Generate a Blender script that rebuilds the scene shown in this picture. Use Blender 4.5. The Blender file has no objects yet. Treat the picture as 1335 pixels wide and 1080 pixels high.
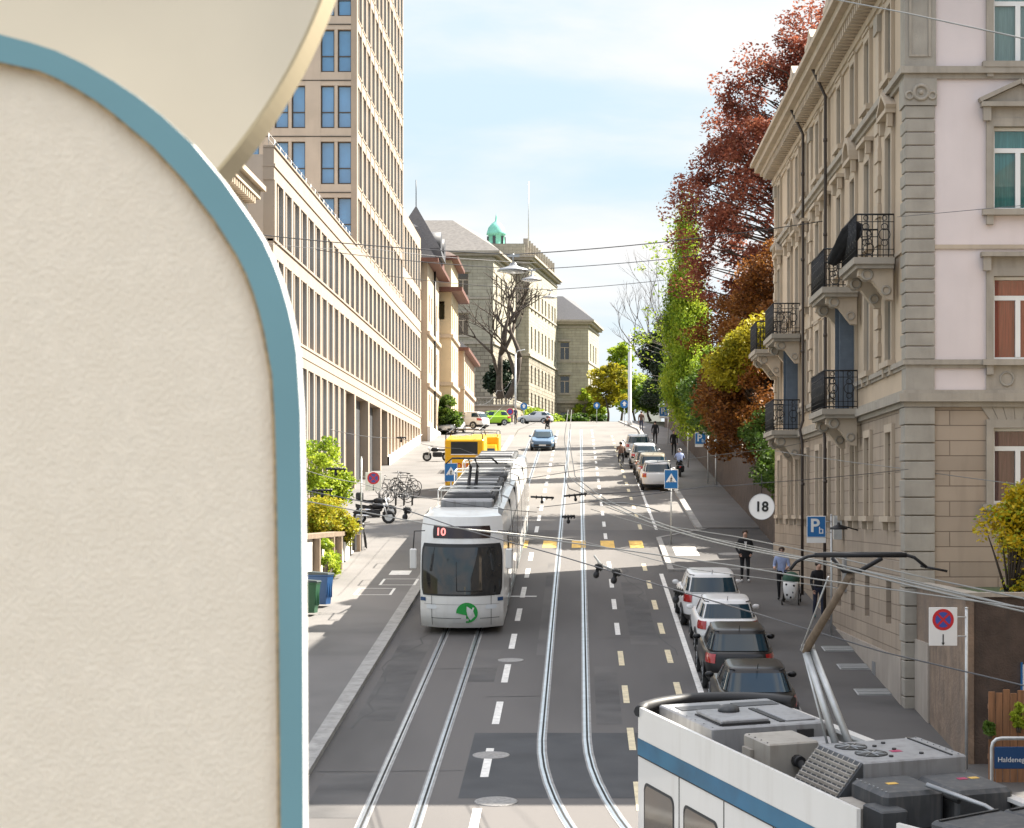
import bpy, math, random
from mathutils import Vector, Matrix, noise
import numpy as np
R = math.radians
rnd = random.Random(7)
sc = bpy.context.scene
COL = sc.collection
F = 2800.0; CX = 755.0; CY = 668.0; CZ = 9.1      # focal length in photo pixels, vanishing point, camera height
SL = 0.085
PITCH = math.atan(SL)
def G(y):                                           # height of the street above datum
    if y < 195: return SL * y
    if y < 300: return SL * 195 + .05 * (y - 195)
    if y < 360: return SL * 195 + .05 * 105 + .02 * (y - 300)
    return SL * 195 + .05 * 105 + 1.2
def P(px, py, y): return Vector(((px - CX) / F * y, y, CZ - (py - CY) / F * y))
def PX(px, y): return (px - CX) / F * y
def PZ(py, y): return CZ - (py - CY) / F * y
def lin(h):
    h = h.lstrip('#'); o = []
    for i in (0, 2, 4):
        c = int(h[i:i+2], 16) / 255
        o.append(c / 12.92 if c <= .04045 else ((c + .055) / 1.055) ** 2.4)
    return tuple(o)
# ---------------------------------------------------------------- materials
MATS = {}
def nd(nt, t, **kw):
    n = nt.nodes.new(t)
    for k, v in kw.items(): setattr(n, k, v)
    return n
def mat(name, rgb, rough=.7, metal=0., var=.12, scale=1.2, bump=0., bscale=25., spec=.5, stretch=(1, 1, 1), dirt=0., dirtcol=(.05, .045, .04), coat=0., trans=0., tint=None, detail=6.):
    m = bpy.data.materials.new(name); m.use_nodes = True; nt = m.node_tree; nt.nodes.clear()
    out = nd(nt, 'ShaderNodeOutputMaterial'); b = nd(nt, 'ShaderNodeBsdfPrincipled')
    b.inputs['Roughness'].default_value = rough; b.inputs['Metallic'].default_value = metal
    b.inputs['Specular IOR Level'].default_value = spec; b.inputs['Coat Weight'].default_value = coat
    b.inputs['Coat Roughness'].default_value = .05
    g = nd(nt, 'ShaderNodeNewGeometry'); mp = nd(nt, 'ShaderNodeMapping'); mp.inputs['Scale'].default_value = stretch
    nt.links.new(g.outputs['Position'], mp.inputs['Vector'])
    n = nd(nt, 'ShaderNodeTexNoise'); n.inputs['Scale'].default_value = scale; n.inputs['Detail'].default_value = detail
    nt.links.new(mp.outputs[0], n.inputs['Vector'])
    mr = nd(nt, 'ShaderNodeMapRange'); mr.inputs[1].default_value = .3; mr.inputs[2].default_value = .7
    mr.inputs[3].default_value = 1 - var; mr.inputs[4].default_value = 1 + var
    nt.links.new(n.outputs['Fac'], mr.inputs[0])
    mx = nd(nt, 'ShaderNodeMix', data_type='RGBA', blend_type='MULTIPLY'); mx.inputs[0].default_value = 1
    mx.inputs[6].default_value = (*rgb, 1); nt.links.new(mr.outputs[0], mx.inputs[7])
    col = mx.outputs[2]
    if tint:                                        # second colour in patches
        n3 = nd(nt, 'ShaderNodeTexNoise'); n3.inputs['Scale'].default_value = scale * .37; n3.inputs['Detail'].default_value = 4
        nt.links.new(mp.outputs[0], n3.inputs['Vector'])
        m3 = nd(nt, 'ShaderNodeMapRange'); m3.inputs[1].default_value = .42; m3.inputs[2].default_value = .62
        nt.links.new(n3.outputs['Fac'], m3.inputs[0])
        x3 = nd(nt, 'ShaderNodeMix', data_type='RGBA'); nt.links.new(m3.outputs[0], x3.inputs[0])
        nt.links.new(col, x3.inputs[6]); x3.inputs[7].default_value = (*tint, 1); col = x3.outputs[2]
    if dirt > 0:
        n2 = nd(nt, 'ShaderNodeTexNoise'); n2.inputs['Scale'].default_value = scale * 2.3; n2.inputs['Detail'].default_value = 8
        m2p = nd(nt, 'ShaderNodeMapping'); m2p.inputs['Scale'].default_value = (1.6, 1.6, .22); m2p.inputs['Location'].default_value = (3.1, 7.7, 1.3)
        nt.links.new(g.outputs['Position'], m2p.inputs['Vector']); nt.links.new(m2p.outputs[0], n2.inputs['Vector'])
        m2 = nd(nt, 'ShaderNodeMapRange'); m2.inputs[1].default_value = .5; m2.inputs[2].default_value = .78; m2.inputs[4].default_value = dirt
        nt.links.new(n2.outputs['Fac'], m2.inputs[0])
        x2 = nd(nt, 'ShaderNodeMix', data_type='RGBA'); nt.links.new(m2.outputs[0], x2.inputs[0])
        nt.links.new(col, x2.inputs[6]); x2.inputs[7].default_value = (*dirtcol, 1); col = x2.outputs[2]
    nt.links.new(col, b.inputs['Base Color'])
    if bump > 0:
        n4 = nd(nt, 'ShaderNodeTexNoise'); n4.inputs['Scale'].default_value = bscale; n4.inputs['Detail'].default_value = 5
        nt.links.new(g.outputs['Position'], n4.inputs['Vector'])
        bp = nd(nt, 'ShaderNodeBump'); bp.inputs['Strength'].default_value = bump; bp.inputs['Distance'].default_value = .02
        nt.links.new(n4.outputs['Fac'], bp.inputs['Height']); nt.links.new(bp.outputs[0], b.inputs['Normal'])
    nt.links.new(b.outputs[0], out.inputs[0])
    MATS[name] = m
    return m
def stone(name, rgb, bw=.9, bh=.38, mortar=.02, var=.25, joint=None, horiz=False, bumpd=.015):
    m = mat(name, rgb, .85, var=var * .5, scale=.9, dirt=.25)
    nt = m.node_tree; b = [n for n in nt.nodes if n.type == 'BSDF_PRINCIPLED'][0]
    g = nd(nt, 'ShaderNodeNewGeometry'); s = nd(nt, 'ShaderNodeSeparateXYZ'); nt.links.new(g.outputs['Position'], s.inputs[0])
    ad = nd(nt, 'ShaderNodeMath', operation='ADD'); nt.links.new(s.outputs[0], ad.inputs[0]); nt.links.new(s.outputs[1], ad.inputs[1])
    c = nd(nt, 'ShaderNodeCombineXYZ'); nt.links.new(ad.outputs[0], c.inputs[0]); nt.links.new(s.outputs[2], c.inputs[1])
    br = nd(nt, 'ShaderNodeTexBrick'); nt.links.new(c.outputs[0], br.inputs['Vector'])
    br.inputs['Scale'].default_value = 1; br.inputs['Brick Width'].default_value = bw; br.inputs['Row Height'].default_value = bh
    br.inputs['Mortar Size'].default_value = mortar; br.inputs['Mortar Smooth'].default_value = .3
    br.inputs['Color1'].default_value = (1 - var, 1 - var, 1 - var, 1); br.inputs['Color2'].default_value = (1 + var * .5, 1 + var * .5, 1 + var * .5, 1)
    br.inputs['Mortar'].default_value = (.55, .52, .50, 1)
    old = b.inputs['Base Color'].links[0].from_socket
    mx = nd(nt, 'ShaderNodeMix', data_type='RGBA', blend_type='MULTIPLY'); mx.inputs[0].default_value = 1
    nt.links.new(old, mx.inputs[6]); nt.links.new(br.outputs['Color'], mx.inputs[7]); nt.links.new(mx.outputs[2], b.inputs['Base Color'])
    bp = nd(nt, 'ShaderNodeBump'); bp.inputs['Strength'].default_value = .8; bp.inputs['Distance'].default_value = bumpd; bp.invert = True
    nt.links.new(br.outputs['Fac'], bp.inputs['Height']); nt.links.new(bp.outputs[0], b.inputs['Normal'])
    return m
def leafmat(name, cols, trans=.35, scale=.6):
    m = bpy.data.materials.new(name); m.use_nodes = True; nt = m.node_tree; nt.nodes.clear()
    out = nd(nt, 'ShaderNodeOutputMaterial'); g = nd(nt, 'ShaderNodeNewGeometry')
    n = nd(nt, 'ShaderNodeTexNoise'); n.inputs['Scale'].default_value = scale; n.inputs['Detail'].default_value = 2
    nt.links.new(g.outputs['Position'], n.inputs['Vector'])
    a = nd(nt, 'ShaderNodeMath', operation='MULTIPLY_ADD'); nt.links.new(g.outputs['Random Per Island'], a.inputs[0]); a.inputs[1].default_value = .55
    s = nd(nt, 'ShaderNodeMath', operation='MULTIPLY_ADD'); nt.links.new(n.outputs['Fac'], s.inputs[0]); s.inputs[1].default_value = 1.7; s.inputs[2].default_value = -.62
    nt.links.new(s.outputs[0], a.inputs[2])
    r = nd(nt, 'ShaderNodeValToRGB'); el = r.color_ramp.elements
    while len(el) < len(cols): el.new(.5)
    for i, c in enumerate(cols): el[i].position = i / (len(cols) - 1); el[i].color = (*c, 1)
    nt.links.new(a.outputs[0], r.inputs[0])
    d = nd(nt, 'ShaderNodeBsdfPrincipled'); d.inputs['Roughness'].default_value = .55; d.inputs['Specular IOR Level'].default_value = .3
    nt.links.new(r.outputs[0], d.inputs['Base Color'])
    t = nd(nt, 'ShaderNodeBsdfTranslucent'); nt.links.new(r.outputs[0], t.inputs['Color'])
    mx = nd(nt, 'ShaderNodeMixShader'); mx.inputs[0].default_value = trans
    nt.links.new(d.outputs[0], mx.inputs[1]); nt.links.new(t.outputs[0], mx.inputs[2]); nt.links.new(mx.outputs[0], out.inputs[0])
    MATS[name] = m; return m
def clearglass(name, tint=(.9, .95, .95), f=.25):
    m = bpy.data.materials.new(name); m.use_nodes = True; nt = m.node_tree; nt.nodes.clear()
    out = nd(nt, 'ShaderNodeOutputMaterial'); t = nd(nt, 'ShaderNodeBsdfTransparent'); t.inputs[0].default_value = (*tint, 1)
    gl = nd(nt, 'ShaderNodeBsdfGlossy'); gl.inputs['Roughness'].default_value = .02
    fr = nd(nt, 'ShaderNodeFresnel'); fr.inputs[0].default_value = 1.5
    ad = nd(nt, 'ShaderNodeMath', operation='ADD'); ad.inputs[1].default_value = f; nt.links.new(fr.outputs[0], ad.inputs[0])
    mx = nd(nt, 'ShaderNodeMixShader'); nt.links.new(ad.outputs[0], mx.inputs[0]); nt.links.new(t.outputs[0], mx.inputs[1]); nt.links.new(gl.outputs[0], mx.inputs[2])
    nt.links.new(mx.outputs[0], out.inputs[0]); MATS[name] = m; return m
def emit(name, rgb, st):
    m = bpy.data.materials.new(name); m.use_nodes = True; nt = m.node_tree
    b = nt.nodes['Principled BSDF']; b.inputs['Base Color'].default_value = (*rgb, 1); b.inputs['Emission Color'].default_value = (*rgb, 1); b.inputs['Emission Strength'].default_value = st
    MATS[name] = m
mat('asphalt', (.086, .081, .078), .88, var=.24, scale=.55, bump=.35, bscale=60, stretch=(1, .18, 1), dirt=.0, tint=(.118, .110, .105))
mat('asphalt_patch', (.060, .062, .066), .9, var=.2, scale=.8, bump=.4, bscale=70)
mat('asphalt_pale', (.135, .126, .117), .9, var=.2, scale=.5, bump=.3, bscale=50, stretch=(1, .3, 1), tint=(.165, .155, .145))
mat('asphalt_patch2', (.075, .072, .071), .9, var=.25, scale=.9, bump=.4, bscale=70, tint=(.12, .113, .108)); mat('tar', (.05, .049, .048), .75)
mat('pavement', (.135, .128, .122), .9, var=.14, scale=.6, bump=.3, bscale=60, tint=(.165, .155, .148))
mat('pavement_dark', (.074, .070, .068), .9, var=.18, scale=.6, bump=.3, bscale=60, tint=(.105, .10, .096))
mat('kerbstone', (.30, .29, .275), .85, var=.2, scale=2.5, bump=.3, bscale=40, dirt=.35)
mat('earth', (.10, .085, .06), .95, var=.3, scale=.4, bump=.5, bscale=10, tint=(.06, .085, .03))
mat('paint_white', (.72, .70, .66), .75, var=.16, scale=5, dirt=.4, dirtcol=(.2, .19, .18))
mat('paint_cream', (.66, .57, .38), .75, var=.18, scale=5, dirt=.4, dirtcol=(.2, .18, .15))
mat('paint_yellow', (.72, .45, .10), .75, var=.25, scale=4, dirt=.6, dirtcol=(.15, .12, .08))
mat('rail_steel', (.58, .62, .66), .34, 1, var=.12, scale=3)
mat('rail_bed', (.26, .255, .25), .8, var=.2, scale=3)
mat('groove', (.02, .02, .02), .9)
mat('iron_cover', (.27, .26, .25), .6, .3, var=.25, scale=14, bump=.6, bscale=50)
mat('grate', (.33, .34, .34), .5, .5, var=.2, scale=10)
# foreground
mat('stucco', (.92, .81, .655), .9, var=.035, scale=34, bump=.3, bscale=120, tint=(.90, .79, .635), detail=2)
mat('rim_blue', (.175, .345, .385), .45, var=.05, scale=3)
mat('rim_white', (.82, .82, .80), .5, var=.03)
mat('rim_tan', (.42, .30, .16), .8, var=.3, scale=60)
mat('cream_paint', (.60, .535, .425), .5, var=.04, scale=3)
mat('cream_edge', (.60, .52, .36), .5, var=.05, scale=3)
# modern block
mat('precast', (.365, .297, .232), .8, var=.07, scale=.8, dirt=.12, dirtcol=(.3, .24, .18), bump=.1, bscale=40)
mat('precast_side', (.47, .395, .32), .8, var=.08, scale=.8, dirt=.15, dirtcol=(.28, .22, .17))
mat('bronze', (.085, .07, .055), .4, .6, var=.1)
mat('sky_reflection_glass', (.08, .24, .46), .04, 0, var=.25, scale=.35, spec=1., coat=1.)  # blue base colour carries the reflection of the sky
mat('dark_glass', (.018, .022, .025), .05, 0, var=.3, scale=.5, spec=.8)
mat('blind', (.35, .30, .24), .7, var=.1, scale=3)
mat('steel_grey', (.36, .37, .38), .45, .7, var=.1, scale=4)
mat('galv', (.55, .56, .56), .45, .5, var=.12, scale=6)
mat('dark_iron', (.022, .022, .024), .5, .4, var=.2, scale=8)
mat('wire', (.10, .10, .105), .5, .6, var=.1)
mat('wire_pale', (.25, .25, .24), .45, .7, var=.1)
# old buildings
mat('plaster_pink', (.68, .60, .585), .85, var=.06, scale=.6, dirt=.16, dirtcol=(.42, .36, .33), bump=.15, bscale=40)
mat('plaster_beige', (.51, .405, .295), .85, var=.08, scale=.6, dirt=.2, dirtcol=(.3, .25, .2))
mat('trim_stone', (.355, .315, .262), .85, var=.12, scale=1.5, dirt=.35, dirtcol=(.13, .12, .10), bump=.2, bscale=30)
mat('trim_light', (.48, .395, .30), .8, var=.08, scale=1.2, dirt=.25, dirtcol=(.2, .17, .14))
mat('quoin', (.335, .305, .26), .85, var=.12, scale=2, dirt=.2, dirtcol=(.16, .15, .13), bump=.25, bscale=40)
stone('rustic', (.37, .295, .225), 2.3, .36, .012, .12, bumpd=.03)
stone('ashlar', (.36, .335, .265), 1.3, .45, .02, .12, bumpd=.02)
stone('ashlar_rough', (.30, .27, .21), 1.1, .55, .05, .3, bumpd=.06)
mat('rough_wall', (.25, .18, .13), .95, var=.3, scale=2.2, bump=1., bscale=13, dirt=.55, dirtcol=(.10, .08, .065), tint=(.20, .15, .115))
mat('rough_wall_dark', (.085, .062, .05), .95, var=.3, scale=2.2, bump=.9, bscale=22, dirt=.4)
mat('plinth', (.38, .33, .28), .9, var=.12, scale=1, dirt=.3, dirtcol=(.17, .14, .12))
mat('roof_grey', (.14, .13, .122), .8, var=.25, scale=2.5, stretch=(1, 1, 3)); mat('pipe_brown', (.055, .042, .036), .5, .2)
mat('slate', (.055, .055, .062), .6, var=.3, scale=5, stretch=(1, 1, 4))
mat('rooftile', (.15, .11, .095), .8, var=.3, scale=2.5, stretch=(1, 1, 3))
mat('copper', (.18, .50, .40), .7, var=.2, scale=2)
mat('plaster_yellow', (.58, .47, .31), .85, var=.06, scale=.5, dirt=.15, dirtcol=(.35, .27, .18))
mat('plaster_salmon', (.50, .36, .26), .85, var=.1, scale=.6, dirt=.15, dirtcol=(.3, .2, .14))
mat('plaster_white', (.68, .65, .60), .85, var=.06, scale=.6, dirt=.15, dirtcol=(.4, .36, .3))
mat('redbrown_wood', (.13, .055, .04), .7, var=.2, scale=4)
mat('frame_white', (.80, .80, .78), .45, var=.03)
mat('shutter_blue', (.105, .135, .175), .6, var=.12, scale=5)
mat('curtain_red', (.55, .10, .06), .8, var=.2, scale=5, stretch=(6, 6, .3))
mat('curtain_green', (.14, .42, .40), .8, var=.2, scale=4, stretch=(6, 6, .3))
mat('curtain_pale', (.42, .55, .50), .8, var=.15, scale=4, stretch=(6, 6, .3))
mat('curtain_dark', (.20, .07, .08), .8, var=.3, scale=5, stretch=(8, 8, .3))
mat('interior', (.03, .03, .03), .9)
clearglass('pane_glass', f=.05)
mat('wood_fence', (.24, .115, .055), .8, var=.3, scale=3, stretch=(5, 5, .4), bump=.3, bscale=20)
mat('wood_old', (.20, .15, .105), .85, var=.3, scale=3, stretch=(3, 3, .5))
# vehicles
mat('tram_white', (.76, .75, .72), .28, var=.03, scale=1, coat=.4, dirt=.22, dirtcol=(.4, .36, .3))
mat('tram_grey', (.30, .35, .36), .35, .5, var=.06, scale=1, coat=.4)
mat('tram_blue', (.012, .12, .23), .35, var=.3, scale=1.6, spec=.3, tint=(.02, .165, .29))
mat('tram_glass', (.022, .024, .026), .06, 0, var=.4, scale=.9, spec=.8, tint=(.07, .045, .03))
mat('rubber', (.018, .018, .018), .8, var=.2, scale=5)
mat('roofbox', (.30, .30, .305), .5, .25, var=.12, scale=2.5, dirt=.5, dirtcol=(.12, .11, .10))
mat('roofbox_pale', (.36, .33, .29), .5, .2, var=.1, scale=2.5, dirt=.5, dirtcol=(.2, .16, .12))
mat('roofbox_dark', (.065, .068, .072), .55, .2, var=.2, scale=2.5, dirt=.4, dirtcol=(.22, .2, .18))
mat('roof_deck', (.055, .057, .06), .8, var=.3, scale=2)
mat('led_black', (.035, .022, .020), .15, var=.2)
emit('led_red', (.95, .25, .22), .35)
mat('logo_green', (.02, .33, .06), .4, var=.02)
mat('lamp_lens', (.75, .78, .80), .08, 0, var=.02, spec=.8)
for n_, c_ in dict(white=(.78, .77, .76), black=(.012, .012, .013), graphite=(.05, .05, .052), silver=(.48, .49, .50), green=(.30, .52, .03), blue=(.10, .16, .24), beige=(.33, .29, .22), yellow=(.80, .42, .012), palewhite=(.70, .68, .66), darkred=(.16, .02, .02)).items():
    mat('car_' + n_, c_, .28, .35 if n_ in ('silver', 'graphite', 'beige') else 0, var=.03, spec=.3, coat=.12)
mat('car_glass', (.010, .030, .045), .04, 0, var=.1, spec=.45)  # bluish base colour stands in for reflected sky
mat('tail_red', (.36, .010, .010), .15, var=.1, coat=.8)
mat('plate_white', (.70, .70, .68), .5)
mat('black_plastic', (.02, .02, .021), .55, var=.1)
mat('chrome', (.7, .7, .7), .12, 1, var=.05)
mat('sign_blue', (.012, .14, .38), .4, var=.03)
mat('sign_navy', (.012, .06, .17), .4, var=.05)
mat('sign_white', (.78, .77, .75), .45, var=.03)
mat('sign_red', (.52, .018, .025), .4, var=.04)
mat('sign_purple', (.05, .075, .33), .4, var=.04)
mat('sign_magenta', (.40, .02, .10), .4, var=.04)
mat('sign_black', (.012, .012, .012), .5)
mat('letter_red', (.5, .02, .02), .5)
mat('bin_green', (.015, .075, .035), .45, var=.1)
mat('bin_lid', (.03, .045, .05), .45, var=.1)
mat('skin', (.55, .33, .24), .6, var=.05); mat('hair', (.035, .02, .012), .7)
mat('cloth_black', (.014, .014, .016), .9, var=.2, scale=8); mat('cloth_blue', (.30, .36, .55), .9, var=.1, scale=8)
mat('cloth_navy', (.03, .035, .06), .9, var=.2, scale=8); mat('cloth_teal', (.04, .16, .18), .9, var=.2); mat('cloth_brown', (.12, .07, .05), .9, var=.2)
mat('cloth_white', (.70, .69, .67), .9, var=.06); mat('cloth_green', (.035, .09, .06), .9, var=.2, scale=8)
mat('bark', (.075, .058, .045), .95, var=.35, scale=3, bump=.8, bscale=12)
mat('bark_pale', (.28, .25, .21), .95, var=.3, scale=3)
leafmat('leaf_copper', [(.07, .022, .014), (.19, .05, .03), (.32, .10, .055), (.45, .19, .11)], .45)
leafmat('leaf_rust', [(.055, .022, .009), (.15, .055, .014), (.27, .105, .022), (.36, .18, .035)], .42)
leafmat('leaf_spring', [(.08, .14, .012), (.20, .30, .022), (.34, .43, .035), (.46, .52, .06)], .45)
leafmat('leaf_yellow', [(.10, .11, .012), (.25, .24, .015), (.42, .36, .02), (.52, .46, .05)])
leafmat('leaf_dark', [(.008, .018, .010), (.018, .035, .016), (.03, .055, .02)], .15)
leafmat('leaf_green', [(.03, .06, .012), (.07, .13, .02), (.15, .23, .03)], .4)
leafmat('leaf_forsythia', [(.22, .16, .008), (.52, .36, .01), (.62, .46, .02), (.30, .32, .03)])
# ---------------------------------------------------------------- mesh builder
class MB:
    def __init__(s): s.v = []; s.f = []; s.m = []; s.sm = []
    def add(s, verts, faces, m, smooth=False):
        o = len(s.v); s.v += [tuple(v) for v in verts]
        for f in faces: s.f.append([i + o for i in f]); s.m.append(m); s.sm.append(smooth)
        return s
    def quad(s, a, b, c, d, m): return s.add([a, b, c, d], [(0, 1, 2, 3)], m)
    def box(s, x0, x1, y0, y1, z0, z1, m):
        if x0 > x1: x0, x1 = x1, x0
        if y0 > y1: y0, y1 = y1, y0
        if z0 > z1: z0, z1 = z1, z0
        return s.add([(x0, y0, z0), (x1, y0, z0), (x1, y1, z0), (x0, y1, z0), (x0, y0, z1), (x1, y0, z1), (x1, y1, z1), (x0, y1, z1)],
              [(3, 2, 1, 0), (4, 5, 6, 7), (0, 1, 5, 4), (1, 2, 6, 5), (2, 3, 7, 6), (3, 0, 4, 7)], m)
    def bbox(s, x0, x1, y0, y1, z0, z1, m, b=.02):       # box with chamfered edges
        if x0 > x1: x0, x1 = x1, x0
        if y0 > y1: y0, y1 = y1, y0
        b = min(b, (x1 - x0) * .45, (y1 - y0) * .45, (z1 - z0) * .45)
        rings = []
        for z, i in ((z0, b), (z0 + b, 0), (z1 - b, 0), (z1, b)):
            a0, a1, c0, c1 = x0 + i, x1 - i, y0 + i, y1 - i; k = b if i == 0 else b * .6
            rings.append([(a0 + k, c0, z), (a1 - k, c0, z), (a1, c0 + k, z), (a1, c1 - k, z), (a1 - k, c1, z), (a0 + k, c1, z), (a0, c1 - k, z), (a0, c0 + k, z)])
        return s.rings(rings, m, caps=True)
    def rings(s, rings, m, caps=False, closed=True, smooth=False, mfun=None):
        n = len(rings[0]); o = len(s.v)
        for r in rings: s.v += [tuple(p) for p in r]
        for i in range(len(rings) - 1):
            for j in range(n if closed else n - 1):
                k = (j + 1) % n
                s.f.append([o + i * n + j, o + i * n + k, o + (i + 1) * n + k, o + (i + 1) * n + j]); s.m.append(mfun(i, j) if mfun else m); s.sm.append(smooth)
        if caps:
            s.f.append([o + j for j in reversed(range(n))]); s.m.append(m); s.sm.append(False)
            s.f.append([o + (len(rings) - 1) * n + j for j in range(n)]); s.m.append(m); s.sm.append(False)
        return s
    def tube(s, pts, r, m, n=8, caps=True, smooth=True):
        pts = [Vector(p) for p in pts]; rs = r if isinstance(r, (list, tuple)) else [r] * len(pts)
        rings = []; up = None
        for i, p in enumerate(pts):
            a = pts[max(i - 1, 0)]; b = pts[min(i + 1, len(pts) - 1)]
            d = (b - a)
            d = d.normalized() if d.length > 1e-9 else Vector((0, 0, 1))
            if up is None: up = Vector((0, 0, 1)) if abs(d.z) < .9 else Vector((1, 0, 0))
            x = d.cross(up).normalized(); y = x.cross(d).normalized(); up = y
            rings.append([p + (x * math.cos(2 * math.pi * k / n) + y * math.sin(2 * math.pi * k / n)) * rs[i] for k in range(n)])
        return s.rings(rings, m, caps=caps, smooth=smooth)
    def cyl(s, c, r, h, m, axis='z', n=16, r2=None):
        c = Vector(c); d = dict(x=Vector((1, 0, 0)), y=Vector((0, 1, 0)), z=Vector((0, 0, 1)))[axis]
        return s.tube([c, c + d * h], [r, r if r2 is None else r2], m, n=n)
    def lathe(s, c, prof, m, n=20):
        return s.rings([[(c[0] + r * math.cos(2 * math.pi * k / n), c[1] + r * math.sin(2 * math.pi * k / n), c[2] + z) for k in range(n)] for r, z in prof], m, caps=True, smooth=True)
    def ball(s, c, rx, ry, rz, m, n=12, k=7):
        rg = []
        for i in range(1, k):
            t = math.pi * i / k - math.pi / 2
            rg.append([(c[0] + rx * math.cos(t) * math.cos(2 * math.pi * j / n), c[1] + ry * math.cos(t) * math.sin(2 * math.pi * j / n), c[2] + rz * math.sin(t)) for j in range(n)])
        return s.rings(rg, m, caps=True, smooth=True)
    def torus(s, c, Rr, r, m, axis='x', n=20, k=6, a0=0, a1=360):
        pts = []; full = a1 - a0 >= 360
        for i in range(n + (0 if full else 1)):
            t = R(a0 + (a1 - a0) * i / n)
            u, w = Rr * math.cos(t), Rr * math.sin(t)
            pts.append(Vector(c) + (Vector((0, u, w)) if axis == 'x' else Vector((u, 0, w)) if axis == 'y' else Vector((u, w, 0))))
        if full: pts.append(pts[0])
        return s.tube(pts, r, m, n=k, caps=not full)
    def prism(s, poly, d0, d1, m, plane='xz'):
        f = {'xz': lambda p, d: (p[0], d, p[1]), 'yz': lambda p, d: (d, p[0], p[1]), 'xy': lambda p, d: (p[0], p[1], d)}[plane]
        n = len(poly); o = len(s.v)
        s.v += [f(p, d0) for p in poly] + [f(p, d1) for p in poly]
        s.f.append([o + i for i in range(n)]); s.f.append([o + n + i for i in reversed(range(n))]); s.m += [m, m]; s.sm += [False, False]
        for i in range(n):
            k = (i + 1) % n; s.f.append([o + i, o + n + i, o + n + k, o + k]); s.m.append(m); s.sm.append(False)
        return s
    def wall(s, o, u, L, z0, z1, holes, depth, n, m, mr=None):
        """wall sheet in plane through o along unit vector u, outward normal n, openings (u0,u1,z0,z1) with reveals"""
        o = Vector(o); u = Vector(u); n = Vector(n); mr = mr or m
        us = sorted({0, L, *[h[0] for h in holes], *[h[1] for h in holes]}); zs = sorted({z0, z1, *[h[2] for h in holes], *[h[3] for h in holes]})
        us = [a for a in us if 0 <= a <= L]; zs = [a for a in zs if z0 <= a <= z1]
        pt = lambda a, z, d=0: o + u * a + Vector((0, 0, z)) - n * d
        for i in range(len(us) - 1):
            for j in range(len(zs) - 1):
                a, b, c, d = us[i], us[i + 1], zs[j], zs[j + 1]; mu, mz = (a + b) / 2, (c + d) / 2
                if any(h[0] < mu < h[1] and h[2] < mz < h[3] for h in holes): continue
                s.quad(pt(a, c), pt(b, c), pt(b, d), pt(a, d), m)
        for h in holes:
            a, b, c, d = h[:4]
            s.quad(pt(a, c), pt(a, c, depth), pt(a, d, depth), pt(a, d), mr); s.quad(pt(b, c, depth), pt(b, c), pt(b, d), pt(b, d, depth), mr)
            s.quad(pt(a, d), pt(a, d, depth), pt(b, d, depth), pt(b, d), mr); s.quad(pt(a, c, depth), pt(a, c), pt(b, c), pt(b, c, depth), mr)
        return s
    def xform(s, M):
        s.v = [tuple(M @ Vector(v)) for v in s.v]; return s
    def merge(s, o):
        k = len(s.v); s.v += o.v; s.f += [[i + k for i in f] for f in o.f]; s.m += o.m; s.sm += o.sm; return s
    def mesh(s, name, off=(0, 0, 0)):
        me = bpy.data.meshes.new(name)
        ox, oy, oz = off
        me.from_pydata([(x - ox, y - oy, z - oz) for x, y, z in s.v], [], s.f)
        names = list(dict.fromkeys(s.m)); idx = {n: i for i, n in enumerate(names)}
        for n in names: me.materials.append(MATS[n])
        me.polygons.foreach_set('material_index', [idx[n] for n in s.m]); me.polygons.foreach_set('use_smooth', s.sm)
        me.update(); return me
    def build(s, name, parent=None, local=False, loc=None):
        """one mesh object; world coordinates unless local (then relative to parent)"""
        if parent is not None and not local:
            off = WLOC.get(parent.name, (0, 0, 0)); me = s.mesh(name, off); o = bpy.data.objects.new(name, me); o.parent = parent; WLOC[o.name] = off
        elif parent is not None:
            o = bpy.data.objects.new(name, s.mesh(name)); o.parent = parent
            if loc: o.location = loc
        else:
            off = loc or (0, 0, 0); o = bpy.data.objects.new(name, s.mesh(name, (0, 0, 0) if local else off)); o.location = off; WLOC[o.name] = tuple(off)
        COL.objects.link(o); return o
WLOC = {}
def tag(o, label, cat, group=None):
    o['label'] = label; o['category'] = cat
    if group: o['group'] = group
    return o
def thing(name, label, cat, loc=(0, 0, 0), rot=(0, 0, 0), group=None):
    o = bpy.data.objects.new(name, None); o.empty_display_size = .3; o.location = loc; o.rotation_euler = rot
    COL.objects.link(o); WLOC[o.name] = tuple(loc); return tag(o, label, cat, group)
def struct(o): o['kind'] = 'structure'; return o
def stuff(o): o['kind'] = 'stuff'; return o
def inst(name, me, parent, loc=(0, 0, 0), rot=(0, 0, 0), world=False, scale=None):
    o = bpy.data.objects.new(name, me); o.parent = parent
    if world and parent is not None:
        w = WLOC.get(parent.name, (0, 0, 0)); loc = tuple(a - b for a, b in zip(loc, w))
    o.location = loc; o.rotation_euler = rot
    if scale: o.scale = scale
    COL.objects.link(o); return o
def dup(root, loc, rot=None, label=None, group=None, scale=None):
    r = root.copy(); COL.objects.link(r); r.location = loc
    if rot is not None: r.rotation_euler = rot
    if label: r['label'] = label
    if group: r['group'] = group
    if scale: r.scale = (scale,) * 3
    def rec(a, b):
        for ch in list(a.children):
            if ch == b: continue
            c = ch.copy(); COL.objects.link(c); c.parent = b; rec(ch, c)
    rec(root, r); return r
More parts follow.
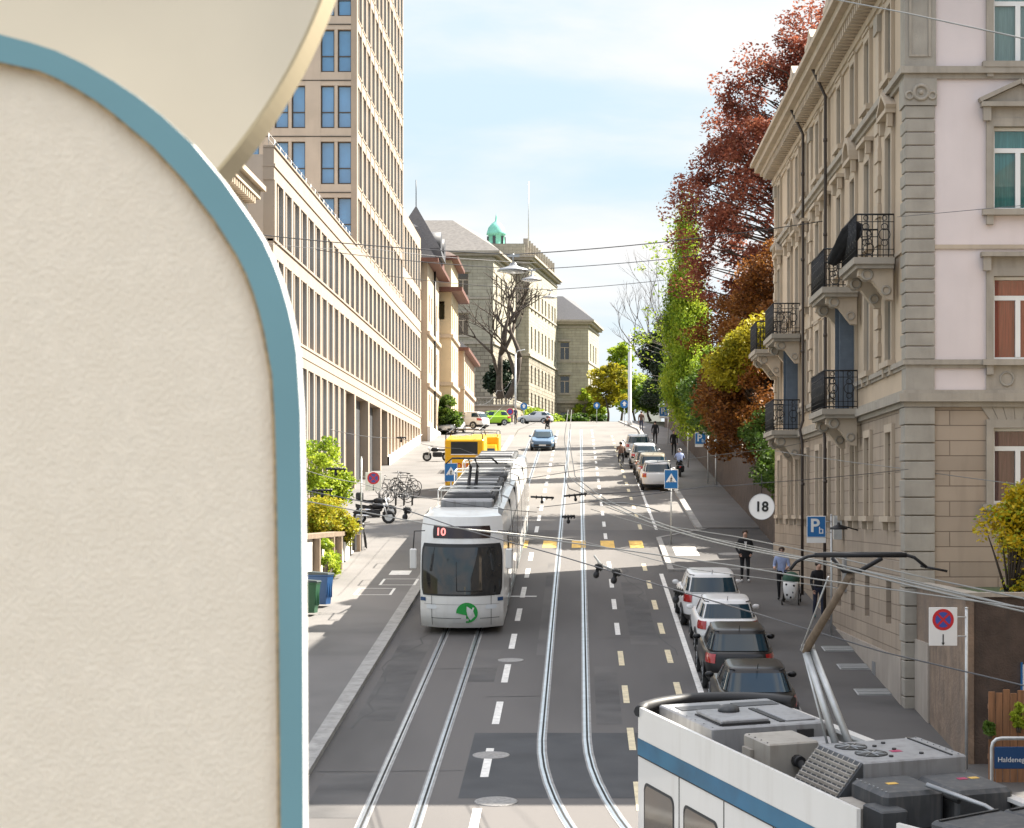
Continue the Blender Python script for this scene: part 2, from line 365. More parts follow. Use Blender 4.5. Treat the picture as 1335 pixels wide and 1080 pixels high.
def text_mb(txt, size, m, depth=.004, align='CENTER', bold=0.):
    cu = bpy.data.curves.new('txt', 'FONT'); cu.body = txt; cu.size = size; cu.align_x = align; cu.align_y = 'CENTER'; cu.extrude = depth; cu.offset = bold; cu.resolution_u = 4
    o = bpy.data.objects.new('txt', cu); COL.objects.link(o); dg = bpy.context.evaluated_depsgraph_get(); dg.update()
    me = bpy.data.meshes.new_from_object(o.evaluated_get(dg)); bpy.data.objects.remove(o)
    mb = MB(); mb.v = [(v.co.x, -v.co.z, v.co.y) for v in me.vertices]    # stands upright, reads from -Y
    mb.f = [list(p.vertices) for p in me.polygons]; mb.m = [m] * len(mb.f); mb.sm = [False] * len(mb.f); return mb
def T(x, y, z): return Matrix.Translation((x, y, z))
# ---------------------------------------------------------------- camera, light, sky
cam = bpy.data.cameras.new('camera'); co = bpy.data.objects.new('camera', cam); COL.objects.link(co)
co.location = (0, 0, CZ); co.rotation_euler = (R(90), 0, 0)
cam.sensor_fit = 'HORIZONTAL'; cam.sensor_width = 36; cam.lens = 36 * F / 1335
cam.shift_x = -(CX - 667.5) / 1335; cam.shift_y = (CY - 540) / 1335; cam.clip_end = 6000; cam.clip_start = .1
cam.dof.use_dof = True; cam.dof.focus_distance = 75; cam.dof.aperture_fstop = 9
sc.camera = co
AZ, EL = R(29.5), R(47)
sv = Vector((math.cos(EL) * math.cos(AZ), math.cos(EL) * math.sin(AZ), math.sin(EL)))
sl = bpy.data.lights.new('sun', 'SUN'); sl.energy = 4.3; sl.angle = R(.5); sl.color = (1, .93, .82)
so = bpy.data.objects.new('sun', sl); COL.objects.link(so); so.rotation_euler = sv.to_track_quat('Z', 'Y').to_euler(); so.location = (60, 40, 90)
w = bpy.data.worlds.new('World'); sc.world = w; w.use_nodes = True; nt = w.node_tree; bg = nt.nodes['Background']
sky = nd(nt, 'ShaderNodeTexSky', sky_type='NISHITA'); sky.sun_disc = False; sky.sun_elevation = EL; sky.sun_rotation = R(90) - AZ; sky.altitude = 400; sky.air_density = 1.0; sky.dust_density = .6; sky.ozone_density = 1.2
tc = nd(nt, 'ShaderNodeTexCoord'); mp = nd(nt, 'ShaderNodeMapping'); mp.inputs['Scale'].default_value = (1.6, 1.6, 7.5); mp.inputs['Location'].default_value = (.35, .2, .18)
nt.links.new(tc.outputs['Generated'], mp.inputs[0])
n1 = nd(nt, 'ShaderNodeTexNoise'); n1.inputs['Scale'].default_value = 2.2; n1.inputs['Detail'].default_value = 7; n1.inputs['Roughness'].default_value = .52; n1.inputs['Distortion'].default_value = .3
nt.links.new(mp.outputs[0], n1.inputs['Vector'])
m1 = nd(nt, 'ShaderNodeMapRange', interpolation_type='SMOOTHSTEP'); m1.inputs[1].default_value = .36; m1.inputs[2].default_value = .66; m1.inputs[3].default_value = .12; m1.inputs[4].default_value = .95
nt.links.new(n1.outputs['Fac'], m1.inputs[0])
mx = nd(nt, 'ShaderNodeMix', data_type='RGBA'); mn = nd(nt, 'ShaderNodeVectorMath', operation='MINIMUM'); mn.inputs[1].default_value = (2.25, 2.95, 3.4); nt.links.new(sky.outputs[0], mn.inputs[0]); nt.links.new(m1.outputs[0], mx.inputs[0]); nt.links.new(mn.outputs[0], mx.inputs[6]); mx.inputs[7].default_value = (3.55, 3.5, 3.45, 1)
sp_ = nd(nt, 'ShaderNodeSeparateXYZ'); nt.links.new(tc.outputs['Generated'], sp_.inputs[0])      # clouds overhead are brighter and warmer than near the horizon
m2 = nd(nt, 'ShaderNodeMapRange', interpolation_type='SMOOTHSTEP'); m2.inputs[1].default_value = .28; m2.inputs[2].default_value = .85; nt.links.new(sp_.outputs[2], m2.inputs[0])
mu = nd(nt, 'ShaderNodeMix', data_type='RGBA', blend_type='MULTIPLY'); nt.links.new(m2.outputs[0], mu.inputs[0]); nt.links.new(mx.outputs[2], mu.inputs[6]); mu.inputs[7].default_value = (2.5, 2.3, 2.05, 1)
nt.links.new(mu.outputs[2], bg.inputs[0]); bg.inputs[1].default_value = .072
sc.view_settings.view_transform = 'Standard'; sc.view_settings.look = 'None'; sc.view_settings.exposure = 2.05; sc.view_settings.gamma = 1
sc.cycles.use_denoising = True; sc.cycles.max_bounces = 8; sc.cycles.diffuse_bounces = 4; sc.cycles.transparent_max_bounces = 12
sc.cycles.sample_clamp_indirect = 6; sc.cycles.caustics_reflective = False; sc.cycles.caustics_refractive = False
# ---------------------------------------------------------------- ground
def strip(mb, xa, xb, y0, y1, dz, m, step=4.):
    fa = xa if callable(xa) else (lambda y: xa); fb = xb if callable(xb) else (lambda y: xb)
    n = max(1, int((y1 - y0) / step)); ys = [y0 + (y1 - y0) * i / n for i in range(n + 1)]
    for a, b in zip(ys, ys[1:]):
        mb.quad((fa(a), a, G(a) + dz), (fb(a), a, G(a) + dz), (fb(b), b, G(b) + dz), (fa(b), b, G(b) + dz), m)
    return mb
mb = MB()
xs = [-900, -300, -120, -60, -40, -25, -12, 0, 8.4, 25, 40, 60, 120, 300, 900]; ys = [-60 + 8 * i for i in range(56)] + [420, 500, 700, 1000, 1600, 2600]
vv = [(x, y, G(y) - .06) for y in ys for x in xs]; nx = len(xs)
mb.add(vv, [(j * nx + i, j * nx + i + 1, (j + 1) * nx + i + 1, (j + 1) * nx + i) for j in range(len(ys) - 1) for i in range(nx - 1)], 'earth', True)
struct(mb.build('ground'))
mb = MB(); strip(mb, -60, -5.9, -60, 41, -.03, 'asphalt_pale', 8); strip(mb, 5.4, 60, -60, 41, -.03, 'asphalt_pale', 8); strip(mb, -5.9, 5.4, -60, -39.9, -.03, 'asphalt_pale', 8); struct(mb.build('bounce_ground'))  # unseen pale ground added around the viewpoint to bounce sunlight upwards
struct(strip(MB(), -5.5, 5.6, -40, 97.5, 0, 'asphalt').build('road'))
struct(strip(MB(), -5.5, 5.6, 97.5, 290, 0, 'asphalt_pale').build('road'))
struct(strip(MB(), -2.35, 1.6, 41.7, 48.45, .004, 'asphalt_patch', 2).build('road_patch'))
mb = MB()                                             # repaired trenches and tarred seams in the asphalt
for x0, x1, y0, y1 in ((-5.2, -4.3, 50, 63), (-2.9, -2.2, 55.5, 61), (1.5, 2.3, 62, 79), (.4, 1.0, 49.5, 58), (-1.2, -.95, 60, 84), (-5.2, -3.9, 40, 44)): strip(mb, x0, x1, y0, y1, .003, 'asphalt_patch2', 2)
struct(mb.build('road_patch'))
mb = MB(); g_ = random.Random(5)
def seam(x, y, dx, dy, n, w_=.022):
    a = Vector((x, y))
    for i in range(n):
        b = a + Vector((dx / n + g_.uniform(-.10, .10) * abs(dy) * .12, dy / n + g_.uniform(-.05, .05) * abs(dx) * .2)); d = (b - a).normalized(); p = Vector((-d.y, d.x)) * w_ * g_.uniform(.5, 1.3)
        mb.quad(*[(v.x, v.y, G(v.y) + .006) for v in (a - p, a + p, b + p, b - p)], 'tar'); a = b
for args in ((-5.2, 49, .1, 22, 20), (-5.4, 57.5, 3.1, .2, 9), (-5.4, 44.2, 3.0, .1, 8), (.5, 63.3, 2.4, .2, 8), (-2.3, 53.2, 1.4, .1, 6), (.9, 70, 2.1, .3, 8), (3.3, 56, .2, 9, 9), (2.75, 60, .1, 22, 20), (-2.2, 66.4, 1.2, .1, 6)): seam(*args)
struct(mb.build('tar_seam'))
# pavements: real kerb step
def slab(xa, xb, y0, y1, h, m):
    mb = strip(MB(), xa, xb, y0, y1, h, m)
    fa = xa if callable(xa) else (lambda y: xa); fb = xb if callable(xb) else (lambda y: xb)
    n = max(1, int((y1 - y0) / 4)); ys = [y0 + (y1 - y0) * i / n for i in range(n + 1)]
    for a, b in zip(ys, ys[1:]):
        for f in (fa, fb): mb.quad((f(a), a, G(a) - .05), (f(b), b, G(b) - .05), (f(b), b, G(b) + h), (f(a), a, G(a) + h), m)
    for y in (y0, y1): mb.quad((fa(y), y, G(y) - .05), (fb(y), y, G(y) - .05), (fb(y), y, G(y) + h), (fa(y), y, G(y) + h), m)
    return mb
struct(slab(-14.5, -5.86, -40, 182, .12, 'pavement').build('pavement'))
struct(slab(-5.86, -5.5, -40, 182, .125, 'kerbstone').build('kerb'))
struct(strip(MB(), -30, -5.55, 182, 290, .01, 'asphalt_pale').build('forecourt'))
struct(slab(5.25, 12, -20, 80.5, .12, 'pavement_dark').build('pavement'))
struct(slab(5.0, 5.25, -20, 80.5, .125, 'kerbstone').build('kerb'))
struct(slab(5.6, 8.2, 97.5, 290, .12, 'pavement').build('pavement'))
struct(slab(5.3, 5.6, 97.5, 290, .125, 'kerbstone').build('kerb'))
# bulb-out beside the crossing and the side lane
def bl(y): return 3.35 if y < 93.5 else 3.35 + (y - 93.5) * .56
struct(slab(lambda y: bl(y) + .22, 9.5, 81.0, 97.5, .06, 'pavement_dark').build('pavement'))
struct(slab(bl, lambda y: bl(y) + .22, 81.0, 97.5, .08, 'kerbstone').build('kerb'))
struct(slab(3.35, 8.2, 80.72, 81.0, .09, 'kerbstone').build('kerb'))
# markings
def dash(mb, x, y, l, w, m, dz=.008):
    mb.quad((x - w / 2, y - l / 2, G(y - l / 2) + dz), (x + w / 2, y - l / 2, G(y - l / 2) + dz), (x + w / 2, y + l / 2, G(y + l / 2) + dz), (x - w / 2, y + l / 2, G(y + l / 2) + dz), m)
mb = MB()
for k in range(-3, 25):
    if k != 7: dash(mb, -1.93, 51 + 5.85 * k, 3.0, .17, 'paint_white')
dash(mb, -1.9, 73.2, .28, .9, 'paint_white', .012)
struct(mb.build('centre_line'))
mb = MB()
for k in range(-3, 25):
    if k != 6: dash(mb, 1.16, 53.6 + 5.85 * k, 2.6, .15, 'paint_cream' if k < 2 else 'paint_white')
struct(mb.build('lane_line'))
mb = MB()
for k in range(-3, 24):
    if k not in (6, 7): dash(mb, 2.5 + (.3 if k > 6 else 0), 54.2 + 5.6 * k, 2.4, .16, 'paint_cream')
struct(mb.build('cycle_lane_line'))
mb = MB(); strip(mb, 2.98, 3.13, 30, 80, .008, 'paint_white'); strip(mb, 3.45, 3.58, 97.6, 175, .008, 'paint_white')
strip(mb, -5.35, -5.25, 108, 140, .008, 'paint_white')
struct(mb.build('parking_line'))
mb = MB()
for k in range(7): dash(mb, -4.9 + 1.22 * k, 91.0, 3.0, .58, 'paint_yellow', .010)
struct(mb.build('zebra_crossing'))
mb = MB(); dash(mb, 4.35, 87.6, 3.4, .95, 'paint_white', .066)
for x, y in ((-7.0, 73.6), (-6.4, 76.4)):
    for a, b, l, ww in ((0, -.9, .09, 1.3), (0, .9, .09, 1.3), (-.6, 0, 1.8, .09), (.6, 0, 1.8, .09)): dash(mb, x + a, y + b, l, ww, 'paint_white', .127)
dash(mb, -6.6, 79.3, 1.4, .75, 'paint_white', .127); dash(mb, -8.3, 61, .9, .5, 'paint_white', .127)
struct(mb.build('pavement_marking'))
# tram tracks
def rx(y): return -.33 + (.0088 * (48 - y) ** 2 if y < 48 else 0)
def track(name, fx, y0, y1):
    mb = MB()
    for s in (-.5, .5):
        c = lambda y, d: fx(y) + s + d
        strip(mb, lambda y: c(y, -.11), lambda y: c(y, .11), y0, y1, .006, 'rail_bed', 1.5)
        strip(mb, lambda y: c(y, -.075), lambda y: c(y, -.015), y0, y1, .010, 'rail_steel', 1.5)
        strip(mb, lambda y: c(y, .03), lambda y: c(y, .06), y0, y1, .010, 'rail_steel', 1.5)
        strip(mb, lambda y: c(y, -.015), lambda y: c(y, .03), y0, y1, .008, 'groove', 1.5)
    struct(mb.build(name))
track('tram_track', rx, 22, 200); track('tram_track', lambda y: -3.5, 10, 200)
# manhole covers and gratings
def cover(x, y, r, label, dz=.012):
    mb = MB(); mb.lathe((0, 0, 0), [(r, -.03), (r, .0), (r * .93, .004), (r * .9, .001), (r * .45, .003)], 'iron_cover', 28)
    o = mb.build('manhole_cover', local=True, loc=(x, y, G(y) + dz)); o.rotation_euler = (PITCH, 0, 0)
    tag(o, label, 'manhole cover', 'round covers in the street'); return o
cover(-1.88, 45.9, .40, 'round iron cover across a white dash in the dark asphalt patch')
cover(-1.60, 41.4, .42, 'round iron cover at the lower edge of the dark asphalt patch, nearest the viewer')
cover(-1.88, 59.1, .36, 'round iron cover on the centre line just in front of the white tram')
cover(6.1, 86.5, .50, 'large pale round cover in the pavement behind the man in the black jacket', .07)
for x, y, l in ((7.35, 60.4, 'light well grating in the pavement, farthest of the row along the stone building'), (7.4, 57.2, 'middle light well grating in the pavement along the stone building'), (7.35, 53.2, 'light well grating in the pavement, nearest to the roof of the blue striped tram')):
    mb = MB(); mb.box(-.5, .5, -.45, .45, -.02, .0, 'galv')
    for k in range(19): mb.box(-.46 + k * .05, -.43 + k * .05, -.42, .42, 0, .014, 'grate')
    for k in range(3): mb.box(-.47, .47, -.42 + k * .4, -.39 + k * .4, .0, .018, 'grate')
    o = mb.build('light_well_grate', local=True, loc=(x, y, G(y) + .13)); o.rotation_euler = (PITCH, 0, 0); tag(o, l, 'grating', 'gratings along the stone building')
# ---------------------------------------------------------------- the arched panel and the round screen close to the viewer
YP = 4.0
def q(px, py, y=YP): v = P(px, py, y); return (v.x, v.z)
outer = [(-100, 34), (-50, 37), (0, 45), (38, 55), (75, 67), (113, 85), (150, 107), (180, 127), (210, 150), (250, 187), (290, 235), (325, 285), (342, 312), (355, 340), (366, 369), (375, 400), (382, 430), (387, 460), (392, 540), (393.5, 640), (395, 800), (396, 1080)]
inner = [(-100, 70), (-50, 72.5), (0, 81), (50, 92), (76, 103), (100, 116), (126, 132), (150, 150), (200, 192), (240, 235), (280, 287), (310, 335), (321, 357), (330, 380), (338, 407), (345, 435), (355, 490), (358, 540), (360, 600), (361.5, 680), (364, 850), (366, 1080)]
def arch(pts, y):
    r = [q(*p, y) for p in pts]; e = r[-1]; r.append((e[0] + .004, .25))
    x0 = q(-100, 0, y)[0]
    return [(2 * x0 - x, z) for x, z in reversed(r[1:])] + r
pan = thing('arched_panel', 'tall arched cream panel with a blue rim, close in front at the left', 'panel', (q(-100, 0)[0], YP, .2))
O = arch(outer, YP); I = arch(inner, YP)
mb = MB(); n = len(O)
o0 = [(x, YP, z) for x, z in O]; i0 = [(x, YP, z) for x, z in I]
bev = [(x + (.0003 if x > q(-100, 0)[0] else -.0003), YP + .001, z) for x, z in O]
mb.rings([i0, o0], 'rim_blue', closed=False)
mb.rings([[(x, YP + .028, z) for x, z in I], i0], 'rim_tan', closed=False)
mb.build('blue_rim', pan)
mb = MB(); J_ = []
for k in range(len(I)):
    a_, b_ = Vector(I[max(k - 1, 0)]), Vector(I[min(k + 1, len(I) - 1)]); d_ = (b_ - a_).normalized(); J_.append((I[k][0] + d_.y * .0065, I[k][1] - d_.x * .0065))
mb.rings([[(x, YP + .004, z) for x, z in J_], [(x, YP + .004, z) for x, z in I]], 'rim_tan', closed=False); mb.build('rim_shadow_line', pan)  # brown strip paints the shadow line along the inner edge of the rim
mb = MB(); mb.rings([o0, bev, [(x, YP + .055, z) for x, _, z in bev]], 'rim_white', closed=False)
mb.add([(x, YP + .055, z) for x, _, z in bev], [tuple(reversed(range(n)))], 'rim_white'); mb.build('edge_band', pan)
mb = MB(); mb.add([(x, YP + .026, z) for x, z in I], [tuple(range(n))], 'stucco'); mb.build('panel_face', pan)
YD = 4.7; c = P(-265, -262, YD); rad = 733 * YD / F
scr = thing('round_screen', 'large smooth cream disc hanging behind the arched panel, cut off by the upper left corner', 'screen', (c.x, YD, c.z - rad))
mb = MB(); N = 360
rg = lambda r, y: [(c.x + r * math.cos(2 * math.pi * k / N), y, c.z + r * math.sin(2 * math.pi * k / N)) for k in range(N)]
mb.add(rg(rad - .006, YD), [tuple(range(N))], 'cream_paint'); mb.build('disc_face', scr)
mb = MB(); mb.rings([rg(rad - .006, YD), rg(rad, YD + .006), rg(rad, YD + .16)], 'cream_edge', smooth=False)
mb.add(rg(rad, YD + .16), [tuple(reversed(range(N)))], 'cream_edge'); mb.build('disc_edge', scr)
mb = MB(); mb.cyl((c.x, YD + .1, .3), .06, c.z - rad - .3 + .02, 'galv'); mb.build('post', scr)
# ---------------------------------------------------------------- windows and facades
WM = {}
def win_mesh(key, fn):
    if key not in WM:
        r = fn(); WM[key] = [(nm, mb.mesh(nm)) for nm, mb in r]
    return WM[key]
def window(parent, key, fn, loc, rz):
    ms = win_mesh(key, fn); o = inst(ms[0][0], ms[0][1], parent, loc, (0, 0, rz), world=True); WLOC[o.name] = loc
    for nm, me in ms[1:]:
        c = bpy.data.objects.new(nm, me); c.parent = o; COL.objects.link(c)
    return o
RIGHT, LEFT, FRONT = R(90), R(-90), 0.          # facing +X, -X, -Y
def bay_window(w, h):                           # modern: two narrow lights in bronze frames, local: x centre, z up from sill
    f = MB(); g = MB()
    for s in (-1, 1):
        x0, x1 = (-w / 2, -.10) if s < 0 else (.10, w / 2)
        for a, b, c, d in ((x0, x0 + .06, 0, h), (x1 - .06, x1, 0, h), (x0 + .06, x1 - .06, 0, .07), (x0 + .06, x1 - .06, h - .07, h), (x0 + .06, x1 - .06, h * .36, h * .36 + .06)): f.box(a, b, -.04, .06, c, d, 'bronze')
        g.box(x0 + .06, x1 - .06, .01, .03, .07, h * .36, 'sky_reflection_glass'); g.box(x0 + .06, x1 - .06, .01, .03, h * .36 + .06, h - .07, 'sky_reflection_glass')
    return [('window', f), ('pane', g)]
def old_window(w, h, frame='frame_white', glass='dark_glass', tr=.68, lights=2, curtain=None):
    f = MB(); g = MB(); t = .07
    f.box(-w / 2, -w / 2 + t, -.03, .05, 0, h, frame); f.box(w / 2 - t, w / 2, -.03, .05, 0, h, frame)
    f.box(-w / 2 + t, w / 2 - t, -.03, .05, 0, t, frame); f.box(-w / 2 + t, w / 2 - t, -.03, .05, h - t, h, frame)
    if tr: f.box(-w / 2 + t, w / 2 - t, -.035, .05, h * tr, h * tr + .11, frame)
    if lights == 2: f.box(-.06, .06, -.045, .05, t, h * tr if tr else h - t, frame)
    if curtain:
        g.quad((-w / 2 + t, .01, t), (w / 2 - t, .01, t), (w / 2 - t, .01, h - t), (-w / 2 + t, .01, h - t), 'pane_glass')
        r = [('window', f), ('pane', g)]; c = MB(); n = 24
        pts = [(-w / 2 + .03 + (w - .06) * i / n, .09 + .025 * math.sin(i * 2.1) + .015 * math.sin(i * 5.3)) for i in range(n + 1)]
        c.rings([[(x, y, .03) for x, y in pts], [(x, y, h - .03) for x, y in pts]], curtain, closed=False, smooth=True); r.append(('curtain', c)); return r
    g.box(-w / 2 + t, w / 2 - t, .01, .03, t, h - t, glass)
    return [('window', f), ('pane', g)]
# ---------------------------------------------------------------- modern office block and tower
XF = -12.7
blk = thing('office_block', 'long beige office block with closely set vertical fins along the left pavement', 'office building', (XF - 8, 130, G(89)))
BP = 2.63; y0, y1 = 89.4, 172.2; nb = int((y1 - y0 - .5) / BP)
ztop = 24.3; FL = [(8.0, 15.75), (16.75, 19.75), (20.55, 22.95)]      # window heads/sills per storey
mb = MB(); mb.box(XF - 16, XF - .45, y0 + .02, y1, 5, ztop - .3, 'precast_side')
mb.box(XF - 16, XF - .45, 155.0, y1, ztop - .3, 31.0, 'precast_side')
ends = []
for (a, b) in ((5.5, 16.75 - .0), ): pass
port = (118.5, 142.0)
def band(z0, z1, ya, yb, out): mb.box(XF - .46, XF + out, ya, yb, z0, z1, 'precast')
band(15.75, 16.75, y0, y1, .0); band(19.75, 20.5, y0, y1, -.03); band(22.95, ztop, y0, y1, .0)
band(23.5, 23.62, y0 - .02, y1 + .02, .05); band(16.2, 16.28, y0, y1, .03); band(16.68, 16.8, y0, y1, .04); band(20.4, 20.5, y0, y1, .03)
band(ztop, ztop + .08, y0 - .03, 122.6, .06)
band(26.1, 26.9, 154.7, y1, -.02); band(30.0, 31.05, 154.7, y1, 0)
for k in range(nb + 2):
    y = y0 + .3 + k * BP
    if y > y1 - .1: y = y1 - .28
    inport = port[0] < y < port[1]
    if not inport: mb.box(XF - .46, XF + .03, y - .27, y + .27, 4, 15.75, 'precast')
    elif k % 3 == 0: mb.box(XF - .46, XF + .06, y - .36, y + .36, 5, 15.75, 'precast')
    mb.box(XF - .46, XF + .03, y - .27, y + .27, 16.8, 19.75, 'precast'); mb.box(XF - .46, XF + .03, y - .27, y + .27, 20.5, 22.95, 'precast')
    if y > 155: mb.box(XF - .46, XF + .03, y - .27, y + .27, 24.4, 26.1, 'precast'); mb.box(XF - .46, XF + .03, y - .27, y + .27, 26.9, 30.0, 'precast')
    m_ = y + BP / 2
    if m_ < y1 - .2:
        if not port[0] < m_ < port[1]: mb.box(XF - .46, XF - .05, m_ - .12, m_ + .12, 4, 15.75, 'precast')
        mb.box(XF - .46, XF - .05, m_ - .12, m_ + .12, 16.8, 19.75, 'precast'); mb.box(XF - .46, XF - .05, m_ - .12, m_ + .12, 20.5, 22.95, 'precast')
        if m_ > 155: mb.box(XF - .46, XF - .05, m_ - .12, m_ + .12, 24.4, 26.1, 'precast'); mb.box(XF - .46, XF - .05, m_ - .12, m_ + .12, 26.9, 30.0, 'precast')
mb.build('wall', blk)
mb = MB(); strip(mb, XF - .4, XF + .16, 142, y1, .7, 'plaster_white'); 
for a in np.arange(142, y1 - 4, 4.): mb.quad((XF + .16, a, G(a)), (XF + .16, a + 4, G(a + 4)), (XF + .16, a + 4, G(a + 4) + .7), (XF + .16, a, G(a) + .7), 'plaster_white')
mb.build('plinth', blk)
mb = MB()                                            # dark sheet behind the columns, its colour standing in for porch shade
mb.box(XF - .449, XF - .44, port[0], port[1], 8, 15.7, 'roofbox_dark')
mb.build('porch_shade', blk)
mb = MB(); mb.box(XF - .436, XF - .40, port[0] + .6, port[0] + 3.8, 13.2, 13.55, 'sign_blue'); mb.build('sign_board', blk)
mb = MB()
for y in np.arange(y0 + .2, 122.3, 1.75): mb.tube([(XF - .25, y, ztop + .05), (XF - .25, y, ztop + .62)], .02, 'steel_grey', 6)
for z in (.35, .6): mb.tube([(XF - .25, y0, ztop + z), (XF - .25, 122.4, ztop + z)], .018, 'steel_grey', 6)
mb.build('roof_rail', blk)
k2 = lambda w, h: (lambda: bay_window(w, h))
cnt = 0; extra = MB()
for k in range(nb):
    yc = y0 + .3 + (k + .5) * BP
    rows = [(16.85, 2.85), (20.55, 2.35)] + ([(26.95, 3.0), (24.45, 1.6)] if yc > 156 else [])
    if not port[0] < yc < port[1] and G(yc) < 12: rows.append((max(G(yc) + .6, 9.0), None))
    for z, h in rows:
        if h is None: h = 15.65 - z; h = round(h * 2) / 2; z = 15.65 - h
        window(blk, ('bay', round(h, 2)), k2(2.05, h), (XF - .36, yc, z), RIGHT); cnt += 1
twr = thing('office_tower', 'beige high-rise with sky blue windows above the office block, its top out of view', 'tower', (XF - 8, 138, ztop))
TY0, TY1, TZ = 122.6, 154.7, 56.0
mb = MB(); mb.box(XF - 22, XF - .45, TY0 + .47, TY1, ztop - 8, TZ, 'precast_side'); nf = 10; FH = 3.2; zb = ztop + .1
mb.box(XF - .32, XF + .02, TY0, TY0 + .56, ztop - .0, TZ, 'precast')                 # corner pier
for f in range(nf + 1):
    z = ztop + .02 + f * FH - .35
    zz0 = max(z, ztop + .02); mb.box(XF - .459, XF, TY0 + .56, TY1, zz0, z + .68, 'precast')
    mb.box(XF - .457, XF + .03, TY0 + .58, TY1, z + .58, z + .68, 'precast')
    mb.box(XF - 20, XF - .321, TY0 + .02, TY0 + .48, z - .1, z + .66, 'precast_side')
    mb.box(XF - 20, XF - .322, TY0 - .01, TY0 + .47, z + .15, z + .21, 'bronze')
nbt = 12; bp = (TY1 - TY0 - .56) / nbt
for k in range(1, nbt + 1):
    y = TY0 + .56 + k * bp - .2; mb.box(XF - .458, XF + .03, y - .26, y + .2, ztop, TZ, 'precast')
for k in range(nbt):
    y = TY0 + .56 + (k + .5) * bp - .1; mb.box(XF - .456, XF - .05, y - .12, y + .12, ztop, TZ, 'precast')
for k in range(8):
    x = XF - 1.18 - BP / 2 - k * BP
    mb.box(x - .44, x + .44, TY0, TY0 + .475, ztop - 6, TZ, 'precast_side')
    mb.box(x + BP / 2 - .09, x + BP / 2 + .09, TY0 + .03, TY0 + .47, ztop - 6, TZ, 'precast_side')
mb.build('wall', twr)
for f in range(-1, nf):
    z = ztop + f * FH + .36
    for k in range(5): window(twr, ('bayf', 1), k2(1.74, 2.42), (XF - 1.18 - k * BP, TY0 + .28, z), FRONT)
for f in range(nf - 4):
    z = ztop + f * FH + .36
    for k in range(8 if f else 8): window(twr, ('bayt', 1), k2(2.0, 2.42), (XF - .36, TY0 + .56 + (k + .5) * bp, z), RIGHT)
ex = MB()                                             # the remaining, smallest window bays of the tower side
for f in range(nf):
    for k in range(nbt):
        if f < nf - 4 and k < 8: continue
        y = TY0 + .56 + (k + .5) * bp; z = ztop + f * FH + .36
        ex.box(XF - .40, XF - .37, y - 1.0, y + 1.0, z, z + 2.42, 'sky_reflection_glass'); ex.box(XF - .37, XF - .33, y - 1.0, y + 1.0, z + .87, z + .93, 'bronze')
stuff(ex.build('window_row', twr))
# ---------------------------------------------------------------- older houses on the left
def base_house(name, label, loc): return thing(name, label, 'house', loc)
h0 = base_house('white_house', 'white old house with a moulded cornice, glimpsed between the arched panel and the office block', (-18, 80, G(80)))
mb = MB(); mb.box(-24, -13.35, 74, 86.5, 4, 21.6, 'plaster_white'); mb.build('wall', h0)
mb = MB()
for a, b, c in ((21.6, 21.75, .15), (21.75, 22.1, .45), (22.1, 22.3, .65), (20.6, 20.75, .1)): mb.box(-24.5, -13.35 + c, 74 - c, 86.5 + c, a, b, 'trim_light')
for k in range(24): mb.box(-13.34, -12.95, 74.2 + k * .5, 74.42 + k * .5, 21.45, 21.745, 'trim_light')
mb.build('cornice', h0)
mb = MB(); mb.rings([[(-24.4, 73.6, 22.3), (-12.8, 73.6, 22.3), (-12.8, 86.9, 22.3), (-24.4, 86.9, 22.3)], [(-21, 76, 24.2), (-15.5, 76, 24.2), (-15.5, 84.5, 24.2), (-21, 84.5, 24.2)]], 'slate', caps=True); mb.build('roof', h0)
for k, y in enumerate((76.5, 80.2, 84.2)):
    for z in (11, 14.7, 18.3): window(h0, 'ow_h0', lambda: old_window(1.1, 2.1), (-13.31, y, z), RIGHT)
mb = MB(); mb.box(-13.34, -12.3, 82.2, 86, 17.2, 17.4, 'trim_stone'); mb.build('balcony_slab', h0)
mb = MB()
for t in np.arange(82.3, 86, .16): mb.tube([(-12.4, t, 17.4), (-12.4, t, 18.3)], .015, 'dark_iron', 5)
mb.tube([(-12.4, 82.2, 18.3), (-12.4, 86, 18.3)], .025, 'dark_iron', 6); mb.build('balcony_railing', h0)
# turreted house
h1 = base_house('turret_house', 'beige house with a dark mansard roof and a steep pyramid turret', (-14, 180, G(175)))
mb = MB(); mb.wall((-12.2, 172.8, 0), (0, 1, 0), 14.4, 11, 29.2, [(a, a + 1.1, z, z + 2.2) for a in (1.6, 4.4, 7.6, 10.8) for z in (16.5, 20.4, 24.6)], .25, (1, 0, 0), 'plaster_beige')
mb.quad((-24, 172.8, 11), (-12.2, 172.8, 11), (-12.2, 172.8, 29.2), (-24, 172.8, 29.2), 'plaster_beige'); mb.quad((-12.2, 187.2, 11), (-24, 187.2, 11), (-24, 187.2, 29.2), (-12.2, 187.2, 29.2), 'plaster_beige')
for z in (19.2, 23.4): mb.box(-12.2, -12.0, 172.7, 187.2, z, z + .3, 'trim_light')
mb.box(-12.2, -11.95, 172.7, 187.2, 11, 16, 'plaster_white')
mb.build('wall', h1)
for a in (1.6, 4.4, 7.6, 10.8):
    for z in (16.5, 20.4, 24.6): window(h1, 'ow_h1', lambda: old_window(1.1, 2.2), (-12.42, 172.8 + a + .55, z), RIGHT)
mb = MB(); mb.box(-24.6, -11.3, 172.0, 187.6, 29.2, 29.5, 'redbrown_wood'); mb.build('eaves', h1)
mb = MB(); rg = lambda i, z: [(-24.4 + i, 172.2 + i, z), (-11.5 - i, 172.2 + i, z), (-11.5 - i, 187.4 - i, z), (-24.4 + i, 187.4 - i, z)]
mb.rings([rg(0, 29.5), rg(.5, 30.3), rg(1.5, 32.2), rg(2.6, 32.9)], 'slate', caps=True); roof = mb.build('roof', h1)
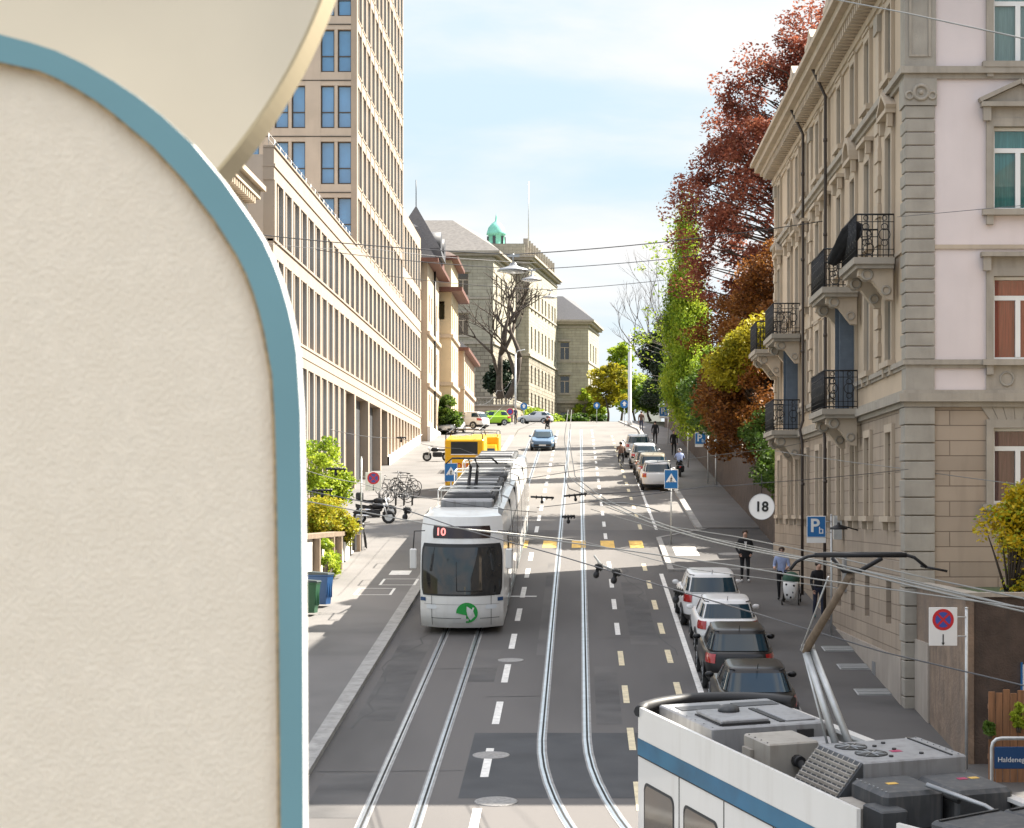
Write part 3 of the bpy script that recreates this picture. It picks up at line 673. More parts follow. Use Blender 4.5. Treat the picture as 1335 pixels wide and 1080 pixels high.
mb = MB(); cx_, cy_ = -13.3, 175.2
sq = lambda r, z: [(cx_ - r, cy_ - r, z), (cx_ + r, cy_ - r, z), (cx_ + r, cy_ + r, z), (cx_ - r, cy_ + r, z)]
mb.rings([sq(2.3, 29.6), sq(2.1, 30.4), sq(.06, 34.0)], 'slate', caps=True); mb.tube([(cx_, cy_, 33.9), (cx_, cy_, 36.2)], .04, 'dark_iron', 6); mb.build('turret', roof)
for y in (179.4, 184):
    mb = MB(); mb.box(-13.4, -11.6, y - .9, y + .9, 30.0, 31.6, 'redbrown_wood'); mb.tube([(-13.4, y, 31.5), (-11.5, y, 31.5)], 1.0, 'slate', 14); mb.box(-11.6, -11.57, y - .6, y + .6, 30.3, 31.5, 'dark_glass'); mb.build('dormer', roof)
mb = MB(); mb.tube([(-12.05, 179.5, 13), (-12.05, 179.5, 29.2)], .09, 'dark_iron', 8); mb.build('drainpipe', h1)
# yellow house
h2 = base_house('yellow_house', 'pale yellow house with wide brown eaves, stepping forward beyond the turret house', (-14, 196, G(190)))
mb = MB(); mb.wall((-11.2, 188.3, 0), (0, 1, 0), 10.5, 12, 28.4, [(a, a + 1.1, z, z + 2.2) for a in (1.2, 4.6, 8) for z in (17.3, 21.6, 25.3)], .25, (1, 0, 0), 'plaster_yellow')
mb.wall((-22, 188.3, 0), (1, 0, 0), 10.8, 12, 28.4, [(9.2, 10.2, 26, 27.6)], .25, (0, -1, 0), 'plaster_yellow')
mb.quad((-11.2, 198.8, 12), (-22, 198.8, 12), (-22, 198.8, 28.4), (-11.2, 198.8, 28.4), 'plaster_yellow')
for z in (20.2, 24.4): mb.box(-22, -11.02, 188.15, 198.8, z, z + .3, 'trim_light')
mb.build('wall', h2)
for a in (1.2, 4.6, 8):
    for z in (17.3, 21.6, 25.3): window(h2, 'ow_h1', None, (-11.42, 188.3 + a + .55, z), RIGHT)
mb = MB(); mb.box(-22.6, -10.2, 187.2, 199.4, 28.4, 28.75, 'redbrown_wood'); mb.build('eaves', h2)
mb = MB(); mb.box(-22, -11.2, 188.0, 198.8, 28.75, 31.2, 'plaster_yellow'); mb.box(-22.5, -10.6, 187.5, 199.2, 31.2, 31.5, 'redbrown_wood'); mb.rings([[(-22.4, 187.6, 31.5), (-10.7, 187.6, 31.5), (-10.7, 199, 31.5), (-22.4, 199, 31.5)], [(-20, 190, 33.4), (-14, 190, 33.4), (-14, 197, 33.4), (-20, 197, 33.4)]], 'rooftile', caps=True); mb.build('roof', h2)
h3 = base_house('salmon_house', 'low salmon coloured house with a tiled roof, last of the row before the hilltop', (-14, 212, G(206)))
mb = MB(); mb.wall((-10.9, 201, 0), (0, 1, 0), 22, 14, 24.2, [(a, a + 1.2, z, z + 2.0) for a in (1.5, 5, 8.5, 12, 15.5, 19) for z in (18.0, 21.4)], .25, (1, 0, 0), 'plaster_salmon')
mb.wall((-22, 201, 0), (1, 0, 0), 11.1, 14, 24.2, [(9, 10.1, z, z + 2.0) for z in (18.0, 21.4)], .25, (0, -1, 0), 'plaster_salmon')
mb.box(-22, -10.7, 200.9, 223, 20.6, 20.9, 'trim_light'); mb.box(-10.9, -10.75, 201, 201.6, 14, 24.2, 'trim_light'); mb.build('wall', h3)
for a in (1.5, 5, 8.5, 12, 15.5, 19):
    for z in (18.0, 21.4): window(h3, 'ow_h3', lambda: old_window(1.2, 2.0), (-11.12, 201 + a + .6, z), RIGHT)
for z in (18.0, 21.4): window(h3, 'ow_h3', None, (-22 + 9.55, 201.22, z), FRONT)
mb = MB(); mb.box(-22.5, -10.3, 200.4, 223.5, 24.2, 24.5, 'redbrown_wood'); mb.rings([[(-22.4, 200.5, 24.5), (-10.4, 200.5, 24.5), (-10.4, 223.4, 24.5), (-22.4, 223.4, 24.5)], [(-17.5, 204, 28.6), (-15.5, 204, 28.6), (-15.5, 219, 28.6), (-17.5, 219, 28.6)]], 'slate', caps=True); mb.build('roof', h3)
# ---------------------------------------------------------------- the large sandstone school on the hill
sch = thing('sandstone_school', 'large sandstone institute with hipped grey roofs at the top of the street', 'institute building', (-8, 320, G(300)))
A6 = R(6.5); UX, UY = math.sin(A6), math.cos(A6)
def wing(x1, ys, wdt, dep, z1, zb, cols_f, cols_s, rows, stone_to):
    """front from x1-wdt to x1 at y=ys facing -Y, side runs from (x1,ys) back along the bent street"""
    W, Rg = MB(), MB()
    hf = [(c - .75, c + .75, a, b) for c in cols_f for a, b in rows]; hs = [(c - .75, c + .75, a, b) for c in cols_s for a, b in rows]
    cut = lambda hh, lo, hi: [h for h in hh if lo <= h[2] < hi]
    for mm, lo, hi in (('ashlar_rough', zb, stone_to), ('ashlar', stone_to, z1)):
        W.wall((x1 - wdt, ys, 0), (1, 0, 0), wdt, lo, hi, cut(hf, lo, hi), .35, (0, -1, 0), mm)
        W.wall((x1, ys, 0), (UX, UY, 0), dep, lo, hi, cut(hs, lo, hi), .35, (UY, -UX, 0), mm)
    e = (x1 + UX * dep, ys + UY * dep)
    W.quad((e[0], e[1], zb), (e[0] - wdt, e[1], zb), (e[0] - wdt, e[1], z1), (e[0], e[1], z1), 'ashlar')
    W.quad((x1 - wdt + UX * dep, e[1], zb), (x1 - wdt, ys, zb), (x1 - wdt, ys, z1), (x1 - wdt + UX * dep, e[1], z1), 'ashlar')
    for z, t, o in ((stone_to, .35, .2), (z1 - .9, .25, .15), (z1 - .3, .35, .6), (z1 + .05, .3, .9), (stone_to + (z1 - stone_to) * .5, .25, .12)):
        r = lambda zz: [(x1 - wdt - o, ys - o, zz), (x1 + o, ys - o, zz), (x1 + o + UX * dep, ys + UY * dep + o, zz), (x1 - wdt - o + UX * dep, ys + UY * dep + o, zz)]
        W.rings([r(z), r(z + t)], 'trim_stone', caps=True)
    for (c0, s_) in [(c, 0) for c in cols_f]:
        for a, b in rows:
            if a > stone_to: W.box(x1 - wdt + c0 - 1.0, x1 - wdt + c0 + 1.0, ys - .22, ys - .002, b + .12, b + .42, 'trim_stone'); W.box(x1 - wdt + c0 - .95, x1 - wdt + c0 + .95, ys - .15, ys - .002, a - .25, a - .05, 'trim_stone')
    W.build('wall', sch)
    for c in cols_f:
        for a, b in rows: window(sch, ('sc', round(b - a, 2)), lambda: old_window(1.5, b - a, 'trim_light', 'dark_glass'), (x1 - wdt + c, ys + .3, a), FRONT)
    for c in cols_s:
        for a, b in rows: window(sch, ('sc', round(b - a, 2)), None, (x1 + UX * c - UY * .3, ys + UY * c + UX * .3, a), R(90 - 6.5))
def hip(x1, ys, wdt, dep, z, zr, m, o=.9, parent=sch):
    mb = MB(); r = lambda i, zz: [(x1 - wdt + i - o, ys + i - o, zz), (x1 - i + o, ys + i - o, zz), (x1 - i + o + UX * dep, ys + UY * dep - i + o, zz), (x1 - wdt + i - o + UX * dep, ys + UY * dep - i + o, zz)]
    k = min(wdt, dep) * .42; mb.rings([r(0, z), r(k, zr)], m, caps=True); return mb.build('roof', parent)
wing(-11.6, 290, 16, 26, 44.0, 20, [3.3, 7.6, 11.9], [3, 7.5, 12], [(23.6, 26.6), (33.0, 35.9), (38.4, 41.4)], 31.8)
rf = hip(-11.6, 290, 16, 26, 44.35, 49.3, 'roof_grey')
mb = MB(); mb.box(-17.4, -16.2, 293.2, 294.2, 46.1, 46.6, 'frame_white'); mb.box(-17.25, -16.35, 293.17, 293.2, 46.2, 46.55, 'sky_reflection_glass'); mb.build('skylight', rf)
wing(-7.3, 312, 12, 33, 46.0, 20, [2.5, 6.5], [3, 7, 11, 15, 19, 23, 27, 30.5], [(23.6, 26.6), (28.0, 30.6), (33.0, 36.3), (38.4, 41.6)], 31.8)
mb = MB(); r = lambda i, z: [(-19.3 + i, 312 + i, z), (-7.3 - i, 312 + i, z), (-7.3 - i + UX * 33, 345 - i, z), (-19.3 + i + UX * 33, 345 - i, z)]
mb.rings([r(.6, 46.35), r(.6, 48.2)], 'ashlar', caps=True)
for k in range(12):
    d = 1 + k * 2.8; x = -7.9 + UX * d; mb.box(x - .35, x + .35, 312.4 + d - .4, 312.4 + d + .4, 46.35, 49.0, 'trim_stone')
mb.build('attic', sch)
mb = MB(); c = P(647, 300, 326); mb.lathe((c.x, c.y, 47.5), [(1.5, 0), (1.5, 1.6), (1.45, 1.7), (1.25, 1.8), (1.25, 3.6), (1.5, 3.7), (1.45, 4.0), (1.2, 4.8), (.7, 5.4), (.2, 5.75), (.12, 6.4), (.03, 6.9)], 'copper', 12)
for k in range(6):
    a = k * math.pi / 3 + .3; mb.box(c.x + 1.24 * math.cos(a) - .22, c.x + 1.24 * math.cos(a) + .22, c.y + 1.24 * math.sin(a) - .1, c.y + 1.24 * math.sin(a) + .1, 49.5, 50.9, 'dark_glass')
mb.build('cupola', sch)
wing(1.48, 345, 9, 16, 39.6, 20, [5.2], [3.5, 7.5, 11.5], [(22.5, 25.2), (28.2, 31.0), (33.6, 36.4)], 26.6)
hip(1.48, 345, 12, 17, 39.95, 44.2, 'slate')
mb = MB(); c = P(689, 318, 315); mb.tube([(c.x, c.y, 47.9), (c.x, c.y, 57.6)], [.09, .05], 'galv', 8); mb.build('flagpole', sch)
# terrace wall with balustrade in front of it
ter = thing('terrace_wall', 'stone terrace wall with a balustrade below the sandstone institute', 'wall', (-12, 282, G(282)))
mb = MB(); mb.box(-24, -8.6, 279, 279.6, 18, 22.9, 'rustic'); mb.box(-24.2, -8.4, 278.8, 279.8, 22.9, 23.1, 'trim_stone'); mb.box(-24.2, -8.4, 278.9, 279.7, 23.9, 24.1, 'trim_stone')
for k in range(38): mb.lathe((-24 + .4 * k, 279.3, 23.1), [(.1, 0), (.06, .15), (.14, .4), (.06, .65), (.1, .8)], 'trim_stone', 6)
p0, p1 = Vector((-8.5, 279.3, 0)), Vector((1.0, 338, 0)); d = p1 - p0
for i in range(12):
    a, b = p0 + d * i / 12, p0 + d * (i + 1) / 12
    mb.quad((a.x, a.y, 18), (b.x, b.y, 18), (b.x, b.y, 22.6 - i * .1), (a.x, a.y, 22.6 - i * .1), 'rustic')
    for k in range(9): c = a + (b - a) * k / 9; mb.lathe((c.x, c.y, 22.6 - i * .1), [(.1, 0), (.14, .4), (.1, .9)], 'trim_stone', 6)
    mb.tube([(a.x, a.y, 23.6 - i * .1), (b.x, b.y, 23.5 - i * .1)], .16, 'trim_stone', 4)
mb.build('wall', ter)
# ---------------------------------------------------------------- the apartment building on the right
XR = 7.8; YA, YB = 51.0, 85.6; XE = 24.0
apt = thing('apartment_building', 'tall old stone and pink plaster apartment building with iron balconies on the right corner', 'apartment building', (15, 68, G(51)))
ZG, ZC1, ZC2, ZS, ZE = 3.0, 11.75, 12.6, 19.55, 22.75
wy = [53.7, 57.7, 60.75, 63.9, 67.3, 69.7, 73.5, 76.2, 79.1, 83.1]     # window axes along the street side
doors2 = {53.7, 60.75, 76.2, 83.1}; doors1 = {60.75, 76.2}
g_h = [(y - YA - .5, y - YA + .5, 9.0, 11.15) for y in wy]
f1_h = [(y - YA - .5, y - YA + .5, 12.0 if y in doors1 else 12.85, 15.0) for y in wy]
f2_h = [(y - YA - .5, y - YA + .5, 15.45 if y in doors2 else 16.2, 18.5) for y in wy]
f3_h = [(y - YA - .45, y - YA + .45, 19.95, 21.75) for y in wy]
b_h = [(y - YA - .45, y - YA + .45, 6.3, 7.4) for y in wy if G(y) < 5.6]
fx = [10.45, 14.0, 17.6, 21.2]
gf = [(x - XR - .62, x - XR + .62, 9.3, 11.1) for x in fx]; f1f = [(x - XR - .62, x - XR + .62, 12.72, 14.7) for x in fx]
f2f = [(x - XR - .62, x - XR + .62, 16.28, 18.25) for x in fx]; f3f = [(x - XR - .62, x - XR + .62, 19.78, 21.75) for x in fx]
mb = MB()
L = YB - YA
mb.wall((XR, YA, 0), (0, 1, 0), L, 7.9, ZC1, g_h, .32, (-1, 0, 0), 'rustic')
mb.wall((XR - .06, YA, 0), (0, 1, 0), L, ZG, 7.9, b_h, .3, (-1, 0, 0), 'rustic')
mb.quad((XR - .06, YA, 7.9), (XR - .06, YB, 7.9), (XR, YB, 7.9), (XR, YA, 7.9), 'trim_stone')
mb.wall((XR, YA, 0), (0, 1, 0), L, ZC1, ZE, f1_h + f2_h + f3_h, .3, (-1, 0, 0), 'plaster_beige', 'trim_stone')
mb.wall((XR, YA, 0), (1, 0, 0), XE - XR, ZG, ZC1, gf, .3, (0, -1, 0), 'rustic')
mb.wall((XR, YA, 0), (1, 0, 0), XE - XR, ZC1, ZE, f1f + f2f + f3f, .3, (0, -1, 0), 'plaster_pink', 'trim_stone')
mb.quad((XE, YB, ZG), (XR, YB, ZG), (XR, YB, ZE), (XE, YB, ZE), 'plaster_beige'); mb.quad((XE, YA, ZG), (XE, YB, ZG), (XE, YB, ZE), (XE, YA, ZE), 'plaster_beige')
mb.build('wall', apt)
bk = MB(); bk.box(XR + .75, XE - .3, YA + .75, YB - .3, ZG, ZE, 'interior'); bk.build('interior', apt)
# string courses, cornice
mb = MB()
def course(z0, z1, o, m='trim_stone'):
    mb.box(XR - o, XR - .001, YA - o, YB + o, z0, z1, m); mb.box(XR - .001, XE, YA - o, YA - .001, z0, z1, m)
course(11.6, 11.72, .10); course(11.72, 11.92, .22); course(11.92, 12.0, .12); course(12.52, 12.6, .06); course(12.6, 12.72, .12)
course(15.35, 15.45, .05, 'trim_light'); course(19.38, 19.5, .08); course(19.5, 19.66, .18)
course(21.95, 22.1, .06, 'trim_light'); course(22.1, 22.3, .12, 'trim_light')
course(22.55, 22.72, .55, 'trim_light'); course(22.72, 22.95, .75, 'trim_light'); course(22.95, 23.1, .92, 'trim_light'); course(23.1, 23.22, .86, 'galv')
for k in range(int(L / .42)): mb.box(XR - .5, XR - .002, YA + k * .42, YA + k * .42 + .2, 22.3, 22.55, 'trim_light')
for k in range(int((XE - XR) / .42)): mb.box(XR + k * .42, XR + k * .42 + .2, YA - .5, YA - .002, 22.3, 22.55, 'trim_light')
mb.build('cornice', apt)
# quoins and pilasters
mb = MB()
def qcol(z0, z1, n_, o):
    h = (z1 - z0) / n_
    for k in range(n_):
        a, b = z0 + k * h + .012, z0 + (k + 1) * h - .012; wq = .72
        mb.bbox(XR - o, XR + .64, YA - o, YA - .003, a, b, 'quoin', .015); mb.bbox(XR - o, XR - .003, YA - .002, YA + (wq if k % 2 else .5), a, b, 'quoin', .015)
qcol(ZG, 11.6, 20, .09); mb.build('quoin', apt); mb = MB(); qcol(12.72, 18.75, 19, .07); mb.build('quoin', apt); mb = MB()
mb.box(XR - .10, XR + .68, YA - .10, YA - .003, 18.75, 19.38, 'quoin'); mb.box(XR - .10, XR - .003, YA - .002, YA + .7, 18.75, 19.38, 'quoin')
mb.build('corner_block', apt); mb = MB(); mb.torus((XR + .3, YA - .11, 19.05), .17, .045, 'trim_stone', 'y', 14); mb.ball((XR + .3, YA - .11, 19.05), .06, .05, .06, 'trim_stone'); 
for s in (-1, 1): mb.torus((XR + .3 + s * .27, YA - .11, 18.98), .09, .03, 'trim_stone', 'y', 10)
mb.build('rosette', apt); mb = MB(); mb.box(XR - .08, XR + .66, YA - .08, YA - .003, 19.66, 21.95, 'quoin'); mb.box(XR - .08, XR - .003, YA - .002, YA + .6, 19.66, 21.95, 'quoin')
for a in (.0, .46): mb.box(XR + a + .02, XR + a + .08, YA - .11, YA - .081, 19.9, 21.8, 'trim_stone')
mb.box(XR + .081, XR + .459, YA - .11, YA - .081, 19.9, 19.96, 'trim_stone'); mb.box(XR + .081, XR + .459, YA - .11, YA - .081, 21.74, 21.8, 'trim_stone')
mb.build('corner_pilaster', apt); mb = MB(); mb.box(XR - .05, XR + .63, YA - .06, YA - .003, 12.0, 12.52, 'quoin'); mb.box(XR - .05, XR - .003, YA - .002, YA + .6, 12.0, 12.52, 'quoin')
mb.build('corner_block', apt)
for yq in (55.75, 72.0, 84.9):
    mb = MB()
    for k in range(18):
        z = 12.75 + k * .36; o = .10 if k % 2 else .07; mb.box(XR - o, XR - .003, yq - (.35 if k % 2 else .25), yq + (.35 if k % 2 else .25), z + .01, min(z + .35, 19.37), 'trim_light')
    mb.box(XR - .07, XR - .003, yq - .3, yq + .3, 19.66, 21.95, 'trim_light')
    mb.box(XR - .12, XR - .0035, yq - .36, yq + .36, 21.5, 21.94, 'trim_stone'); mb.build('pilaster', apt)
# stone window surrounds and hoods, one mesh per kind of opening, sitting on the wall
def surround(parent, y, z0, z1, w, kind, face='side'):
    m = MB(); t = .17; o = .09; s = 'trim_stone' if face == 'front' else 'trim_light'
    # local: x across, -y outward
    m.box(-w / 2 - t, -w / 2, -o, -.003, z0, z1, s); m.box(w / 2, w / 2 + t, -o, -.003, z0, z1, s); m.box(-w / 2 - t, w / 2 + t, -o, -.003, z1, z1 + .2, s)
    if kind != 'door': m.box(-w / 2 - t - .1, w / 2 + t + .1, -.2, -.003, z0 - .14, z0, s); m.box(-w / 2 - t, -w / 2 - t + .16, -.14, -.003, z0 - .36, z0 - .14, s); m.box(w / 2 + t - .16, w / 2 + t, -.14, -.003, z0 - .36, z0 - .14, s)
    if kind in ('ped', 'arch', 'hood', 'door'):
        m.box(-w / 2 - t, w / 2 + t, -.07, -.003, z1 + .2, z1 + .45, s)
        m.box(-w / 2 - t - .14, w / 2 + t + .14, -.26, -.003, z1 + .45, z1 + .56, s)
        for q_ in (-1, 1): m.box(q_ * (w / 2 + t) - .09, q_ * (w / 2 + t) + .09, -.2, -.072, z1 + .12, z1 + .449, s)
    if kind == 'ped':
        m.prism([(-w / 2 - t - .14, z1 + .56), (w / 2 + t + .14, z1 + .56), (0, z1 + .98)], -.12, -.003, s)
        for q_ in (-1, 1):
            a, b = Vector((q_ * (w / 2 + t + .18), -.13, z1 + .60)), Vector((0, -.13, z1 + 1.05)); d = (b - a).normalized(); nn = Vector((-d.z, 0, d.x)) * .05 * (1 if q_ < 0 else -1)
            m.add([a - nn + Vector((0, -.13, 0)), b - nn + Vector((0, -.13, 0)), b + nn + Vector((0, -.13, 0)), a + nn + Vector((0, -.13, 0)), a - nn + Vector((0, .127, 0)), b - nn + Vector((0, .127, 0)), b + nn + Vector((0, .127, 0)), a + nn + Vector((0, .127, 0))], [(0, 1, 2, 3), (7, 6, 5, 4), (0, 4, 5, 1), (1, 5, 6, 2), (2, 6, 7, 3), (3, 7, 4, 0)], s)
    if kind == 'arch':
        pts = [(math.cos(R(a)) * (w / 2 + t + .12), z1 + .56 + math.sin(R(a)) * .62) for a in range(0, 181, 15)]; inn = [(math.cos(R(a)) * (w / 2 + t - .06), z1 + .56 + math.sin(R(a)) * .46) for a in range(0, 181, 15)]
        m.rings([[(x, -.003, z) for x, z in pts], [(x, -.28, z) for x, z in pts], [(x, -.28, z) for x, z in inn], [(x, -.05, z) for x, z in inn]], s, closed=False)
        m.prism(inn[::-1], -.05, -.003, s); m.ball((0, -.1, z1 + .78), .16, .09, .16, s)
    if kind == 'top':
        m.box(-w / 2 - t, w / 2 + t, -.13, -.003, z1 + .2, z1 + .27, s)
    return m
def place(mb, pos, rz):
    return mb.xform(Matrix.Translation(pos) @ Matrix.Rotation(rz, 4, 'Z'))
SUR = {}
def put_sur(pos, rz, *k):
    if k not in SUR: SUR[k] = surround(apt, 0, *k).mesh('window_surround')
    inst('window_surround', SUR[k], apt, pos, (0, 0, rz), world=True)
for y in wy:
    c = (XR, y, 0)
    put_sur(c, LEFT, 16.2 if y not in doors2 else 15.46, 18.5, 1.0, 'ped' if y in (53.7, 83.1) else 'arch' if y in doors2 else 'hood', 'side')
    put_sur(c, LEFT, 12.86 if y not in doors1 else 12.01, 15.0, 1.0, 'door' if y in doors1 else 'top', 'side')
    put_sur(c, LEFT, 19.95, 21.75, .9, 'top', 'side'); put_sur(c, LEFT, 9.0, 11.1, 1.0, 'plain', 'side')
for x in fx:
    c = (x, YA, 0); ff = 'front'
    put_sur(c, 0, 16.28, 18.25, 1.24, 'ped', ff); put_sur(c, 0, 12.722, 14.7, 1.24, 'hood', ff); put_sur(c, 0, 19.78, 21.7, 1.24, 'top', ff); put_sur(c, 0, 9.3, 11.1, 1.24, 'plain', ff)
    sm = MB(); sm.box(x - .79, x + .79, YA - .05, YA - .003, 12.0, 12.52, 'trim_stone'); sm.torus((x - .3, YA - .05, 12.26), .16, .03, 'quoin', 'y', 12); sm.build('parapet_panel', apt)
    sm = MB()
    for k in range(-3, 4): sm.prism([(x + k * .2 - .1, 11.3), (x + k * .2 + .09, 11.3), (x + k * .26 + .12, 11.6), (x + k * .26 - .13, 11.6)], YA - .04, YA - .003, 'trim_stone')
    sm.build('keystone', apt)
wk = lambda w, h, **k: (lambda: old_window(w, h, **k))
for y in wy:
    window(apt, ('a_g',), wk(1.0, 2.15, frame='trim_stone', glass='blind'), (XR + .26, y, 9.0), LEFT)
    d1, d2 = y in doors1, y in doors2
    window(apt, ('a_1', d1), wk(1.0, 3.0 if d1 else 2.15), (XR + .24, y, 12.0 if d1 else 12.85), LEFT)
    window(apt, ('a_2', d2), wk(1.0, 3.05 if d2 else 2.3), (XR + .24, y, 15.45 if d2 else 16.2), LEFT); window(apt, ('a_3',), wk(.9, 1.8), (XR + .24, y, 19.95), LEFT)
for i, x in enumerate(fx):
    window(apt, ('f_g', i), wk(1.24, 1.8, curtain='curtain_dark', tr=.7), (x, YA + .2, 9.3), FRONT)
    window(apt, ('f_1', i), wk(1.24, 1.98, curtain='curtain_red' if i == 0 else 'curtain_pale', tr=.72), (x, YA + .2, 12.72), FRONT)
    window(apt, ('f_2', i), wk(1.24, 1.97, curtain='curtain_green' if i == 0 else 'curtain_dark', tr=.7), (x, YA + .2, 16.28), FRONT)
    window(apt, ('f_3', i), wk(1.24, 1.97, curtain='curtain_pale', tr=.7), (x, YA + .2, 19.78), FRONT)
# balconies
def balcony(yc, hw, z, out=1.12):
    s = MB(); x0 = XR - out
    s.box(x0, XR - .13, yc - hw, yc + hw, z - .16, z, 'trim_stone'); s.box(x0 + .08, XR - .13, yc - hw + .08, yc + hw - .08, z - .26, z - .16, 'trim_stone')
    b = s.build('balcony_slab', apt)
    for k in (-1, 1):
        m = MB(); prof = [(XR - .13, z - .26), (x0 + .16, z - .26), (x0 + .14, z - .42), (x0 + .3, z - .5), (x0 + .5, z - .56), (XR - .4, z - .85), (XR - .28, z - 1.0), (XR - .13, z - 1.02)]
        yk = yc + k * (hw - .42); m.prism(prof, yk - .16, yk + .16, 'trim_light', 'xz')
        for sg in (-1, 1): m.torus((x0 + .36, yk + sg * .165, z - .4), .12, .035, 'trim_stone', 'y', 12); m.torus((XR - .3, yk + sg * .165, z - .78), .10, .03, 'trim_stone', 'y', 12)
        m.build('bracket', b)
    r = MB(); H = 1.05
    def side(a, c, nrm):
        a, c = Vector(a), Vector(c); Ld = (c - a).length; n_ = max(2, int(Ld / .115)); d = (c - a) / n_
        for i in range(n_ + 1): p = a + d * i; r.tube([p, p + Vector((0, 0, H))], .011, 'dark_iron', 4)
        for zz, rr in ((.06, .014), (.2, .01), (H - .18, .011), (H, .024)): r.tube([a + Vector((0, 0, zz)), c + Vector((0, 0, zz))], rr, 'dark_iron', 5)
        ax = 'x' if abs(d.y) > abs(d.x) else 'y'
        m_ = max(1, int(Ld / .36))
        for i in range(m_):
            p = a + (c - a) * ((i + .5) / m_)
            r.torus(p + Vector((0, 0, .56)), .14, .012, 'dark_iron', ax, 12, 4); r.torus(p + Vector((0, 0, .36)), .08, .011, 'dark_iron', ax, 10, 4); r.torus(p + Vector((0, 0, .75)), .08, .011, 'dark_iron', ax, 10, 4)
            r.torus(p + Vector((0, 0, H - .09)), .06, .01, 'dark_iron', ax, 8, 4)
    xo = x0 + .07; ya, yb = yc - hw + .07, yc + hw - .07
    side((XR - .14, ya, z), (xo, ya, z), None); side((xo, ya, z), (xo, yb, z), None); side((xo, yb, z), (XR - .14, yb, z), None)
    r.build('balcony_railing', b); return b
balcony(53.7, 1.5, 15.3); balcony(60.75, 1.7, 15.3); balcony(76.2, 1.7, 15.3); balcony(83.1, 1.5, 15.3); balcony(60.75, 1.7, 11.95); balcony(76.2, 1.7, 11.95)
# shutters, drainpipes, roof
for y in (60.75, 76.2):
    for s in (-1, 1):
        m = MB(); a = y + s * .52; m.box(XR - .50, XR - .1, a - .02, a + .02, 12.05, 14.95, 'shutter_blue')
        for k in range(30): m.box(XR - .46, XR - .14, a - .03, a + .03, 12.15 + k * .09, 12.19 + k * .09, 'shutter_blue')
        m.build('shutter', apt)
for y in (66.1, 72.75):
    m = MB(); m.tube([(XR - .7, y, 22.9), (XR - .5, y, 22.5), (XR - .22, y, 21.9), (XR - .22, y, 12.2), (XR - .32, y, 11.9), (XR - .24, y, 11.4), (XR - .24, y, G(y) + .1)], .05, 'pipe_brown', 8)
    for z in (20.5, 17.6, 14.5, 10, 7.5): m.cyl((XR - .225, y, z), .066, .1, 'pipe_brown')
    m.build('drainpipe', apt)
m = MB(); rg = lambda i, z: [(XR - .6 + i, YA - .6 + i, z), (XE - i, YA - .6 + i, z), (XE - i, YB + .6 - i, z), (XR - .6 + i, YB + .6 - i, z)]
m.rings([rg(.1, 23.2), rg(1.0, 23.35), rg(1.9, 25.9), rg(2.3, 26.1), rg(5, 26.8)], 'slate', caps=True); rf = m.build('roof', apt)
for k, y in enumerate((57.0, 62.5, 68.0, 73.5, 79.5)):
    m = MB(); x0 = XR + .15
    m.box(x0, x0 + 1.6, y - .6, y + .6, 23.35, 25.0, 'trim_light'); m.box(x0 - .15, x0 + 1.7, y - .78, y + .78, 25.0, 25.2, 'trim_light'); m.prism([(y - .72, 25.2), (y + .72, 25.2), (y, 25.62)], x0 - .1, x0 + 1.7, 'trim_light', 'yz')
    m.box(x0 - .03, x0 - .004, y - .36, y + .36, 23.75, 24.85, 'dark_glass'); m.box(x0 - .05, x0 - .031, y - .03, y + .03, 23.75, 24.85, 'frame_white'); m.build('dormer', rf)
m = MB(); m.box(XR + 3, XR + 3.9, 55, 56, 26, 28, 'plaster_beige'); m.build('chimney', rf)
m = MB(); m.box(XR - .11, XR - .065, YA + .4, YB, 3.4, 5.6, 'plinth'); m.build('plinth', apt)
for y, z in ((56.0, 5.2), (62.4, 7.9)):
    m = MB(); m.box(XR - .13, XR - .112 if z < 5.6 else XR - .062, y - .28, y + .28, z - 1.1, z, 'steel_grey'); m.build('vent_plate', apt)
m = MB(); m.box(XR - .3, XR - .065, 63.2, 63.5, 8.3, 9.0, 'galv'); m.build('meter_box', apt)
m = MB(); m.tube([(XR - .06, 59.6, 8.6), (XR - .6, 59.6, 8.75)], .02, 'dark_iron', 6); m.lathe((XR - .6, 59.6, 8.62), [(.26, 0), (.24, .05), (.06, .13), (.03, .2)], 'dark_iron', 14); m.build('wall_lamp', apt)
# black moulded cover sagging over the railing of the corner balcony
m = MB(); A_, B_ = Vector((6.95, 53.9, 16.3)), Vector((6.45, 54.95, 15.45)); dd = (B_ - A_); sx = Vector((0, 0, 1)).cross(dd).normalized(); sy = dd.cross(sx).normalized()
def fold(f, k, r): a = 2 * math.pi * k / 28; q_ = r * (1 + .13 * math.sin(a * 5 + f * 4) + .06 * math.sin(a * 9 + 1)); return A_ + dd * f + sx * q_ * math.cos(a) + sy * q_ * .75 * math.sin(a)
m.rings([[fold(f, k, r) for k in range(28)] for f, r in ((-.06, .06), (0, .2), (.15, .27), (.4, .25), (.7, .2), (.95, .16), (1.0, .05))], 'cloth_black', caps=True, smooth=True)
tag(m.build('cloth_bundle', loc=(6.9, 54.2, 15.4)), 'black folded cloth bundle leaning over the iron balcony nearest the viewer', 'cloth bundle')
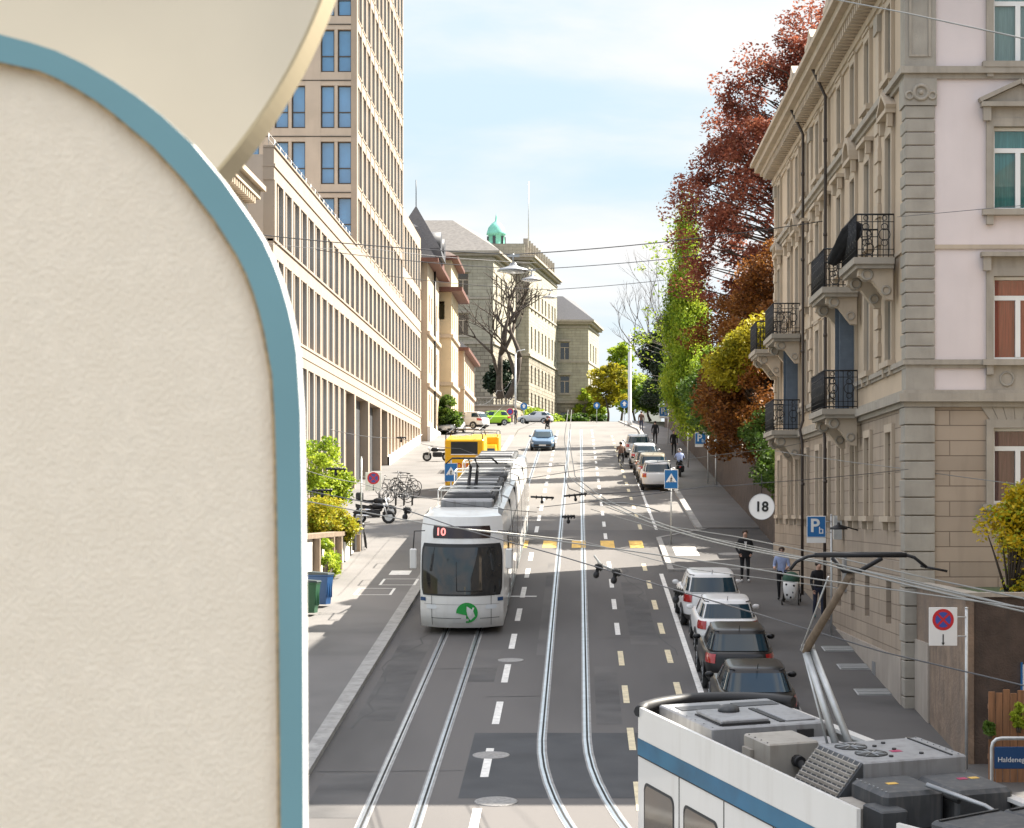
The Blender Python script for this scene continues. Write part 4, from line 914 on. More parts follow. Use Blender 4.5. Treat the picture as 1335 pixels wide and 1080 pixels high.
# terrace in front of the pink gable, with a rough retaining wall
tr = thing('terrace_wall', 'rough brown retaining wall below the pink facade, with a raised garden on top', 'wall', (12, 47, G(44.4)))
m = MB(); zt = 7.35
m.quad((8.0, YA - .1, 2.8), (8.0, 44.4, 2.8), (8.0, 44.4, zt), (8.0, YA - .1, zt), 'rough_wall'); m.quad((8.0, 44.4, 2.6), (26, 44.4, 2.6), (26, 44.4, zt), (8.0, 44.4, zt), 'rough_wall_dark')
m.box(7.985, 8.16, 44.37, 44.6, 2.7, zt - .001, 'rough_wall'); m.box(8.02, 26, 44.42, YA - .1, 6.6, zt - .02, 'earth'); m.build('wall', tr)
m = MB(); m.box(7.94, 8.3, 44.3, YA - .1, zt, zt + .09, 'trim_stone'); m.box(8.301, 26, 44.3, 44.65, zt, zt + .09, 'trim_stone'); m.build('coping', tr)
m = MB(); m.prism([(44.6, 3.9), (50.9, 3.9), (50.9, 6.35), (46.6, 5.9), (46.6, 4.4)][:3] + [(50.9, 6.3), (48.3, 6.1), (48.3, 4.2)], 7.93, 7.998, 'plinth', 'yz') if False else m.box(7.95, 7.998, 49.0, YA - .102, 3.5, 6.1, 'plinth'); m.build('plinth', tr)
m = MB(); m.box(9.15, 9.55, 44.32, 44.398, 5.05, 5.95, 'sign_white'); m.box(9.125, 9.15, 44.30, 44.396, 5.0, 6.0, 'sign_blue'); tag(m.build('notice_board', loc=(9.3, 44.35, 5)), 'white notice board with a blue edge on the dark end of the rough wall', 'notice board')
# wooden fence and the stop name board
fe = thing('wooden_fence', 'reddish wooden board fence below the rough wall at the right edge', 'fence', (11, 42.6, G(42.6)))
for i in range(30):
    m = MB(); x = 8.12 + i * .145; h = 5.55 + rnd.uniform(-.05, .08); m.bbox(x, x + .135, 42.6, 42.63, G(42.6) + .1, h, 'wood_fence', .008); m.build('board', fe)
m = MB(); m.box(8.12, 12.4, 42.631, 42.69, 4.2, 4.3, 'wood_fence'); m.box(8.12, 12.4, 42.631, 42.69, 5.2, 5.3, 'wood_fence')
for x in (8.3, 10.4, 12.5): m.box(x, x + .1, 42.691, 42.79, 3.5, 5.5, 'wood_fence')
m.build('rail', fe)
sb = thing('stop_sign', 'dark blue stop name board in a bent steel tube frame before the wooden fence', 'sign', (7.9, 38, G(38)))
m = MB(); m.tube([(7.30, 38, 3.0), (7.30, 38, 4.93), (7.32, 38, 5.02), (7.38, 38, 5.08), (7.48, 38, 5.1), (9.3, 38, 5.1), (9.4, 38, 5.08), (9.46, 38, 5.0), (9.48, 38, 4.9), (9.48, 38, 3.0)], .032, 'galv', 8); m.build('frame', sb)
m = MB(); m.bbox(7.345, 9.435, 37.985, 38.015, 4.56, 4.95, 'sign_navy', .01); bd = m.build('board', sb)
t = text_mb('Haldenegg', .128, 'sign_white', align='LEFT'); t.xform(T(7.40, 37.978, 4.72)); t.build('lettering', bd)
# retaining wall along the upper pavement on the right
rw = thing('retaining_wall', 'long dark brown retaining wall under the trees along the upper right pavement', 'wall', (8.4, 130, G(130)))
m = MB(); n_ = 30
for i in range(n_):
    a, b = 86.2 + i * 4, 90.2 + i * 4
    za, zb2 = G(a) + 3.0, G(b) + 3.0
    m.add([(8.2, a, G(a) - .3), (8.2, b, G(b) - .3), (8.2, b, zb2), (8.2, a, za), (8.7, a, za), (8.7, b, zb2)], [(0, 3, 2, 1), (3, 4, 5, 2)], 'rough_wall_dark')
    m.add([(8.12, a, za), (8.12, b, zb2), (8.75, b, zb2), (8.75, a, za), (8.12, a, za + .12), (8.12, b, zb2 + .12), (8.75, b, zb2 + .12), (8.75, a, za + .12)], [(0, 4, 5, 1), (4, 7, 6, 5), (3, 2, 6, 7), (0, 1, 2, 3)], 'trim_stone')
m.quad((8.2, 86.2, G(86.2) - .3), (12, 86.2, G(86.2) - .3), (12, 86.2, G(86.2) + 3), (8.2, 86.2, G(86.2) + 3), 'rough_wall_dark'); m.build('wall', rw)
m = MB(); strip(m, 8.7, 60, 86.2, 300, 2.9, 'earth', 8); struct(m.build('garden_ground'))
# low garden wall on the left
lw = thing('garden_wall', 'low weathered garden wall with a brown capping beside the wheeled bins', 'wall', (-9.2, 79, G(79)))
m = MB(); m.box(-9.4, -9.1, 66, 87.2, 4.6, 8.2, 'plaster_white'); m.build('wall', lw)
m = MB(); m.box(-9.5, -9.0, 66, 87.3, 8.2, 8.36, 'wood_old'); m.build('coping', lw)
for y in (73.5, 77.8, 80.3, 87.0): m = MB(); m.box(-9.09, -8.86, y - .16, y + .16, G(y) + .1, 8.199, 'wood_old'); m.build('post', lw)
m = MB(); m.box(-9.09, -9.02, 83.0, 84.2, G(83) + .15, 7.95, 'frame_white'); m.box(-9.02, -8.9, 85.3, 85.9, G(85.6) + .3, G(85.6) + 1.0, 'black_plastic'); m.build('door', lw)
m = MB(); m.box(-30, -9.4, 60, 88.5, 4.5, 7.9, 'earth'); struct(m.build('garden_ground'))

# unseen house added outside the right edge, only to shade the turning tram
ch = thing('shade_caster_house', 'unseen plain house added outside the right edge to shade the tram roof', 'house', (18, 18, G(18)))
mb = MB(); hl = [(a, a + 1.1, z, z + 1.9) for a in (3, 7, 11, 15, 19, 23, 27, 31, 35, 39) for z in (5.5, 9.5, 13.5)]
mb.wall((12, -4, 0), (0, 1, 0), 45, -2, 18, hl, .3, (-1, 0, 0), 'plaster_beige'); mb.quad((12, 41, -2), (24, 41, -2), (24, 41, 18), (12, 41, 18), 'plaster_beige'); mb.quad((12, -4, -2), (24, -4, -2), (24, -4, 18), (12, -4, 18), 'plaster_beige'); mb.quad((24, -4, -2), (24, 41, -2), (24, 41, 18), (24, -4, 18), 'plaster_beige'); mb.build('wall', ch)
for a, b, z, _ in hl: window(ch, ('ch',), lambda: old_window(1.1, 1.9), (12.24, -4 + a + .55, z), LEFT)
mb = MB(); mb.rings([[(11.3, -4.7, 18), (24.7, -4.7, 18), (24.7, 41.7, 18), (11.3, 41.7, 18)], [(11.3, -4.7, 18.3), (24.7, -4.7, 18.3), (24.7, 41.7, 18.3), (11.3, 41.7, 18.3)], [(15.5, 0, 21.5), (20, 0, 21.5), (20, 37, 21.5), (15.5, 37, 21.5)]], 'rooftile', caps=True); mb.build('roof', ch)
# ---------------------------------------------------------------- cars
def sgp(v, p): return math.copysign(abs(v) ** p, v)
def smooth(a, b, t): t = max(0, min(1, (t - a) / (b - a))); return t * t * (3 - 2 * t)
class Car:
    """rounded car built from superellipse rings; front is +Y, origin on the ground under the middle"""
    def __init__(s, L=4.3, W=1.8, H=1.5, belt=.95, hood=1.15, rear=.18, roofw=.62, nose=.2):
        s.L, s.W, s.H, s.belt, s.hood, s.rear, s.roofw, s.nose = L, W, H, belt, hood, rear, roofw, nose
        b = belt
        s.lev = [(.20, .86, .455), (.30, .95, .49), (.42, .985, .5), (.62, 1.0, .5), (b - .14, .985, .493), (b - .04, .955, .482), (b, .90, .47)]
    def lower(s, z, a):
        lv = s.lev
        for i in range(len(lv) - 1):
            if lv[i][0] <= z <= lv[i + 1][0] + 1e-9: break
        t = (z - lv[i][0]) / (lv[i + 1][0] - lv[i][0]); w = lv[i][1] + (lv[i + 1][1] - lv[i][1]) * t; l = lv[i][2] + (lv[i + 1][2] - lv[i][2]) * t
        x = s.W / 2 * w * sgp(math.cos(a), .38); y = s.L * l * sgp(math.sin(a), .34)
        zz = z - (s.nose * smooth(s.L / 2 - s.hood - .1, s.L / 2, y) if z > .5 else 0) * smooth(.5, s.belt, z)
        return Vector((x, y, zz))
    def green(s, t, a):                             # t 0 at the belt .. 1 at the roof edge
        y0b, y1b = -s.L / 2 + s.rear, s.L / 2 - s.hood; y0t, y1t = y0b + .42 + s.rear * .5, y1b - .80
        hw = s.W / 2 * (.90 + (s.roofw / .9 * .9 - .90 + .07) * t)
        y0 = y0b + (y0t - y0b) * t; y1 = y1b + (y1t - y1b) * t
        x = hw * sgp(math.cos(a), .36); y = (y0 + y1) / 2 + (y1 - y0) / 2 * sgp(math.sin(a), .36)
        return Vector((x, y, s.belt - .03 + (s.H - .05 - s.belt + .03) * t))
    def patch(s, fn, r0, r1, a0, a1, m, off=.008, n=8, k=3):
        mb = MB(); rings = []
        c = Vector((0, 0, .8))
        for j in range(k + 1):
            t = r0 + (r1 - r0) * j / k; row = []
            for i in range(n + 1):
                a = R(a0 + (a1 - a0) * i / n); p = fn(t, a); d = Vector((p.x / (s.W / 2), p.y / (s.L / 2) * 1.0, 0)); row.append(p + Vector((math.copysign(off, p.x) if abs(math.cos(a)) > .35 else 0, math.copysign(off, p.y) if abs(math.sin(a)) > .35 else 0, .002)))
            rings.append(row)
        return mb.rings(rings, m, closed=False, smooth=True)
    def make(s, name, label, loc, yaw, paint, group=None, pitch=None, roof=None, tail=True, rack=False):
        N = 48; A = [2 * math.pi * i / N for i in range(N)]
        p = PITCH if pitch is None else pitch
        t = thing(name, label, 'car', loc, (p if abs(yaw) < 1.6 else -p, 0, yaw), group)
        mb = MB(); rings = [[s.lower(z, a) for a in A] for z, _, _ in s.lev]
        top = rings[-1]; rings.append([Vector((v.x * .8, v.y * .86, v.z + .025)) for v in top]); rings.append([Vector((v.x * .2, v.y * .3, s.belt + .0)) for v in top])
        mb.rings(rings, 'car_' + paint, caps=True, smooth=True, mfun=lambda i, j: 'black_plastic' if i == 0 else 'car_' + paint); mb.build('body', t, local=True)
        mb = MB(); ts = [0, .2, .5, .8, .93, 1.0]; rings = [[s.green(q_, a) for a in A] for q_ in ts]
        e = rings[-1]; c0 = sum((v.y for v in e)) / N
        rings += [[Vector((v.x * k, c0 + (v.y - c0) * k, s.H - .05 + dz)) for v in e] for k, dz in ((.95, .025), (.8, .042), (.4, .05))]
        mb.rings(rings, roof or ('car_' + paint), caps=True, smooth=True); cb = mb.build('cabin', t, local=True)
        gl = 'car_glass'
        for nm, a0, a1 in (('windscreen', 51, 129), ('rear_window', 231, 309)): s.patch(s.green, .12, .86, a0, a1, gl, .012, 14).build(nm, t, local=True)
        for a0, a1 in ((-41, -3), (2, 40), (140, 178), (183, 221)): s.patch(s.green, .14, .84, a0, a1, gl, .010).build('side_window', t, local=True)
        zb = s.belt
        if tail:
            for a0, a1 in ((208, 247), (293, 332)): s.patch(s.lower, zb - .27, zb - .045, a0, a1, 'tail_red', .014, 10).build('tail_light', t, local=True)
        for a0, a1 in ((38, 64), (116, 142)): s.patch(s.lower, .58, .72, a0, a1, 'lamp_lens', .014).build('headlight', t, local=True)
        m = MB(); m.merge(s.patch(s.lower, .22, .40, 205, 335, 'black_plastic', .012, 20, 2)); m.build('bumper', t, local=True)
        m = MB(); m.merge(s.patch(s.lower, .34, .50, 66, 114, 'black_plastic', .012, 10, 2)); m.build('grille', t, local=True)
        m = MB(); m.box(-.26, .26, -s.L / 2 - .03, -s.L / 2 - .012, .50, .61, 'plate_white'); m.build('number_plate', t, local=True)
        m = MB(); m.box(-.26, .26, s.L / 2 + .012, s.L / 2 + .03, .38, .49, 'plate_white'); m.build('number_plate', t, local=True)
        for x in (-1, 1):
            m = MB(); m.ball((x * (s.W / 2 + .06), s.L / 2 - s.hood - .55, zb + .06), .11, .07, .075, 'car_' + paint); m.build('mirror', t, local=True)
            for y in (-.30, .31):
                w_ = MB(); xo = x * (s.W / 2 - .19); w_.tube([(xo, s.L * y, .32), (xo + x * .05, s.L * y, .32), (xo + x * .19, s.L * y, .32), (xo + x * .205, s.L * y, .32)], [.28, .32, .32, .29], 'rubber', 20); wo = w_.build('wheel', t, local=True)
                r = MB(); r.cyl((xo + x * .2, s.L * y, .32), .21, x * .012, 'car_silver', 'x', 16)
                for k in range(5): r.tube([(xo + x * .214, s.L * y, .32), (xo + x * .214, s.L * y + .18 * math.cos(k * 1.257), .32 + .18 * math.sin(k * 1.257))], .022, 'black_plastic', 5)
                r.build('rim', wo, local=True)
                ar = MB(); ar.torus((x * (s.W / 2 - .004), s.L * y, .32), .355, .03, 'black_plastic', 'x', 14, 5, 0, 180); ar.build('wheel_arch', t, local=True)
        m = MB(); m.tube([(0, -s.L / 2 + s.rear + .55, s.H - .02), (0, -s.L / 2 + s.rear + .35, s.H + .12)], [.012, .006], 'black_plastic', 5); m.build('aerial', t, local=True)
        m = MB(); m.tube([s.green(.93, R(a)) + Vector((0, 0, .03)) for a in (60, 30, 0, -30, -60)], .014, 'black_plastic' if not rack else 'chrome', 5); m.build('roof_rail', t, local=True)
        m = MB(); m.tube([s.green(.93, R(180 - a)) + Vector((0, 0, .03)) for a in (60, 30, 0, -30, -60)], .014, 'black_plastic' if not rack else 'chrome', 5); m.build('roof_rail', t, local=True)
        return t
def carpos(x, y): return (x, y, G(y) + .005)
suv = dict(L=4.4, W=1.86, H=1.62, belt=1.05, hood=1.1, rear=.10, roofw=.68)
hat = dict(L=4.2, W=1.8, H=1.48, belt=.98, hood=1.1, rear=.14, roofw=.66)
gp = 'cars parked along the right kerb'
Car(**suv).make('parked_car', 'white tall car, farthest of the four parked beside the man in the black jacket', carpos(4.05, 67.6), R(1), 'white', gp)
Car(**hat).make('parked_car', 'white hatchback parked just ahead of the glossy black hatchback', carpos(4.18, 62.1), 0, 'white', gp)
Car(L=4.25, W=1.82, H=1.52, belt=1.0, hood=1.1, rear=.12, roofw=.66).make('parked_car', 'glossy black hatchback with large red tail lights, parked behind the white hatchback', carpos(4.05, 55.9), 0, 'black', gp)
c4 = Car(L=4.4, W=1.82, H=1.47, belt=.96, hood=1.15, rear=.3, roofw=.64); o4 = c4.make('parked_car', 'black car half hidden behind the roof of the blue striped tram', carpos(4.02, 49.9), 0, 'black', gp)
vx = lambda y: 4.45 - .008 * (y - 121)
Car(**suv).make('parked_car', 'white estate car just beyond the blue crossing sign on the right', carpos(vx(123), 123), 0, 'white', gp)
Car(L=4.5, W=1.85, H=1.72, belt=1.08, hood=1.0, rear=.1, roofw=.7).make('parked_car', 'dark beige van with black windows, second from the front of the upper row', carpos(vx(129), 129), 0, 'beige', gp)
Car(**hat).make('parked_car', 'dark grey car squeezed in the middle of the upper row', carpos(vx(135.2), 135.2), 0, 'graphite', gp)
Car(**suv).make('parked_car', 'silver car with a pale blue rear window in the upper row', carpos(vx(142), 142), 0, 'silver', gp)
Car(**suv).make('parked_car', 'pale grey car at the far end of the upper row', carpos(vx(154), 154), 0, 'silver', gp)
Car(**hat).make('dark_car', 'dark blue car driving down the hill towards the viewer behind the white tram', carpos(-2.75, 163), R(180), 'blue', None)
gq = 'cars on the hilltop'
Car(**hat).make('parked_car', 'light blue car parked by the green bush on the hilltop', carpos(-11.2, 188), R(168), 'silver', gq, .06)
Car(**suv).make('parked_car', 'white car parked askew between the light blue car and the green car', carpos(-10.6, 202), R(60), 'palewhite', gq, .03)
Car(**hat).make('parked_car', 'small white car nose to nose with the bright green car', carpos(-11.3, 222), R(170), 'white', gq, .04)
Car(**suv).make('parked_car', 'bright lime green car on the hilltop below the dark terrace', carpos(-9.6, 232), R(110), 'green', gq, .02)
Car(**hat).make('parked_car', 'silver saloon standing sideways on the hilltop beside the round red sign', carpos(-5.2, 255), R(75), 'silver', gq, .02)
# ---------------------------------------------------------------- yellow delivery vans
def van(label, loc, yaw, facing):
    t = thing('delivery_van', label, 'van', loc, (PITCH if abs(yaw) < 1 else -PITCH, 0, yaw), 'yellow delivery vans')
    W, L, H = 2.1, 6.2, 3.15; y0 = -L / 2
    m = MB(); m.bbox(-W / 2, W / 2, y0 + .04, y0 + 4.3, .55, H - .35, 'car_yellow', .06); m.build('cargo_box', t, local=True)
    m = MB(); m.rings([[(-W / 2 + .05, y0 + 4.3, .45), (W / 2 - .05, y0 + 4.3, .45), (W / 2 - .05, L / 2, .45), (-W / 2 + .05, L / 2, .45)], [(-W / 2 + .05, y0 + 4.3, 1.25), (W / 2 - .05, y0 + 4.3, 1.25), (W / 2 - .08, L / 2, 1.2), (-W / 2 + .08, L / 2, 1.2)], [(-W / 2 + .14, y0 + 4.3, 2.25), (W / 2 - .14, y0 + 4.3, 2.25), (W / 2 - .2, L / 2 - .75, 2.25), (-W / 2 + .2, L / 2 - .75, 2.25)]], 'car_yellow', caps=True); cb = m.build('cab', t, local=True)
    m = MB(); m.quad((-W / 2 + .16, L / 2 - .05, 1.30), (W / 2 - .16, L / 2 - .05, 1.30), (W / 2 - .26, L / 2 - .66, 2.12), (-W / 2 + .26, L / 2 - .66, 2.12), 'car_glass'); m.build('windscreen', cb, local=True)
    m = MB(); m.bbox(-.92, .92, y0, y0 + .045, .62, 2.0, 'car_yellow', .012); m.box(-.008, .008, y0 - .006, y0 - .001, .64, 1.98, 'black_plastic'); m.box(.45, .49, y0 - .03, y0 - .001, .8, 1.9, 'chrome'); d = m.build('rear_door', t, local=True)
    tx = text_mb('DHL', .36, 'letter_red', bold=.01); tx.xform(T(-.05, y0 - .008, 1.52)); tx.build('lettering', d, local=True)
    m = MB(); m.box(-.72, .72, y0 + .02, y0 + .046, 2.1, 2.68, 'interior'); m.box(-.72, .72, y0 + .0, y0 + .03, 2.06, 2.1, 'car_white'); m.box(-.5, .1, y0 + .005, y0 + .02, 2.62, 2.68, 'black_plastic'); m.build('rear_window', t, local=True)
    m = MB()
    for x in (-W / 2 + .06, W / 2 - .06):
        m.tube([(x, y0 + .06, H - .36), (x, y0 + .06, H - .14), (x * .9, y0 + .08, H - .04)], .035, 'black_plastic', 6); m.tube([(x, y0 + 4.2, H - .36), (x * .9, y0 + 4.2, H - .04)], .03, 'black_plastic', 6)
    for y in (y0 + .08, y0 + 4.2): m.tube([(-W / 2 * .86, y, H - .04), (W / 2 * .86, y, H - .04)], .035, 'black_plastic', 6)
    for x in (-.85, .85): m.tube([(x, y0 + .08, H - .04), (x, y0 + 4.2, H - .04)], .03, 'black_plastic', 6)
    m.tube([(-.7, y0 + .1, H - .3), (.55, y0 + .1, H - .08)], .02, 'chrome', 5); m.build('roof_rack', t, local=True)
    for x in (-.99, .99): m = MB(); m.bbox(x - .05, x + .05, y0 - .01, y0 + .03, .75, 1.15, 'tail_red', .01); m.build('tail_light', t, local=True)
    for x in (-.72, .72): m = MB(); m.bbox(x - .2, x + .2, L / 2 - .02, L / 2 + .015, .85, 1.08, 'lamp_lens', .02); m.build('headlight', t, local=True)
    m = MB(); m.bbox(-W / 2, W / 2, y0 - .08, y0 + .03, .4, .56, 'black_plastic', .02); m.build('bumper', t, local=True)
    for x in (-1, 1):
        m = MB(); m.box(x * 1.12 - .07, x * 1.12 + .07, L / 2 - .95, L / 2 - .86, 1.35, 1.75, 'black_plastic'); m.build('mirror', t, local=True)
        for y in (-1.9, 2.0):
            m = MB(); m.tube([(x * .82, y, .37), (x * 1.04, y, .37)], [.37, .36], 'rubber', 18); wo = m.build('wheel', t, local=True); m = MB(); m.cyl((x * 1.04, y, .37), .22, x * .012, 'steel_grey', 'x', 14); m.build('rim', wo, local=True)
    return t
van('yellow delivery van with red letters, seen from behind left of the tram', carpos(-6.2, 119.2), R(0), False).scale = (1, 1, 1.13)
van('yellow delivery van facing the viewer, half hidden behind the other yellow van', carpos(-5.95, 136), R(180), True).scale = (.86, .86, .84)
# ---------------------------------------------------------------- white tram coming down the street
t1 = thing('white_tram', 'long white articulated tram with a green round emblem on its front', 'tram', (-3.5, 63.7, G(63.7)), (PITCH, 0, 0))
HW = 1.24; LT = 33.0
def tfront(u, z):                                    # u -1..1 across, front surface, local front towards -Y
    b = .55 * abs(u) ** 2.4
    rake = 0 if z < 1.1 else .16 * (z - 1.1) ** 1.5
    low = .22 * max(0, (.75 - z) / .5) ** 2
    hw = HW * (1 - .02 * max(0, z - 2.4) - .10 * max(0, z - 3.15) - .04 * max(0, .6 - z))
    return Vector((u * hw, b + rake + low, z))
us = [i / 12 - 1 for i in range(25)]
mb = MB(); zs_ = [.22, .32, .45, .6, .75, .9, 1.1, 1.3, 1.6, 2.0, 2.4, 2.75, 2.95, 3.15, 3.3, 3.42, 3.5]
mb.rings([[tfront(u, z) for u in us] for z in zs_], 'tram_white', closed=False, smooth=True)
tl = [tfront(u, 3.5) for u in us]; mb.rings([tl, [Vector((v.x * .9, max(v.y + .35, 1.3), 3.56)) for v in tl], [Vector((v.x * .85, 3.2, 3.58)) for v in tl]], 'tram_white', closed=False, smooth=True)
for sgn in (-1, 1):
    e = [tfront(sgn, z) for z in zs_]; mb.rings([e, [Vector((v.x, 4.4, v.z)) for v in e]], 'tram_white', closed=False, smooth=True)
mb.build('front_cab', t1, local=True)
def fpatch(u0, u1, z0, z1, m, off=.012, n=14, k=6, rnd_=.0):
    r = []
    for j in range(k + 1):
        z = z0 + (z1 - z0) * j / k; row = []
        sq_ = 1 - rnd_ * abs(2 * j / k - 1) ** 6
        for i in range(n + 1):
            u = (u0 + u1) / 2 + (u1 - u0) / 2 * (2 * i / n - 1) * sq_
            row.append(tfront(u, z) + Vector((.006 * u, -off, 0)))
        r.append(row)
    return MB().rings(r, m, closed=False, smooth=True)
fpatch(-.97, .97, 1.20, 2.72, 'black_plastic', .010, 24, 8, .05).build('windscreen_frame', t1, local=True)
wsc = fpatch(-.93, .93, 1.25, 2.62, 'tram_glass', .018, 24, 8, .04).build('windscreen', t1, local=True)
m = MB(); m.tube([tfront(u, 1.35) + Vector((0, -.03, 0)) for u in (.5, .2, -.1)], .016, 'black_plastic', 5); m.tube([tfront(-.1, 1.35) + Vector((0, -.03, 0)), tfront(-.12, 2.2) + Vector((0, -.03, 0))], .012, 'black_plastic', 5); m.build('wiper', t1, local=True)
dsp = fpatch(-.70, .70, 2.88, 3.24, 'led_black', .014, 12, 3, .02).build('destination_display', t1, local=True)
tx = text_mb('10', .30, 'led_red', bold=.008); tx.v = [tuple(tfront((x - .60) / 1.18, z + 3.06) + Vector((0, -.024 + y, 0))) for x, y, z in tx.v]; tx.build('route_number', dsp, local=True)
for s_ in (-1, 1):
    fpatch(s_ * .58, s_ * .84, .80, .93, 'lamp_lens', .014, 8, 3, .2).build('headlight', t1, local=True)
    m = MB(); m.merge(fpatch(s_ * .86, s_ * .99, 1.02, 1.13, 'sign_navy', .013, 6, 4)); m.build('side_stripe', t1, local=True)
    m = MB(); m.tube([(s_ * 1.1, .55, 3.1), (s_ * 1.38, .2, 3.12), (s_ * 1.42, .2, 2.6)], .018, 'black_plastic', 6); m.bbox(s_ * 1.42 - .1, s_ * 1.42 + .1, .15, .27, 2.0, 2.6, 'tram_white', .03); m.build('mirror', t1, local=True)
m = MB(); N = 26                                       # green speech-bubble emblem with a white V
cx_, cz_, rr = .17, .70, .31
disc = [tfront((cx_ + rr * math.cos(a)) / 1.2, cz_ + rr * math.sin(a)) + Vector((0, -.020, 0)) for a in [2 * math.pi * k / N for k in range(N)]]
quarter = [p for k, p in enumerate(disc) if not (math.pi * 1.02 < 2 * math.pi * k / N < math.pi * 1.45)]
m.add(quarter + [tfront(cx_ / 1.2, cz_ - .10) + Vector((0, -.020, 0))], [], 'logo_green')
ordr = [k for k in range(N)]; pts = []
for k in ordr:
    a = 2 * math.pi * k / N
    if math.pi * 1.06 < a < math.pi * 1.45: continue
    pts.append(disc[k])
    if a <= math.pi * 1.06 and 2 * math.pi * (k + 1) / N > math.pi * 1.06: pts.append(tfront((cx_ - .02) / 1.2, cz_ - .07) + Vector((0, -.020, 0)))
m = MB(); m.add(pts, [tuple(range(len(pts)))], 'logo_green'); lg = m.build('emblem', t1, local=True)
m = MB(); m.add([tfront((cx_ + a) / 1.2, cz_ + b) + Vector((0, -.027, 0)) for a, b in ((.01, .15), (.055, .17), (.11, -.01), (.165, .17), (.21, .15), (.132, -.10), (.088, -.10))], [(0, 1, 2, 6), (2, 3, 4, 5), (2, 5, 6)], 'sign_white'); m.build('emblem_mark', lg, local=True)
m = MB(); m.merge(fpatch(-.72, .0, .52, .535, 'black_plastic', .013, 8, 1)); m.merge(fpatch(-.2, .18, .38, .52, 'plate_white', .012, 4, 2)); m.merge(fpatch(.45, .9, .52, .535, 'black_plastic', .013, 8, 1)); m.merge(fpatch(-.715, -.705, .3, 1.2, 'black_plastic', .012, 1, 6)); m.merge(fpatch(.705, .715, .3, 1.2, 'black_plastic', .012, 1, 6)); m.merge(fpatch(-.9, .9, .9 + .04, .95, 'rail_bed', .011, 16, 1)); m.build('bumper_flap', t1, local=True)
segs = [(4.42, 8.6), (9.3, 14.2), (14.9, 19.6), (20.3, 25.2), (25.9, 32.8)]
def section(y0, y1):
    pr = [(-HW, .35), (HW, .35), (HW + .01, 1.2), (HW, 2.4), (HW * .97, 3.1), (HW * .9, 3.42), (HW * .75, 3.5), (-HW * .75, 3.5), (-HW * .9, 3.42), (-HW * .97, 3.1), (-HW, 2.4), (-HW - .01, 1.2)]
    return MB().prism(pr[::-1], y0, y1, 'tram_white')
for i, (a, b) in enumerate(segs):
    body = section(a, b).build('carriage', t1, local=True)
    for s_ in (-1, 1):
        n_ = max(2, int((b - a) / 1.35)); d = (b - a) / n_
        for k in range(n_):
            y0_, y1_ = a + k * d + .1, a + (k + 1) * d - .1; door = k % 3 == 1; x = s_ * (HW + .018)
            m = MB(); m.add([(x, y0_, .55 if door else 1.25), (x, y1_, .55 if door else 1.25), (x * .995, y1_, 2.62), (x * .995, y0_, 2.62)], [(0, 1, 2, 3)], 'tram_glass'); m.build('door' if door else 'window', body, local=True)
    m = MB(); m.merge(MB().box(-HW - .014, HW + .014, a + .05, b - .05, .36, .62, 'tram_grey')); m.build('skirt', body, local=True)
for (a, b) in zip(segs, segs[1:]):
    m = MB(); n_ = 6
    for k in range(n_):
        y = a[1] + .04 + k * (b[0] - a[1] - .08) / n_; dd = (b[0] - a[1] - .08) / n_; m.box(-HW + .06, HW - .06, y, y + dd * .6, .5, 3.38, 'rubber'); m.box(-HW + .14, HW - .14, y + dd * .6, y + dd, .55, 3.33, 'rubber')
    m.build('bellows', t1, local=True)
m = MB(); m.box(-1.0, 1.0, 1.2, 32, .12, .34, 'rubber'); m.build('undercarriage', t1, local=True)
for i, (y0_, y1_, z1_, mm) in enumerate(((3.5, 4.3, 3.78, 'roofbox'), (5.1, 8.2, 3.82, 'roof_deck'), (9.6, 13.6, 3.8, 'roof_deck'), (15.2, 19.2, 3.78, 'roof_deck'), (20.8, 24.6, 3.8, 'roof_deck'), (26.4, 31.5, 3.75, 'roof_deck'))):
    m = MB(); m.bbox(-.82, .82, y0_, y1_, 3.505, z1_, mm, .05)
    if i: 
        for k in range(4): m.bbox(-.7, .7, y0_ + .3 + k * .8, y0_ + .75 + k * .8, z1_ + .002, z1_ + .09, ('roofbox', 'roofbox_dark')[k % 2], .02)
    m.build('roof_box', t1, local=True)
for y in (4.9, 13.9, 19.4):
    m = MB()
    for x in (-.98, .98): m.tube([(x, y, 3.45), (x, y, 3.98), (x, y + 1.6, 3.98), (x, y + 1.6, 3.45)], .02, 'frame_white', 6)
    m.tube([(-.98, y, 3.98), (.98, y, 3.98)], .028, 'frame_white', 6); m.tube([(-.98, y + 1.6, 3.98), (.98, y + 1.6, 3.98)], .028, 'frame_white', 6); m.build('roof_frame', t1, local=True)
m = MB(); m.tube([(-.12, 6.6, 3.85), (-.12, 8.4, 4.5), (-.1, 6.9, 4.85)], [.06, .05, .035], 'dark_iron', 8); m.tube([(.12, 6.6, 3.85), (.12, 8.4, 4.5), (.1, 6.9, 4.85)], [.06, .05, .035], 'dark_iron', 8)
for y in (6.75, 7.05): m.tube([(-.85, y, 4.7), (-.65, y, 4.88), (.65, y, 4.88), (.85, y, 4.7)], .025, 'dark_iron', 6)
m.tube([(-.25, 6.75, 4.86), (-.25, 7.05, 4.86)], .02, 'dark_iron', 5); m.build('pantograph', t1, local=True)
